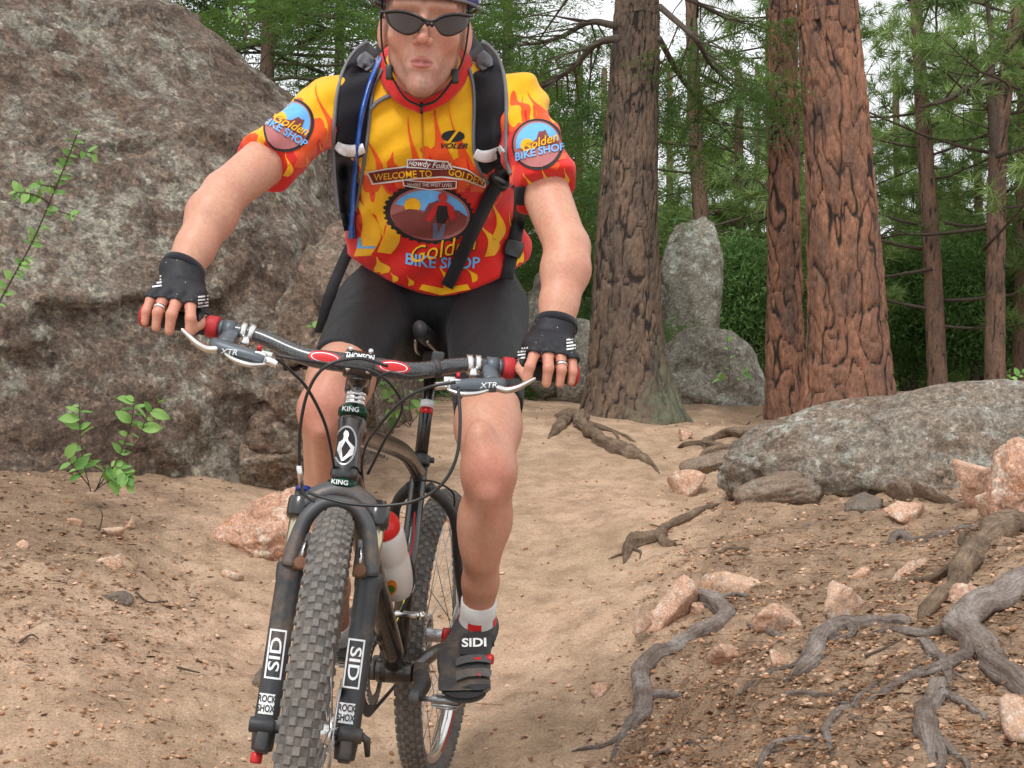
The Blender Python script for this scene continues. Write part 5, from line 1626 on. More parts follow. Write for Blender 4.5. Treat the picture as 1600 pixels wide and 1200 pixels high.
# ---------------------------------------------------------------- joints (photograph pixel, metres away)
SH = {-1: P(520, 168, 2.58), 1: P(802, 169, 2.58)}
EL = {-1: P(352, 302, 2.36), 1: P(886, 388, 2.38)}
WR = {-1: P(284, 425, 2.26), 1: P(868, 512, 2.31)}
HIP = {-1: P(592, 480, 2.82), 1: P(760, 485, 2.82)}
KN = {-1: P(508, 640, 2.45), 1: P(764, 738, 2.42)}
AN = {-1: P(524, 985, 2.86), 1: P(747, 955, 2.58)}
NECK0, NECK1 = P(660, 142, 2.66), P(662, 60, 2.53)

person = empty('person', tuple(xf(BM, [0, .62, -.05])))
tag(person, 'cyclist in a yellow and red flame jersey and black shorts riding the mountain bike', 'person')

# ---------------------------------------------------------------- head
HEAD_O = P(664, 40, 2.50)
HS = 1.07
HR = np.array((Matrix.Rotation(math.radians(3), 3, 'Y') @ Matrix.Rotation(math.radians(9), 3, 'X') @ Matrix.Rotation(math.radians(3), 3, 'Z')))
HV = HS * np.array([.95, 1, 1])
def head_w(p): return HEAD_O + (np.asarray(p, float) * HV) @ HR.T
def head_l(p): return ((p - HEAD_O) @ HR) / HV

def sdf_head(pw):
    p = head_l(pw)
    q = p.copy(); q[:, 0] = np.abs(q[:, 0])
    d = s_ell(p, (0, .018, .036), (.073, .094, .098))
    d = smin(d, s_ell(p, (0, -.018, -.030), (.060, .068, .080)), .03)
    d = smin(d, s_cone(q, (.044, .012, -.058), (.011, -.056, -.113), .018, .014), .025)
    d = smax(d, -s_ell(q, (.062, -.058, -.078), (.018, .022, .020)), .02)
    d = smin(d, s_ell(p, (0, -.066, -.115), (.018, .018, .017)), .016)
    d = smin(d, s_ell(q, (.041, -.050, -.030), (.022, .024, .018)), .018)
    d = smin(d, s_ell(p, (0, -.066, -.080), (.027, .022, .026)), .018)
    d = smin(d, s_cone(q, (.048, -.066, .020), (.010, -.084, .017), .009, .009), .018)
    d = smax(d, -s_ell(q, (.031, -.092, -.003), (.019, .014, .011)), .014)
    d = smin(d, s_cone(p, (0, -.080, .004), (0, -.108, -.042), .0065, .0105), .009)
    d = smin(d, s_ell(q, (.0130, -.094, -.046), (.0075, .011, .0075)), .005)
    d = smax(d, -s_ell(q, (.0075, -.102, -.0555), (.0045, .008, .0045)), .002)
    d = smax(d, -s_cone(p, (0, -.094, -.060), (0, -.093, -.068), .003, .0035), .006)
    d = smin(d, s_cone(q, (.019, -.0800, -.0765), (.004, -.0895, -.0735), .0022, .0042), .004)
    d = smin(d, s_cone(q, (.016, -.0800, -.0820), (0, -.0885, -.0855), .0028, .0050), .004)
    d = smax(d, -s_cone(q, (.024, -.0800, -.0790), (0, -.0940, -.0788), .0016, .0022), .0015)
    d = smax(d, -s_cone(q, (.019, -.090, -.050), (.030, -.076, -.078), .0025, .0030), .008)
    d = smax(d, -s_cone(q, (.014, -.086, -.096), (0, -.088, -.097), .004, .005), .010)
    d = smin(d, s_ell(q, (.077, .018, -.012), (.009, .020, .031), np.array(Matrix.Rotation(.35, 3, 'Z'))), .010)
    nk = s_cone(p, (0, .036, -.066), (0, .105, -.125), .050, .052)
    d = smin(d, nk, .025)
    return d * HS
lo = head_w([0, 0, 0]) - [.16, .2, .26]; hi = head_w([0, 0, 0]) + [.16, .2, .17]
Vh, Qh = surface_nets(sdf_head, lo, hi, .0026)
pl = head_l(Vh)
colh = np.tile(SKIN, (len(Vh), 1))
def blend(c, m, to): return c * (1 - m[:, None]) + np.array(to) * m[:, None]
ax_ = np.abs(pl[:, 0])
beard = smooth01(-pl[:, 2], .058, .082) * smooth01(-pl[:, 1], -.03, .02) * .55
beard *= 1 - smooth01(-((ax_ / .026) ** 2 + ((pl[:, 2] + .079) / .012) ** 2), -1.4, -.8)
colh = blend(colh, np.clip(beard * 1.25 * (1 + .35 * noise(pl * 240, 3)), 0, 1), lin(150, 112, 98))
colh = blend(colh, .5 * np.exp(-(((ax_ - .040) / .02) ** 2 + ((pl[:, 2] + .04) / .022) ** 2)), lin(208, 128, 108))
colh = blend(colh, .5 * np.exp(-((ax_ / .016) ** 2 + ((pl[:, 2] + .045) / .016) ** 2)) * (pl[:, 1] < -.08), lin(210, 126, 108))
lips = smooth01(-((ax_ / .0205) ** 2 + ((pl[:, 2] + .0797) / .0098) ** 2), -1.15, -.8) * (pl[:, 1] < -.06)
colh = blend(colh, lips * .8, lin(176, 92, 92))
mouth = np.exp(-((ax_ / .019) ** 4 + ((pl[:, 2] + .0789) / .0020) ** 2)) * (pl[:, 1] < -.06)
colh = blend(colh, mouth * .8, lin(96, 44, 46))
colh = blend(colh, .6 * smooth01(ax_, .072, .08), lin(214, 140, 120))

# ---------------------------------------------------------------- hands
def hand_frame(sx):
    g = GR[sx]
    b = (g[-1] - g[0]); b /= np.linalg.norm(b)                       # outward along the bar
    c = g[2] + b * .008
    w = WR[sx] - c
    w = w - b * (w @ b); w /= np.linalg.norm(w)                      # bar -> wrist
    tocam = CAM - c; tocam = tocam - b * (tocam @ b); tocam /= np.linalg.norm(tocam)
    f = tocam - w * (tocam @ w); f /= np.linalg.norm(f)
    return c, b, w, f
HANDP = {}
for sx in (-1, 1):
    c, b, w, f = hand_frame(sx)
    def hp(x, u, v): return c + b * x + w * u + f * v
    fingers = []
    for k, (x, ln, r) in enumerate(((-.034, 1.0, .0092), (-.012, 1.06, .0096), (.0105, 1.0, .0090), (.031, .82, .0080))):
        reach = .008 if k == 0 else 0
        fingers.append([hp(x * .92, .034, .026), hp(x, .004 - .004 * ln, .040 * ln ** .5), hp(x * 1.02 - reach, -.026 * ln, .035 * ln), hp(x * 1.0 - reach * 1.2, -.040 * ln, .016)] + [r])
    thumb = [hp(-.030, .040, -.012), hp(-.049, .016, -.002), hp(-.050, -.012, .014), hp(-.046, -.030, .016)]
    wr = WR[sx]
    HANDP[sx] = (c, b, w, f, hp, fingers, thumb, wr)

def sdf_hand(p, sx, grow=0.0):
    c, b, w, f, hp, fingers, thumb, wr = HANDP[sx]
    d = None
    palm_in = hp(-.020, .066, -.010); palm_out = hp(.022, .064, -.012)
    for k, fg in enumerate(fingers):
        base = palm_in + (palm_out - palm_in) * k / 3
        e = s_cone(p, wr * .35 + base * .65, fg[0], .0155, .0125)
        d = e if d is None else smin(d, e, .012)
    d = smin(d, s_cone(p, wr, (palm_in + palm_out) / 2, .026, .020), .02)
    d = smin(d, s_cone(p, palm_in, thumb[0], .016, .0145), .012)
    for fg in fingers:
        r = fg[4]
        e = smin(s_cone(p, fg[0], fg[1], r * 1.18, r * 1.02), s_cone(p, fg[1], fg[2], r * 1.0, r * .92), .004)
        e = smin(e, s_cone(p, fg[2], fg[3], r * .92, r * .80), .004)
        d = smin(d, e, .0035)
    e = smin(s_cone(p, thumb[0], thumb[1], .0135, .0115), smin(s_cone(p, thumb[1], thumb[2], .0112, .0105), s_cone(p, thumb[2], thumb[3], .0105, .0085), .004), .005)
    return smin(d, e, .006) - grow

# ---------------------------------------------------------------- arms and legs
def sdf_limbs(p):
    d = s_cone(p, NECK0, NECK1, .062, .055)
    for s in (-1, 1):
        a = s_cone(p, SH[s], EL[s], .053, .039)
        el, wr = EL[s], WR[s]
        m1 = el + (wr - el) * .28 + np.array([s * .003, 0, .0]); m2 = el + (wr - el) * .7
        a = smin(a, s_cone(p, el, m1, .038, .0415), .012)
        a = smin(a, s_cone(p, m1, m2, .0415, .031), .02)
        a = smin(a, s_cone(p, m2, wr + (wr - el) * .08, .032, .0280), .02)
        a = smin(a, s_ell(p, el + np.array([s * .016, .012, .006]), (.020, .022, .024)), .02)
        d = np.minimum(d, a)
        hip, kn, an = HIP[s], KN[s], AN[s]
        l = s_cone(p, hip, hip + (kn - hip) * .75, .082, .058)
        l = smin(l, s_cone(p, hip + (kn - hip) * .75, kn, .058, .046), .03)
        fw = np.array([0, -1.0, 0.0])
        l = smin(l, s_ell(p, kn + fw * .024 + [0, 0, .010], (.029, .028, .033)), .014)
        l = smin(l, s_ell(p, kn + fw * .018 + [s * -.016, 0, .055], (.026, .026, .040)), .03)
        c1 = kn + (an - kn) * .33
        l = smin(l, s_cone(p, kn, c1 + [s * .004, .016, 0], .043, .044), .03)
        l = smin(l, s_ell(p, c1 + np.array([-s * .014, .022, -.01]), (.034, .038, .085)), .025)
        l = smin(l, s_cone(p, c1, kn + (an - kn) * .78, .040, .031), .03)
        l = smin(l, s_cone(p, kn + (an - kn) * .78, an + (an - kn) * .1, .033, .0295), .02)
        l = smin(l, s_cone(p, kn + fw * .030 - [0, 0, .04], kn + (an - kn) * .8 + fw * .018, .020, .014), .02)
        d = np.minimum(d, l)
    return d
pts_all = np.array([*SH.values(), *EL.values(), *WR.values(), *HIP.values(), *KN.values(), *AN.values(), NECK1])
Vl, Ql = surface_nets(sdf_limbs, pts_all.min(0) - .12, pts_all.max(0) + .12, .0075)
coll = np.tile(SKIN, (len(Vl), 1))
for s in (-1, 1):
    r_ = np.exp(-(np.linalg.norm(Vl - KN[s] - [0, -.04, .0], axis=1) / .055) ** 2)
    coll = blend(coll, .55 * r_, lin(198, 116, 100))
    below = smooth01(-(Vl[:, 2]), -(KN[s][2] - .10), -(KN[s][2] - .25)) * (np.abs(Vl[:, 0] - KN[s][0]) < .2)
    coll = blend(coll, .40 * below, lin(158, 112, 88))
Vs, Qs, Cs = [Vh, Vl], [Qh, Ql + len(Vh)], [colh, coll]
off = len(Vh) + len(Vl)
for sx in (-1, 1):
    c = HANDP[sx][0]
    V, Q = surface_nets(lambda p: sdf_hand(p, sx), c - .115, c + .115, .0026)
    cc = np.tile(SKIN * np.array([1.0, .93, .9]), (len(V), 1))
    for fg in HANDP[sx][5]:
        for j in (1, 2):
            cc = blend(cc, .45 * np.exp(-(np.linalg.norm(V - fg[j], axis=1) / .014) ** 2), lin(198, 118, 102))
    Vs.append(V); Qs.append(Q + off); Cs.append(cc); off += len(V)
me = mesh_from('body', np.vstack(Vs), np.vstack(Qs), M_SKIN)
ca = me.color_attributes.new('tint', 'FLOAT_COLOR', 'POINT')
ca.data.foreach_set('color', np.hstack([np.vstack(Cs), np.ones((off, 1))]).astype(np.float32).ravel())
body = put('body', me, person)

# ---------------------------------------------------------------- jersey
T0, T1, T2, T3 = P(662, 200, 2.67), P(670, 300, 2.78), P(684, 400, 2.85), P(690, 470, 2.90)
YS = 1.45
def s_flatcone(p, a, b, r1, r2):
    k = np.array([1, YS, 1.0])
    return s_cone(p * k, np.asarray(a) * k, np.asarray(b) * k, r1, r2) / 1.22
CUFF = {-1: P(412, 258, 2.44), 1: P(857, 298, 2.45)}
HEMP = (P(690, 466, 2.66), P(545, 398, 2.86), P(836, 402, 2.86))
_hn = np.cross(HEMP[1] - HEMP[0], HEMP[2] - HEMP[0]); _hn /= np.linalg.norm(_hn)
if _hn[2] > 0: _hn = -_hn
def sdf_torso(p, g=0.0):
    d = smin(s_flatcone(p, T0, T1, .158, .166), s_flatcone(p, T1, T2, .166, .172), .05)
    d = smin(d, s_flatcone(p, T2, T3, .172, .172), .05)
    for s in (-1, 1):
        d = smin(d, s_cone(p, NECK0 + [s * .03, .01, -.005], SH[s] + [0, .012, .0], .066, .054), .045)
        d = smin(d, s_ell(p, P(663 + s * 62, 215, 2.60), (.075, .05, .07)), .05)
    return d - g
def sdf_jersey(p):
    d = sdf_torso(p)
    for s in (-1, 1):
        u = EL[s] - SH[s]; u = u / np.linalg.norm(u)
        sl = s_cone(p, SH[s], CUFF[s], .061, .056)
        sl = smin(sl, s_cone(p, CUFF[s], CUFF[s] + u * .1, .056, .060), .02)
        sl = smax(sl, s_plane(p, CUFF[s], u), .004)
        d = smin(d, sl, .035)
    px, py, dd = to_px(p)
    fold = .0050 * fbm(p * np.array([9, 6, 15]) + 3, 3, 4)
    drag = .0065 * np.sin((px * .55 + py * .9) * .075 + 2 * noise(p * 7, 8)) * smooth01(py, 330, 420) + .003 * np.sin((px * .8 - py * .5) * .09) * smooth01(-np.abs(px - 800), -60, -20)
    arm = .003 * np.sin(((px - 400) * .7 + (py - 250)) * .11 + 2.5 * noise(p * 8, 3)) * (1 - smooth01(np.abs(px - 660), 110, 150) * 0)
    d = d + fold + drag + arm * 1.1
    d = smax(d, (py - (463 - 62 * np.clip(np.abs(px - 690) / 143, 0, 1.6) ** 1.7)) / FPX * dd + .35 * np.maximum(dd - 2.86, 0), .003)
    return smax(d, -s_cone(p, P(662, 120, 2.55), P(662, 60, 2.60), .045, .07), .01)
ext = np.array([*SH.values(), *CUFF.values(), *HEMP, NECK0, T3])
Vj, Qj = surface_nets(sdf_jersey, ext.min(0) - .19, ext.max(0) + .19, .0062)
me = mesh_from('jersey', Vj, Qj, M_JERSEY)
px, py, dd = to_px(Vj)
yb = np.interp(px, [380, 520, 545, 600, 650, 760, 800, 880], [190, 195, 272, 306, 246, 234, 192, 198])
me.attributes.new('blaze', 'FLOAT', 'POINT').data.foreach_set('value', np.clip(.45 + (py - yb) / 210, -.5, 1.5).astype(np.float32))
jersey = put('jersey', me, person)
BV_J = BVHTree.FromPolygons([tuple(v) for v in Vj], [tuple(q) for q in Qj.tolist()])

# collar
cring = spline([P(660, 168, 2.515), P(622, 148, 2.54), P(598, 108, 2.60), P(612, 78, 2.68), P(662, 66, 2.72), P(712, 76, 2.68), P(729, 104, 2.60), P(700, 146, 2.54), P(660, 168, 2.515)], 6)[:-1]
mb = MB(); mb.add(*tube(cring, .0105, 12, close=True, squash=1.2)); mb.build('collar', M_JRED, jersey)
mb = MB(); mb.add(*tube([P(658, 160, 2.495), P(659, 178, 2.495)], .0028, 8)); mb.build('zip_pull', M_GFRAME, jersey)

# ---------------------------------------------------------------- shorts
HEM = {-1: (HIP[-1] + (KN[-1] - HIP[-1]) * .66), 1: (HIP[1] + (KN[1] - HIP[1]) * .66)}
def sdf_shorts(p):
    d = s_flatcone(p, T2 + [0, .01, 0], T3, .158, .164)
    d = smin(d, s_ell(p, P(690, 480, 2.90), (.165, .135, .10)), .04)
    for s in (-1, 1):
        u = KN[s] - HIP[s]; u = u / np.linalg.norm(u)
        l = s_cone(p, HIP[s], HIP[s] + (KN[s] - HIP[s]) * .75, .090, .063)
        n = u + np.array([s * .22, 0, 0]); n /= np.linalg.norm(n)
        l = smax(l, s_plane(p, HEM[s], n), .002)
        d = smin(d, l, .03)
    d = smax(d, -s_ell(p, P(672, 545, 2.78), (.016, .05, .035)), .03)
    return d + .0018 * fbm(p * np.array([14, 14, 9]), 3, 6)
ext = np.array([T2, T3, *HIP.values(), *HEM.values()])
Vb, Qb = surface_nets(sdf_shorts, ext.min(0) - .2, ext.max(0) + .2, .007)
shorts = put('shorts', mesh_from('shorts', Vb, Qb, M_LYCRA), person)

# ---------------------------------------------------------------- gloves
for sx in (-1, 1):
    c, b, w, f, hp, fingers, thumb, wr = HANDP[sx]
    def sdf_glove(p):
        d = sdf_hand(p, sx, .0034)
        d = smin(d, s_cone(p, wr, hp(0, .064, -.010), .0370, .0300), .012)
        d = smin(d, s_ell(p, hp(0, .046, .014), (.042, .026, .024)), .012)
        for fg in fingers:                                           # finger ends stay bare
            u = (fg[2] - fg[0]); u /= np.linalg.norm(u)
            cut = fg[0] * .02 + fg[1] * .98
            v1 = fg[2] - fg[1]; v1 = v1 / np.linalg.norm(v1)
            near = np.minimum(s_cone(p, fg[1] + v1 * .014, fg[2], .0152, .0145), s_cone(p, fg[2], fg[3] + (fg[3] - fg[2]) * .4, .0140, .0150))
            d = smax(d, -near, .001)
        ut = thumb[2] - thumb[0]; ut /= np.linalg.norm(ut)
        d = smax(d, -s_cone(p, thumb[1] + ut * .016, thumb[1] + ut * .07, .0135, .013), .001)
        uw = EL[sx] - wr; uw /= np.linalg.norm(uw)
        d = smax(d, s_plane(p, wr + uw * .010, uw), .002)
        return d + .0010 * fbm(p * 55, 3, 5)
    V, Q = surface_nets(sdf_glove, c - .115, c + .125, .0026)
    gl = put('glove', mesh_from('glove', V, Q, M_GLOVE), person)
    mb = MB(); a0 = WR[sx] + (EL[sx] - WR[sx]) / np.linalg.norm(EL[sx] - WR[sx]) * .006
    uu = EL[sx] - WR[sx]; uu /= np.linalg.norm(uu)
    mb.add(*lathe(a0 - uu * .008, uu, [(0, .0330), (0, .0385), (.014, .0375), (.014, .0320)], 28)); mb.build('cuff', M_STRAP, gl)
    BVg = BVHTree.FromPolygons([tuple(v) for v in V], [tuple(q) for q in Q.tolist()])
    if sx < 0: BV_GA, GLOVE_A = BVg, gl
    else: BV_GB, GLOVE_B = BVg, gl
    fg = fingers[2]
    rc = fg[1] * .35 + fg[2] * .65; rd = fg[2] - fg[1]; rd /= np.linalg.norm(rd)
    mb = MB(); mb.add(*lathe(rc, rd, [(-.0025, .0088), (-.0025, .0102), (.0025, .0102), (.0025, .0088)], 24)); mb.build('finger_ring', M_SILVER, person)

# ---------------------------------------------------------------- socks and shoes
M_SOCK = m_cloth('white_sock', (.66, .64, .62), .9, 800, .4)
M_SHOE = simple('dusty_shoe_leather', (.040, .038, .037), .55, dust=.55, scale=40, bump=.2)
M_SHOE2 = simple('shoe_strap', (.070, .068, .068), .5, dust=.4)
M_TONGUE = simple('shoe_tongue', (.016, .016, .017), .6)
for s, ball in ((1, PEDAL_L), (-1, PEDAL_R)):
    an, kn = AN[s], KN[s]
    ua = (kn - an) / np.linalg.norm(kn - an)
    mb = MB(); q = [an + ua * t for t in (-.045, -.02, .0, .026, .028)]
    mb.add(*tube(q, [.040, .0365, .0345, .0345, .031], 28)); sock = mb.build('sock', M_SOCK, person)
    for a0 in (-2.0, -.5, 1.1, 2.6):
        mb = MB(); e1 = np.cross(ua, [0, 1, 0]); e1 /= np.linalg.norm(e1); e2 = np.cross(ua, e1)
        t = np.linspace(a0, a0 + .75, 8); V = []
        for hgt, rr in ((-.022, .0375), (-.005, .0360)):
            for k in t: V.append(an + ua * hgt + rr * (math.cos(k) * e1 + math.sin(k) * e2))
        mb.add(V, [(k, k + 1, 8 + k + 1, 8 + k) for k in range(7)]); mb.build('red_patch', M_JRED, sock)
    sole_z = ball[2] + .014
    toe_dir = np.array([.04 * s, -1.0, -.10]); toe_dir /= np.linalg.norm(toe_dir)
    bl = ball + np.array([.020 if s > 0 else 0, 0, .046])
    heel = bl - toe_dir * .155 + [0, 0, .015]
    toe = bl + toe_dir * .062 - [0, 0, .008]
    top = an - ua * .040
    def sdf_shoe(p):
        d = s_cone(p, top + [0, .005, 0], heel * .45 + bl * .55 + [0, 0, .018], .044, .040)
        d = smin(d, s_cone(p, heel, heel * .4 + bl * .6, .034, .038), .03)
        d = smin(d, s_cone(p, heel * .4 + bl * .6, bl, .040, .042), .03)
        d = smin(d, s_ell(p, bl * .5 + toe * .5 + [0, 0, -.002], (.050, .068, .038)), .035)
        d = smax(d, s_plane(p, bl - [0, 0, .028], (0, .06, -1)), .006)
        d = smax(d, s_plane(p, top + ua * .020, ua), .003)
        return d + .0012 * fbm(p * 40, 3, 9)
    ext = np.array([heel, toe, top])
    V, Q = surface_nets(sdf_shoe, ext.min(0) - .075, ext.max(0) + .075, .004)
    shoe = put('shoe', mesh_from('shoe', V, Q, M_SHOE), person)
    BVs = BVHTree.FromPolygons([tuple(v) for v in V], [tuple(q) for q in Q.tolist()])
    if s > 0: BV_SHOE, SHOE_A = BVs, shoe
    # sole with lugs
    mb = MB(); n = 24
    Vs_ = []
    for zz, gsc in ((.0, 1.0), (-.010, .97)):
        for k in range(n):
            a = k / n * 2 * np.pi
            y = math.cos(a); x = math.sin(a)
            cen = bl * .52 + heel * .48 + toe_dir * .008
            wdt = .043 + .006 * y
            Vs_.append(cen + toe_dir * (y * .128) * gsc + np.array([x * wdt * gsc, 0, -.026 + zz]) - [0, 0, (cen - bl)[2] * (1 if y < 0 else 1) * .6])
    mb.add(Vs_, [(k, (k + 1) % n, n + (k + 1) % n, n + k) for k in range(n)] + [tuple(range(n, 2 * n))[::-1], tuple(range(n))])
    mb.build('sole', M_RUBBER, shoe)

# ================================================================== prints: laid on the real surface below each photograph point
def cast(bvh, px, py):
    dv = Vector(P(px, py, 1.0) - CAM).normalized()
    h = bvh.ray_cast(Vector(CAM), dv)
    return (np.array(h[0]), np.array(h[1])) if h[0] is not None else (None, None)

def lay(name, polys2d, bvh, mat, parent, off=.0012, grid=5.0, smooth=True):
    """polys2d: (verts2d, faces) in photograph pixels; cut into small cells and dropped on the surface"""
    V2, F2 = polys2d
    bm = bmesh.new()
    vs = [bm.verts.new((float(a), float(b), 0)) for a, b in V2]
    for f in F2:
        try: bm.faces.new([vs[i] for i in f])
        except ValueError: pass
    lo_, hi_ = np.min(V2, 0), np.max(V2, 0)
    for axis in (0, 1):
        k = math.ceil(lo_[axis] / grid) * grid
        while k < hi_[axis]:
            co = [0, 0, 0]; no = [0, 0, 0]; co[axis] = k; no[axis] = 1
            bmesh.ops.bisect_plane(bm, geom=bm.verts[:] + bm.edges[:] + bm.faces[:], plane_co=co, plane_no=no, dist=1e-4)
            k += grid
    dead = []
    for v in bm.verts:
        h, n = cast(bvh, v.co.x, v.co.y)
        if h is None: dead.append(v); continue
        cd = CAM - h; cd /= np.linalg.norm(cd)
        v.co = Vector(h + cd * off * .6 + n * off * .6)
    bmesh.ops.delete(bm, geom=dead, context='VERTS')
    bmesh.ops.recalc_face_normals(bm, faces=bm.faces[:])
    me = bpy.data.meshes.new(name); bm.to_mesh(me); bm.free()
    if not me.polygons: return None
    me.polygons.foreach_set('use_smooth', np.full(len(me.polygons), smooth))
    me.materials.append(mat)
    return put(name, me, parent)

def poly(pts): return (np.asarray(pts, float), [tuple(range(len(pts)))])
def ellipse(cx, cy, rx, ry, rot=0, n=40, a0=0, a1=2 * math.pi, teeth=0, amp=0):
    t = np.linspace(a0, a1, n, endpoint=abs(a1 - a0) < 6.28)
    k = 1 + (amp * np.sign(np.sin(teeth * t)) if teeth else 0)
    x, y = rx * k * np.cos(t), ry * k * np.sin(t)
    c, s = math.cos(rot), math.sin(rot)
    return np.column_stack([cx + x * c - y * s, cy + x * s + y * c])

def text2d(txt, px, py, size, rot=0.0, shear=0.0, wide=1.0, bend=0.0, bold=0.0, tall=1.0):
    """letters as flat polygons centred on a photograph pixel; size = letter height in pixels"""
    cu = bpy.data.curves.new('t', 'FONT'); cu.body = txt; cu.align_x = 'CENTER'; cu.align_y = 'CENTER'
    cu.shear = shear; cu.offset = bold; cu.resolution_u = 3; cu.fill_mode = 'FRONT'
    ob = bpy.data.objects.new('t', cu); COL.objects.link(ob)
    bpy.context.view_layer.update()
    me = bpy.data.meshes.new_from_object(ob.evaluated_get(bpy.context.evaluated_depsgraph_get()))
    bpy.data.objects.remove(ob); bpy.data.curves.remove(cu)
    v = np.array([q.co[:2] for q in me.vertices]) * size / .7
    F = [tuple(p.vertices) for p in me.polygons]
    bpy.data.meshes.remove(me)
    x, y = v[:, 0] * wide, -v[:, 1] * tall
    y = y + bend * x * x
    c, s = math.cos(rot), math.sin(rot)
    return np.column_stack([px + x * c - y * s, py + x * s + y * c]), F

def flame(x0, y0, x1, y1, w, curl=.25, n=14):
    """an S-shaped tongue from its root (x0, y0) to its tip (x1, y1)"""
    t = np.linspace(0, 1, n)
    ax = np.array([x1 - x0, y1 - y0]); L = np.linalg.norm(ax); u = ax / L; v = np.array([-u[1], u[0]])
    c = np.array([x0, y0]) + t[:, None] * ax + (curl * L * .5 * np.sin(t * 2 * math.pi * .8))[:, None] * v
    hw = w / 2 * (1 - t) ** .8 * (1 + .5 * np.sin(t * 6))
    return poly(np.vstack([c + hw[:, None] * v, (c - hw[:, None] * v)[::-1][1:]]))

M_PBLACK = simple('print_black', (.016, .014, .014), .8)
M_PBROWN = simple('print_brown', lin(122, 58, 54), .8)
M_PROSE = simple('print_rose', lin(166, 100, 98), .8)
M_PBLUE = simple('print_blue', lin(104, 172, 230), .8)
M_PMAROON = simple('print_maroon', lin(112, 40, 34), .8)
M_PWHITE = simple('print_white', (.74, .73, .70), .8)

for (a, m) in [((652, 340, 645, 180, 26, .10), M_ORA), ((690, 300, 683, 165, 34, .06), M_ORA), ((720, 300, 708, 160, 12, .1), M_ORA), ((745, 300, 752, 185, 22, .12), M_ORA),
               ((585, 300, 578, 190, 10, .2), M_ORA), ((566, 400, 560, 270, 26, .25), M_YEL), ((600, 395, 612, 300, 22, .2), M_YEL), ((770, 380, 778, 300, 14, .25), M_YEL),
               ((765, 400, 756, 340, 16, .3), M_YEL), ((800, 430, 806, 330, 12, .2), M_YEL), ((596, 428, 590, 400, 24, .1), M_YEL), ((700, 448, 690, 414, 14, .2), M_YEL),
               ((742, 440, 730, 415, 8, .2), M_YEL), ((642, 446, 638, 430, 8, .2), M_YEL), ((618, 440, 612, 424, 8, .2), M_YEL),
               ((470, 262, 476, 150, 22, .2), M_ORA), ((500, 250, 512, 130, 18, .3), M_ORA), ((425, 268, 432, 236, 9, .3), M_YEL), ((446, 275, 452, 238, 9, .3), M_YEL), ((475, 270, 484, 244, 9, .3), M_YEL),
               ((405, 245, 412, 205, 9, .2), M_YEL), ((500, 262, 506, 222, 12, .3), M_YEL), ((808, 240, 824, 150, 14, .15), M_ORA), ((850, 200, 828, 140, 16, .15), M_ORA), ((876, 250, 862, 170, 16, .2), M_ORA),
               ((826, 300, 822, 268, 8, .3), M_YEL), ((848, 292, 852, 262, 12, .3), M_YEL), ((880, 288, 886, 262, 8, .3), M_YEL)]:
    lay('flame_print', flame(*a), BV_J, m, jersey, .0010)
# hem band
lay('hem_print', poly([(655, 452), (690, 461), (735, 452), (730, 444), (690, 450), (660, 444)]), BV_J, M_YEL, jersey, .0012)

lay('zip', poly([(658, 176), (661, 176), (662, 215), (662, 250), (660, 250), (659, 215)]), BV_J, simple('zip_tape', lin(176, 120, 24), .8), jersey, .0014)
# central emblem
E0 = (670, 334)
lay('emblem_print', poly(ellipse(*E0, 70, 46, .12, 160, teeth=34, amp=.025)), BV_J, M_PBLACK, jersey, .0016)
lay('emblem_print', poly(ellipse(E0[0] + 2, E0[1], 62, 41, .12)), BV_J, M_PROSE, jersey, .0024)
lay('emblem_print', poly(ellipse(E0[0] + 2, E0[1], 58, 37.5, .12, 40, math.pi + .25, 2 * math.pi + .1)), BV_J, M_PBLUE, jersey, .0032)
lay('emblem_print', poly(ellipse(645, 320, 13, 12, 0, 24)), BV_J, M_YEL, jersey, .0040)
lay('emblem_print', poly([(613, 336), (628, 330), (640, 326), (652, 327), (662, 333), (670, 318), (684, 312), (694, 322), (706, 326), (716, 328), (730, 338), (726, 352), (705, 366), (672, 372), (640, 366), (618, 352)]), BV_J, M_PBROWN, jersey, .0048)
# the small rider drawn on it
lay('emblem_print', poly([(677, 322), (684, 314), (698, 314), (708, 322), (711, 338), (704, 344), (700, 334), (698, 346), (684, 346), (680, 334), (672, 346), (664, 342)]), BV_J, simple('print_red', lin(190, 40, 40), .8), jersey, .0056)
lay('emblem_print', poly([(684, 320), (698, 320), (700, 338), (694, 348), (682, 346), (681, 332)]), BV_J, M_PBLACK, jersey, .0062)
lay('emblem_print', poly(ellipse(692, 307, 7, 8, 0, 20)), BV_J, simple('print_red_cap', lin(186, 56, 50), .8), jersey, .0062)
lay('emblem_print', poly([(676, 348), (682, 346), (684, 362), (690, 348), (696, 348), (692, 374), (676, 372)]), BV_J, simple('print_slate', lin(96, 100, 124), .8), jersey, .0062)
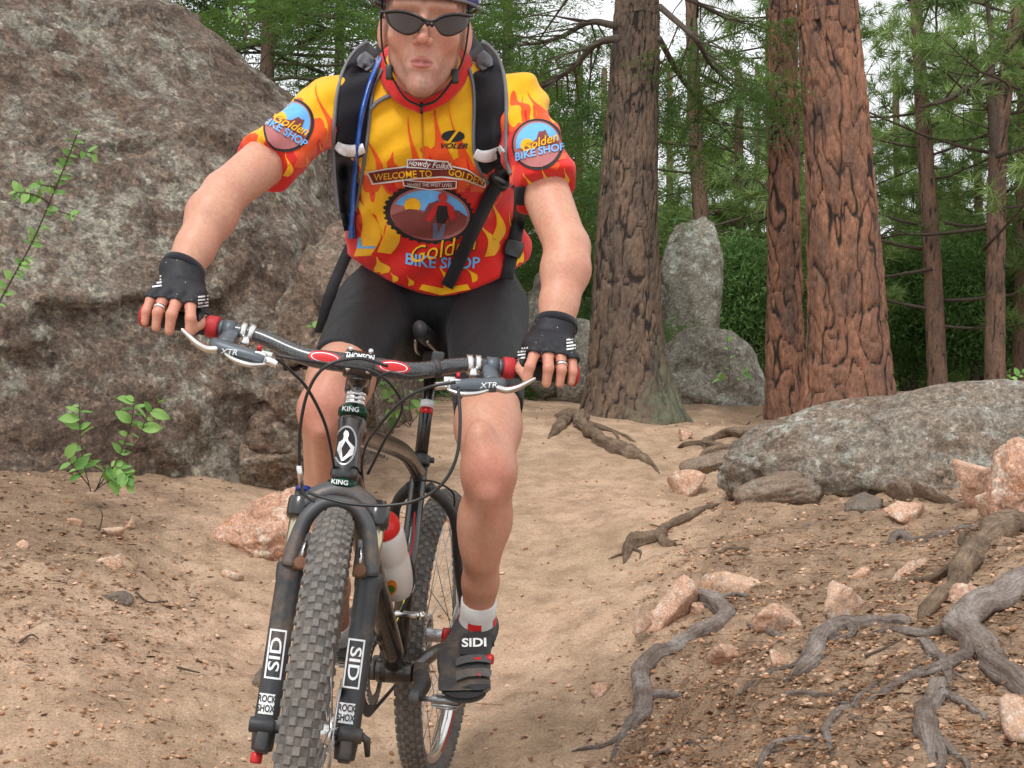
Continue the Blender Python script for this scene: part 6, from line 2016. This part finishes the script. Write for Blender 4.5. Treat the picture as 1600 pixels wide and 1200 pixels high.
# banners
lay('banner_print', poly([(573, 268), (604, 262), (650, 257), (700, 257), (730, 264), (760, 282), (757, 293), (725, 281), (690, 277), (650, 279), (610, 285), (582, 288)]), BV_J, M_PWHITE, jersey, .0032)
lay('banner_print', poly([(576, 269), (604, 264), (650, 259), (700, 259), (730, 266), (757, 283), (755, 290), (725, 278), (690, 274.5), (650, 276.5), (610, 282), (584, 285)]), BV_J, M_PMAROON, jersey, .0040)
lay('banner_text', text2d('WELCOME TO', 630, 273, 10.5, -.06, 0, .92, 0, .015), BV_J, M_YEL, jersey, .0050, 4)
lay('banner_text', text2d('GOLDEN', 728, 275, 10.5, .28, 0, .92, 0, .015), BV_J, M_YEL, jersey, .0050, 4)
lay('banner_print', poly([(635, 247), (700, 250), (708, 264), (636, 262)]), BV_J, M_PWHITE, jersey, .0064)
lay('banner_print', poly([(637, 249), (699, 252), (705, 263), (638, 260)]), BV_J, M_PMAROON, jersey, .0072)
lay('banner_text', text2d('Howdy Folks!', 670, 256, 9, .05, .35, .92, 0, .008), BV_J, M_PWHITE, jersey, .0082, 4)
lay('banner_print', poly([(629, 279), (672, 283), (714, 281), (713, 293), (672, 296), (630, 289)]), BV_J, M_PWHITE, jersey, .0046)
lay('banner_print', poly([(631, 280.5), (672, 284.5), (712, 282.5), (711, 291.5), (672, 294.5), (632, 287.5)]), BV_J, M_PMAROON, jersey, .0052)
lay('banner_text', text2d('WHERE THE WEST LIVES', 671, 287.5, 5, .02, 0, .9), BV_J, M_PWHITE, jersey, .0060, 4)
# shop name
lay('shop_name_print', text2d('Golden', 690, 391, 25, -.22, .4, 1.0, 0, .02), BV_J, M_PBLACK, jersey, .0026, 4)
lay('shop_name_print', text2d('Golden', 689, 390, 25, -.22, .4, 1.0, 0, .0), BV_J, M_YEL, jersey, .0036, 4)
lay('shop_name_print', text2d('BIKE SHOP', 691, 411, 17, .05, 0, 1.0, -.0011, .02), BV_J, M_PBLUE, jersey, .0030, 4)
# maker's mark
lay('maker_print', poly(ellipse(708, 213, 18, 9, 0, 30)), BV_J, M_PBLACK, jersey, .0020)
lay('maker_print', poly([(714, 203), (719, 203), (703, 224), (698, 224)]), BV_J, M_YEL, jersey, .0030)
lay('maker_print', text2d('VOLER', 708, 228.5, 7.5, 0, .35, 1.35, 0, .03), BV_J, M_PBLACK, jersey, .0020, 4)
# sleeve badges
for (cx, cy, rot, rx, ry) in ((451, 196, .55, 38, 43), (840, 226, -.22, 40, 40)):
    lay('badge_print', poly(ellipse(cx, cy, rx, ry, rot, 60)), BV_J, M_PBLACK, jersey, .0020)
    lay('badge_print', poly(ellipse(cx - 1, cy, rx - 4, ry - 4, rot)), BV_J, M_PROSE, jersey, .0028)
    c_, s_ = math.cos(rot), math.sin(rot)
    def rp(pts): return [(cx + x * c_ - y * s_, cy + x * s_ + y * c_) for x, y in pts]
    lay('badge_print', poly(ellipse(cx, cy, rx - 7, ry - 7, rot, 30, math.pi, 2 * math.pi)), BV_J, M_PBLUE, jersey, .0036)
    lay('badge_print', poly(ellipse(*rp([(-16, -2)])[0], 10, 10, 0, 20)), BV_J, M_YEL, jersey, .0042)
    lay('badge_print', poly(rp([(-30, 4), (-12, -2), (0, -8), (6, -18), (12, -17), (16, -19), (18, -8), (31, 2), (31, 5)])), BV_J, M_PBROWN, jersey, .0048)
    lay('badge_print', text2d('Golden', *rp([(2, -1)])[0], 14, rot - .12, .4, .95, 0, .01), BV_J, M_YEL, jersey, .0056, 4)
    lay('badge_print', text2d('BIKE SHOP', *rp([(0, 13)])[0], 12, rot, .1, .92, 0, .02), BV_J, M_PBLUE, jersey, .0056, 4)
lay('hip_print', poly([(563, 370), (566, 385), (587, 384), (585, 388), (558, 388), (560, 372)]), BV_J, M_PBLUE, jersey, .002)
# glove prints
for bv, gl, pts in ((BV_GA, GLOVE_A, [((246, 440), 8), ((318, 472), 9)]), (BV_GB, GLOVE_B, [((893, 538), 8), ((818, 553), 9)])):
    for (c0, r0) in pts:
        for k in range(4):
            lay('glove_print', poly([(c0[0] - r0, c0[1] - r0 + k * 5), (c0[0] + r0 * .8, c0[1] - r0 + k * 5 - 2), (c0[0] + r0 * .8, c0[1] - r0 + k * 5 + .5), (c0[0] - r0, c0[1] - r0 + k * 5 + 2.5)]), bv, M_PWHITE, gl, .0008)

# shoe: tongue, straps, lettering
lay('tongue', poly([(724, 992), (745, 988), (768, 991), (776, 1005), (776, 1022), (745, 1026), (718, 1024), (717, 1008)]), BV_SHOE, M_TONGUE, SHOE_A, .005)
lay('shoe_text', text2d('SIDI', 741, 1007, 13, -.02, 0, 1.25, 0, .03), BV_SHOE, M_PWHITE, SHOE_A, .0065, 4)
lay('strap', poly([(712, 1030), (730, 1026), (750, 1025), (772, 1027), (784, 1034), (785, 1044), (768, 1038), (748, 1036), (728, 1038), (712, 1043)]), BV_SHOE, M_SHOE2, SHOE_A, .007)
lay('strap', poly([(712, 1052), (732, 1047), (752, 1046), (774, 1049), (787, 1057), (787, 1068), (772, 1061), (750, 1058), (730, 1060), (712, 1066)]), BV_SHOE, M_SHOE2, SHOE_A, .007)
lay('strap_mark', poly([(738, 1030), (752, 1029), (752, 1033), (738, 1034)]), BV_SHOE, M_RED, SHOE_A, .0070)
lay('strap_mark', poly([(744, 1055), (754, 1053), (750, 1060)]), BV_SHOE, M_RED, SHOE_A, .0070)

lay('toe_panel', poly([(716, 1076), (735, 1070), (760, 1070), (782, 1077), (784, 1084), (760, 1078), (736, 1078), (716, 1084)]), BV_SHOE, M_TONGUE, SHOE_A, .003)
_sb = next((h for h in (cast(BV_SHOE, x, 1030)[0] for x in (784, 780, 776, 772, 768, 764, 760, 752)) if h is not None))
mb = MB(); mb.add(*cyl(_sb - [.004, 0, 0], _sb + [.008, -.003, 0], .0095, 16, bevel=.002)); mb.build('shoe_dial', M_RED, SHOE_A)
# bike lettering
def bvh_of(*objs):
    V, F = [], []
    for o in objs:
        n = len(V); V += [tuple(v.co) for v in o.data.vertices]; F += [tuple(i + n for i in p.vertices) for p in o.data.polygons]
    return BVHTree.FromPolygons(V, F)
BV_LEG = [bvh_of(o) for o in fork_legs]
def leg_mark(i, cx, cy, rot):
    bv, leg = BV_LEG[i], fork_legs[i]
    c_, s_ = math.cos(rot), math.sin(rot)
    def rp(pts): return [(cx + x * c_ - y * s_, cy + x * s_ + y * c_) for x, y in pts]
    for (x0, y0, x1, y1) in [(-13, -39, 13, -36), (-13, 36, 13, 39), (-13, -36, -10.5, 36), (10.5, -36, 13, 36)]:
        lay('fork_print', poly(rp([(x0, y0), (x1, y0), (x1, y1), (x0, y1)])), bv, M_WHITE, leg, .0008, 6)
    V2, F2 = text2d('SID', 0, 0, 17, -math.pi / 2 if i == 0 else math.pi / 2, 0, 1.55, 0, .012)
    lay('fork_print', (np.array(rp(V2)), F2), bv, M_WHITE, leg, .0008, 6)
LEGPX = []
for sx in (-1, 1):
    q = to_px(np.array([xf(FM, ax_pt(sx * LX, t)) for t in (.112, .036)])); LEGPX.append(list(zip(q[0], q[1])))
for i in (0, 1): leg_mark(i, LEGPX[i][0][0] + (-2 if i == 0 else -5), LEGPX[i][0][1], .13)
for i, (cx, cy) in enumerate(((LEGPX[0][1][0] - 3, LEGPX[0][1][1]), (LEGPX[1][1][0] - 5, LEGPX[1][1][1]))):
    bv, leg = BV_LEG[i], fork_legs[i]
    lay('fork_label', poly([(cx - 11, cy - 18), (cx + 13, cy - 15), (cx + 9, cy + 17), (cx - 14, cy + 14)]), bv, M_WHITE, leg, .0008, 5)
    lay('fork_label', text2d('ROCK', cx, cy - 8, 11, .12, 0, .62, 0, .02), bv, M_PBLACK, leg, .0016, 4)
    lay('fork_label', text2d('SHOX', cx - 2, cy + 7, 11, .12, 0, .62, 0, .02), bv, M_PBLACK, leg, .0016, 4)
BV_ST = bvh_of(faceplate)
lay('stem_text', text2d('THOMSON', *[float(v[0]) for v in to_px(np.array([xf(FM, CL + S_FWD * .02 + S_DIR * .006)]))[:2]], 8.0, .12, 0, .8, 0, .02), BV_ST, M_WHITE, faceplate, .0010, 4)
BV_HB = bvh_of(handlebar)
for xx, rot in ((-.055, .16), (.055, .12)):
    cx, cy = [float(v[0]) for v in to_px(np.array([xf(FM, bar_pt(xx) + S_FWD * .01)]))[:2]]
    lay('bar_print', poly(ellipse(cx, cy, 26, 10, rot)), BV_HB, M_RED, handlebar, .0006, 6)
    lay('bar_print', poly(ellipse(cx, cy, 22, 7.5, rot)), BV_HB, M_WHITE, handlebar, .0012, 6)
    lay('bar_print', poly(ellipse(cx, cy, 20, 6, rot)), BV_HB, M_RED, handlebar, .0018, 6)
BV_HT = bvh_of(head_tube)
hc = tuple(float(v[0]) for v in to_px(np.array([xf(BM, (HT0 + HT1) / 2 + S_FWD * .02)]))[:2])
hx, hy = hc[0] - 555, hc[1] - 697
def hq(pts): return poly([(a + hx, b + hy) for a, b in pts])
lay('head_badge', poly(ellipse(*hc, 18, 31, .13)), BV_HT, M_ALLOY, head_tube, .0008, 6)
lay('head_badge', poly(ellipse(*hc, 15, 28, .13)), BV_HT, M_PBLACK, head_tube, .0014, 6)
lay('head_badge', hq([(556, 672), (560, 690), (569, 700), (566, 712), (549, 722), (543, 704), (546, 692), (552, 688)]), BV_HT, M_SILVER, head_tube, .0020, 6)
lay('head_badge', hq([(556, 690), (563, 702), (551, 719), (550, 702)]), BV_HT, M_PBLACK, head_tube, .0026, 6)
lay('head_badge', poly(ellipse(557 + hx, 680 + hy, 4, 6, 0, 14)), BV_HT, M_SILVER, head_tube, .0026, 6)
BV_HU, BV_HL = bvh_of(hs_up), bvh_of(hs_low)
lay('headset_text', text2d('KING', *[float(v[0]) for v in to_px(np.array([xf(BM, ax_pt(0, .518, .02))]))[:2]], 7, .1, 0, 1.1, 0, .02), BV_HU, M_WHITE, hs_up, .0008, 5)
lay('headset_text', text2d('KING', *[float(v[0]) for v in to_px(np.array([xf(BM, ax_pt(0, .392, .02))]))[:2]], 7, .12, 0, 1.1, 0, .02), BV_HL, M_WHITE, hs_low, .0008, 5)
for lv, sx, rot in ((LEVER_A, -1, .1), (LEVER_B, 1, -.05)):
    _v = np.array([v.co[:] for v in lv.data.vertices]); _x = to_px(_v); cx, cy = float(np.median(_x[0])), float(np.percentile(_x[1], 72))
    lay('lever_text', text2d('XTR', cx, cy, 8, rot, .2, 1.2, 0, .01), bvh_of(lv), M_WHITE, lv, .0008, 5)
BV_BO = bvh_of(bottle_body)
lay('bottle_print', poly(ellipse(611, 918, 9, 12, .2)), BV_BO, simple('bottle_orange', lin(226, 130, 30), .6), bottle_body, .0008, 5)
lay('bottle_print', poly(ellipse(611, 920, 6, 6, .2)), BV_BO, simple('bottle_green', lin(70, 120, 40), .6), bottle_body, .0014, 5)
M_LY, M_LG = simple('line_yellow', lin(226, 196, 40), .5), simple('line_green', lin(50, 150, 70), .5)
def line_on(pts, w, bv, mat, par, nm='frame_stripe'):
    q = spline(np.asarray(pts, float), 5); t = np.gradient(q, axis=0); t /= np.linalg.norm(t, axis=1)[:, None]; n = np.column_stack([-t[:, 1], t[:, 0]])
    V2 = np.vstack([q + n * w / 2, q - n * w / 2]); m = len(q)
    lay(nm, (V2, [(k, k + 1, m + k + 1, m + k) for k in range(m - 1)]), bv, mat, par, .0008, 30)
bvt, bvs = bvh_of(top_tube), bvh_of(seat_tube)
line_on([(600, 735), (612, 728), (620, 742), (634, 752), (645, 748)], 2, bvt, M_LY, top_tube)
line_on([(604, 728), (616, 722), (626, 736), (640, 744)], 2, bvt, M_LG, top_tube)
line_on([(590, 728), (604, 722), (610, 728)], 4, bvt, M_RED, top_tube)
line_on([(636, 880), (630, 910), (634, 930), (624, 960)], 2.2, bvs, M_LG, seat_tube)
line_on([(640, 900), (634, 925), (628, 950), (618, 975)], 2.0, bvs, M_LY, seat_tube)
line_on([(648, 800), (646, 840), (640, 870)], 2.4, bvs, M_RED, seat_tube)

# ================================================================== HELMET, GLASSES, PACK
helmet = empty('bike_helmet', tuple(head_w([0, 0, .06]))); tag(helmet, 'blue and grey bike helmet on the rider\'s head', 'helmet')
def m_helmet():
    m = NT('helmet_shell'); m.set(m.ramp(m.noise(9, 3), [(.5, lin(52, 58, 150)), (.56, lin(150, 152, 164))], 'CONSTANT'), .25, 0, .5)
    m.b.inputs['Coat Weight'].default_value = .6; return m.m
def sdf_helmet(pw):
    p = head_l(pw)
    d = s_ell(p, (0, .024, .040), (.098, .132, .118))
    d = smax(d, -s_ell(p, (0, .022, .030), (.080, .104, .108)), .004)
    d = smax(d, s_plane(p, (0, -.08, .031), (0, .12, -1)), .006)
    for x in (-.056, -.019, .019, .056):
        for (y, z) in ((-.085, .085), (-.01, .145), (.085, .12)):
            d = smax(d, -s_ell(p, (x, y, z), (.012, .036, .05)), .006)
    return d * HS
V, Q = surface_nets(sdf_helmet, head_w([0, .02, .06]) - [.17, .2, .17], head_w([0, .02, .06]) + [.17, .2, .2], .0045)
put('shell', mesh_from('shell', V, Q, m_helmet()), helmet)
mb = MB(); rim_ = [head_w([.0955 * math.cos(a), .024 + .128 * math.sin(a), .0395 + .1 * (.12 * math.sin(a))]) for a in np.linspace(0, 2 * np.pi, 49)[:-1]]
mb.add(*tube(rim_, .0030, 8, close=True)); mb.build('rim_trim', M_PIPING, helmet)
for sx in (-1, 1):
    mb = MB(); q = spline([head_w([sx * .078, -.02, .05]), head_w([sx * .0795, -.012, .0]), head_w([sx * .074, -.010, -.05]), head_w([sx * .058, -.012, -.088]), head_w([sx * .030, -.016, -.128]), head_w([0, -.02, -.142])], 6)
    mb.add(*tube(q, .0075, 6, squash=.25)); mb.build('chin_strap', M_WEB, helmet)
    mb = MB(); mb.add(*rbox(head_w([sx * .060, -.022, -.088]), (.006, .007, .013), None, .3)); mb.build('strap_slider', M_BUCKLE, helmet)

glasses = empty('sunglasses', tuple(head_w([0, -.1, 0]))); tag(glasses, 'dark wraparound sunglasses on the rider\'s face', 'sunglasses')
def wrap(px, py, o=0.0):
    """a point on the curved front of the glasses"""
    u = (px - 667) / 66.0
    return P(px, py, 2.372 + o + .052 * abs(u) ** 2.2)
def lens(pts):
    q = spline(np.array(pts + [pts[0]], float), 5)[:-1]
    c = q.mean(0); rings = [1.0, .75, .5, .25, 0.02]
    V, F = [], []
    n = len(q)
    for k in rings: V += [wrap(*(c + (p - c) * k)) for p in q]
    V += [wrap(*p, .0025) for p in q]
    for r in range(len(rings) - 1):
        for i in range(n): F.append((r * n + i, r * n + (i + 1) % n, (r + 1) * n + (i + 1) % n, (r + 1) * n + i))
    F.append(tuple((len(rings) - 1) * n + i for i in range(n)))
    for i in range(n): F.append((i, len(rings) * n + i, len(rings) * n + (i + 1) % n, (i + 1) % n))
    return np.array(V), F
LA = [(601, 20), (622, 18), (645, 23), (664, 32), (660, 42), (648, 53), (633, 55), (615, 46), (605, 34)]
LB = [(735, 26), (714, 23), (692, 26), (677, 33), (681, 44), (690, 55), (704, 57), (721, 50), (732, 38)]
for L_ in (LA, LB):
    mb = MB(); mb.add(*lens(L_)); mb.build('lens', M_LENS, glasses)
mb = MB(); mb.add(*tube([wrap(x, y, -.001) for x, y in spline([(596, 19), (622, 17), (646, 22), (664, 31), (671, 33), (678, 32), (693, 25), (714, 22), (738, 25)], 5)], .0024, 8))
mb.build('brow_frame', M_GFRAME, glasses)
for sx, e in ((-1, wrap(596, 19)), (1, wrap(738, 25))):
    mb = MB(); mb.add(*tube(spline([e, head_w([sx * .0745, -.045, .012]), head_w([sx * .080, .02, .010]), head_w([sx * .080, .05, -.01])], 5), np.linspace(.003, .002, 16), 8)); mb.build('temple_arm', M_GFRAME, glasses)
mb = MB(); mb.add(*tube(spline([wrap(664, 33, .001), wrap(668, 40, .004), wrap(671, 36, -.001), wrap(675, 41, .004), wrap(679, 34, .001)], 4), .0022, 6)); mb.build('nose_bridge', M_GFRAME, glasses)

pack = empty('hydration_backpack', tuple(P(670, 420, 2.95))); tag(pack, 'black hydration backpack with reflective strap tips worn by the rider', 'backpack')
def sdf_pack(p):
    a, b = P(668, 105, 2.86), P(685, 330, 3.02)
    d = s_flatcone(p, a, b, .118, .125)
    return smax(d, -sdf_torso(p, .004), .01) + .004 * fbm(p * 12, 3, 2)
ext = np.array([P(668, 105, 2.9), P(685, 330, 3.05)])
V, Q = surface_nets(sdf_pack, ext.min(0) - .2, ext.max(0) + .2, .009)
put('bag', mesh_from('bag', V, Q, M_STRAP), pack)

def ribbon(name, pts, thick, mat, parent, bvh=BV_J, lift=.0, crown=.004, nx=7, n=8, back=None):
    """flat band lying on a surface, through photograph points (x, y, width)"""
    q = spline(np.asarray(pts, float), n)
    t = np.gradient(q[:, :2], axis=0); t /= np.linalg.norm(t, axis=1)[:, None]
    nn = np.column_stack([-t[:, 1], t[:, 0]])
    u = np.linspace(-1, 1, nx)
    D = np.full((len(q), nx), np.nan)
    for i in range(len(q)):
        for j in range(nx):
            x, y = q[i, :2] + nn[i] * u[j] * q[i, 2] / 2
            h, _ = cast(bvh, x, y)
            if h is not None: D[i, j] = (h - CAM) @ _F
    ok = ~np.isnan(D)
    if not ok.any(): return None
    med = np.array([np.nanmedian(D[i]) if ok[i].any() else np.nan for i in range(len(q))])
    idx = np.arange(len(q)); g = ~np.isnan(med); med = np.interp(idx, idx[g], med[g])
    for i in range(len(q)):
        row = D[i]
        row = np.where(np.isnan(row) | (np.abs(row - med[i]) > .05), med[i], row); D[i] = row
    for _ in range(3):
        D[1:-1] = (D[:-2] + 2 * D[1:-1] + D[2:]) / 4
    if back: D += (back * np.clip(1 - np.arange(len(q)) / (1.6 * n), 0, 1) ** 1.6)[:, None]
    topV, botV = [], []
    for i in range(len(q)):
        for j in range(nx):
            x, y = q[i, :2] + nn[i] * u[j] * q[i, 2] / 2
            c_ = crown * (1 - u[j] ** 2) + thick * (1 - .55 * u[j] ** 8)
            topV.append(P(x, y, D[i, j] - lift - c_)); botV.append(P(x, y, D[i, j] - lift + .002))
    V = np.array(topV + botV); m = len(q) * nx; F = []
    for i in range(len(q) - 1):
        for j in range(nx - 1):
            a = i * nx + j
            F += [(a, a + 1, a + nx + 1, a + nx), (m + a, m + a + nx, m + a + nx + 1, m + a + 1)]
        F += [(i * nx, (i + 1) * nx, m + (i + 1) * nx, m + i * nx), (i * nx + nx - 1, m + i * nx + nx - 1, m + (i + 1) * nx + nx - 1, (i + 1) * nx + nx - 1)]
    for j in range(nx - 1):
        F += [(j, m + j, m + j + 1, j + 1), ((len(q) - 1) * nx + j, (len(q) - 1) * nx + j + 1, m + (len(q) - 1) * nx + j + 1, m + (len(q) - 1) * nx + j)]
    return put(name, mesh_from(name, V, F, mat), parent)

STRAPS = [[(590, 80, 40), (574, 97, 48), (558, 130, 50), (551, 175, 50), (547, 220, 48), (545, 250, 44), (543, 285, 36), (541, 330, 22)],
          [(738, 78, 36), (754, 96, 44), (764, 130, 46), (766, 175, 46), (765, 220, 46), (768, 252, 42), (780, 280, 34)]]
for pts in STRAPS:
    st = ribbon('shoulder_strap', pts, .006, M_STRAP, pack, back=.13, crown=.003)
    for sd in (-1, 1):
        q = spline(np.asarray(pts, float), 6); t = np.gradient(q[:, :2], axis=0); t /= np.linalg.norm(t, axis=1)[:, None]
        e = q[:, :2] + np.column_stack([-t[:, 1], t[:, 0]]) * (sd * (q[:, 2] / 2 + 2))[:, None]
        ribbon('strap_piping', np.column_stack([e, np.full(len(e), 6.0)])[::3], .006, M_PIPING, pack, nx=4, n=4, back=.16)
for pts in ([(525, 226, 12), (535, 233, 17), (548, 236, 19), (560, 234, 18), (569, 231, 15)], [(742, 239, 15), (752, 244, 18), (764, 244, 19), (776, 239, 17), (786, 232, 12)]):
    ribbon('reflective_strip', pts, .007, M_REFLECT, pack, lift=.012, nx=5, crown=.002)
for pts in ([(579, 86, 20), (571, 96, 27), (565, 106, 20)], [(748, 84, 20), (756, 95, 27), (762, 106, 20)]):
    ribbon('strap_pad', pts, .013, M_PIPING, pack, lift=.008, nx=7)
ribbon('drink_tube', [(594, 88, 9), (582, 120, 9), (570, 160, 9), (562, 200, 8.5), (557, 240, 8.5), (553, 290, 8.5), (550, 340, 8.5), (549, 366, 9)], .016, M_TUBE, pack, lift=.004, crown=.004, nx=6)
ribbon('bite_valve', [(549, 352, 11), (549, 362, 12), (549, 373, 12)], .017, M_TUBE, pack, lift=.004, nx=5)
ribbon('sternum_strap', [(578, 172, 7), (592, 158, 7), (610, 149, 7), (630, 143, 7)], .004, M_PIPING, pack, lift=.002, nx=4)
ribbon('webbing_strap', [(790, 276, 22), (770, 300, 21), (750, 340, 21), (730, 380, 21), (712, 420, 21), (698, 448, 20)], .004, M_WEB, pack, lift=.008, nx=5)
ribbon('webbing_strap', [(812, 292, 18), (812, 330, 20), (806, 370, 20), (797, 410, 20), (792, 436, 20)], .004, M_WEB, pack, lift=.003, nx=5)
ribbon('webbing_strap', [(538, 300, 20), (540, 330, 18), (545, 360, 14)], .004, M_WEB, pack, lift=.003, nx=5)
ribbon('strap_buckle', [(776, 268, 30), (784, 280, 34), (796, 290, 24)], .010, M_BUCKLE, pack, lift=.008, nx=5)
ribbon('buckle_bar', [(772, 276, 7), (785, 283, 9), (800, 291, 7)], .013, M_PIPING, pack, lift=.010, nx=4)
ribbon('strap_buckle', [(806, 376, 26), (803, 388, 30), (799, 400, 26)], .010, M_BUCKLE, pack, lift=.006, nx=5)
mb = MB()                                             # loose webbing hanging at the rider's side
hang = spline([P(556, 368, 2.88), P(534, 415, 2.85), (P(516, 460, 2.80)), P(506, 500, 2.80), P(500, 520, 2.82)], 6)
t_, N_, B_ = frames(hang)
Vw = []
for k in range(len(hang)):
    for (a, b_) in ((-.013, -.001), (.013, -.001), (.013, .001), (-.013, .001)): Vw.append(hang[k] + np.array([a, 0, 0]) + np.array([0, b_, 0]))
mb.add(Vw, [(4 * i + j, 4 * i + (j + 1) % 4, 4 * (i + 1) + (j + 1) % 4, 4 * (i + 1) + j) for i in range(len(hang) - 1) for j in range(4)] + [(0, 1, 2, 3), tuple(4 * (len(hang) - 1) + j for j in (3, 2, 1, 0))])
mb.build('webbing_strap', M_WEB, pack)

# ================================================================== SMALL PLANTS
def leaf_mesh(name, ln, wd, seed):
    r = np.random.default_rng(seed)
    V, F = [], []
    n = 6
    for i in range(n + 1):
        t = i / n
        w = wd * math.sin(math.pi * min(1, t * .93 + .05)) ** .8 * (1 - .25 * t)
        z = -.25 * ln * t * t
        for k, u in enumerate((-1, 0, 1)):
            V.append([t * ln, u * w, z + (abs(u) * .16 * wd) + r.normal(0, .01 * ln)])
    for i in range(n):
        for k in range(2): F.append((3 * i + k, 3 * i + k + 1, 3 * i + k + 4, 3 * i + k + 3))
    return mesh_from(name, V, F, M_LEAF)
LEAVES = [leaf_mesh('leaf', 1.0, .34, k) for k in range(3)] + [leaf_mesh('leaf', 1.0, .42, 7)]
for k, me in enumerate(LEAVES):
    me.attributes.new('tint', 'FLOAT', 'POINT').data.foreach_set('value', np.full(len(me.vertices), (.2, .5, .8, 1.)[k], np.float32))

def plant(name, label, d, stems, leaf_px, seed, wood=M_BRANCH, per=None, rad=.0022, cat='plant'):
    """stems: lists of photograph points; leaves grow along them in pairs and at the tips"""
    r = np.random.default_rng(seed)
    base = P(stems[0][0][0], stems[0][0][1], d)
    o = empty(name, tuple(base)); tag(o, label, cat)
    s = d / FPX
    cam_dir = (CAM - base) / np.linalg.norm(CAM - base)
    for st in stems:
        C = spline([P(p[0], p[1], d - (p[2] if len(p) > 2 else 0)) for p in st], 8)
        V, F = tube(C, np.linspace(rad, rad * .5, len(C)), 6)
        put('stem', mesh_from('stem', V, F, wood), o)
        L = np.linalg.norm(np.diff(C, axis=0), axis=1).sum()
        n = per or max(3, int(L / (leaf_px * s * .62)))
        for k in range(n):
            t = .18 + .82 * (k + 1) / n
            i = min(len(C) - 2, int(t * (len(C) - 1)))
            b = C[i]; ax = C[i + 1] - C[i]; ax /= np.linalg.norm(ax)
            for sd in ((-1, 1) if k < n - 1 else (-1, 0, 1)):
                if r.random() < .28: continue
                side = np.cross(ax, cam_dir); side /= np.linalg.norm(side)
                u = side * sd * r.uniform(.7, 1) + ax * r.uniform(.2, .7 if sd else 1.2) + cam_dir * r.uniform(-.1, .5) + np.array([0, 0, r.uniform(-.25, .15)])
                u /= np.linalg.norm(u)
                nrm = cam_dir * r.uniform(.4, 1) + np.array([0, 0, r.uniform(.5, 1.1)]) + r.normal(0, .3, 3)
                y = np.cross(nrm, u); y /= np.linalg.norm(y); z = np.cross(u, y)
                size = leaf_px * s * r.uniform(.4, 1.15)
                lf = bpy.data.objects.new('leaf', LEAVES[int(r.integers(0, len(LEAVES)))])
                COL.objects.link(lf); lf.parent = o
                pos = b - base
                lf.matrix_local = Matrix(((u[0] * size, y[0] * size, z[0] * size, pos[0]), (u[1] * size, y[1] * size, z[1] * size, pos[1]), (u[2] * size, y[2] * size, z[2] * size, pos[2]), (0, 0, 0, 1)))
    return o

plant('leafy_shrub', 'bright green leafy shrub growing from the foot of the big boulder', 4.62, [
    [(142, 768), (130, 720, .05), (125, 670, .08), (124, 630, .10)],
    [(148, 768), (185, 715, .08), (205, 660, .12), (210, 620, .14)],
    [(190, 710, .08), (215, 690, .12), (230, 650, .14), (252, 628, .16)],
    [(150, 766), (165, 735, .1), (185, 730, .14), (200, 745, .16)],
    [(140, 760), (120, 735, .08), (102, 712, .1)],
    [(150, 765), (178, 748, .12), (205, 752, .16)]], 27, 5)
plant('leafy_twig', 'tall thin twig with small leaves in front of the boulder face', 4.5, [
    [(-40, 560), (-10, 490), (22, 430), (52, 375, .02), (80, 310, .05), (105, 250, .08), (122, 205, .1)],
    [(78, 318, .05), (62, 308, .09), (45, 302, .12), (25, 300, .12)],
    [(88, 292, .05), (74, 290, .1), (60, 288, .13)],
    [(92, 330, .05), (106, 334, .08), (114, 338, .09)],
    [(112, 225, .08), (132, 236, .1), (146, 240, .1)]], 17, 6, per=None, rad=.004)
plant('small_plant', 'small leafy plant growing behind the seatpost between the rider\'s legs', 6.3, [
    [(640, 665), (628, 640), (612, 620), (600, 600)], [(642, 668), (640, 635), (648, 610), (655, 592)], [(640, 665), (655, 645), (665, 625)], [(640, 668), (622, 656), (606, 652)]], 20, 7)
plant('sapling', 'tiny green sapling on the rounded grey boulder', 9.0, [
    [(1138, 600), (1140, 570), (1138, 545), (1136, 530)], [(1138, 598), (1155, 588), (1168, 580)], [(1138, 600), (1128, 594), (1122, 590)]], 13, 8)
plant('small_plant', 'few green leaves at the top right of the low boulder', 5.6, [[(1596, 604), (1590, 592), (1598, 580)], [(1598, 604), (1606, 594), (1612, 584)]], 13, 9)
plant('leafy_twig', 'leafy twig above the ridge of the big boulder', 6.6, [[(382, 62), (388, 30), (386, -5), (392, -40)], [(384, 40), (372, 28), (360, 24)]], 12, 10, rad=.005)
plant('small_plant', 'small plant in the crevice left of the rider\'s hip', 5.6, [[(512, 520), (520, 500), (528, 485)], [(500, 530), (492, 515), (486, 508)]], 14, 11)
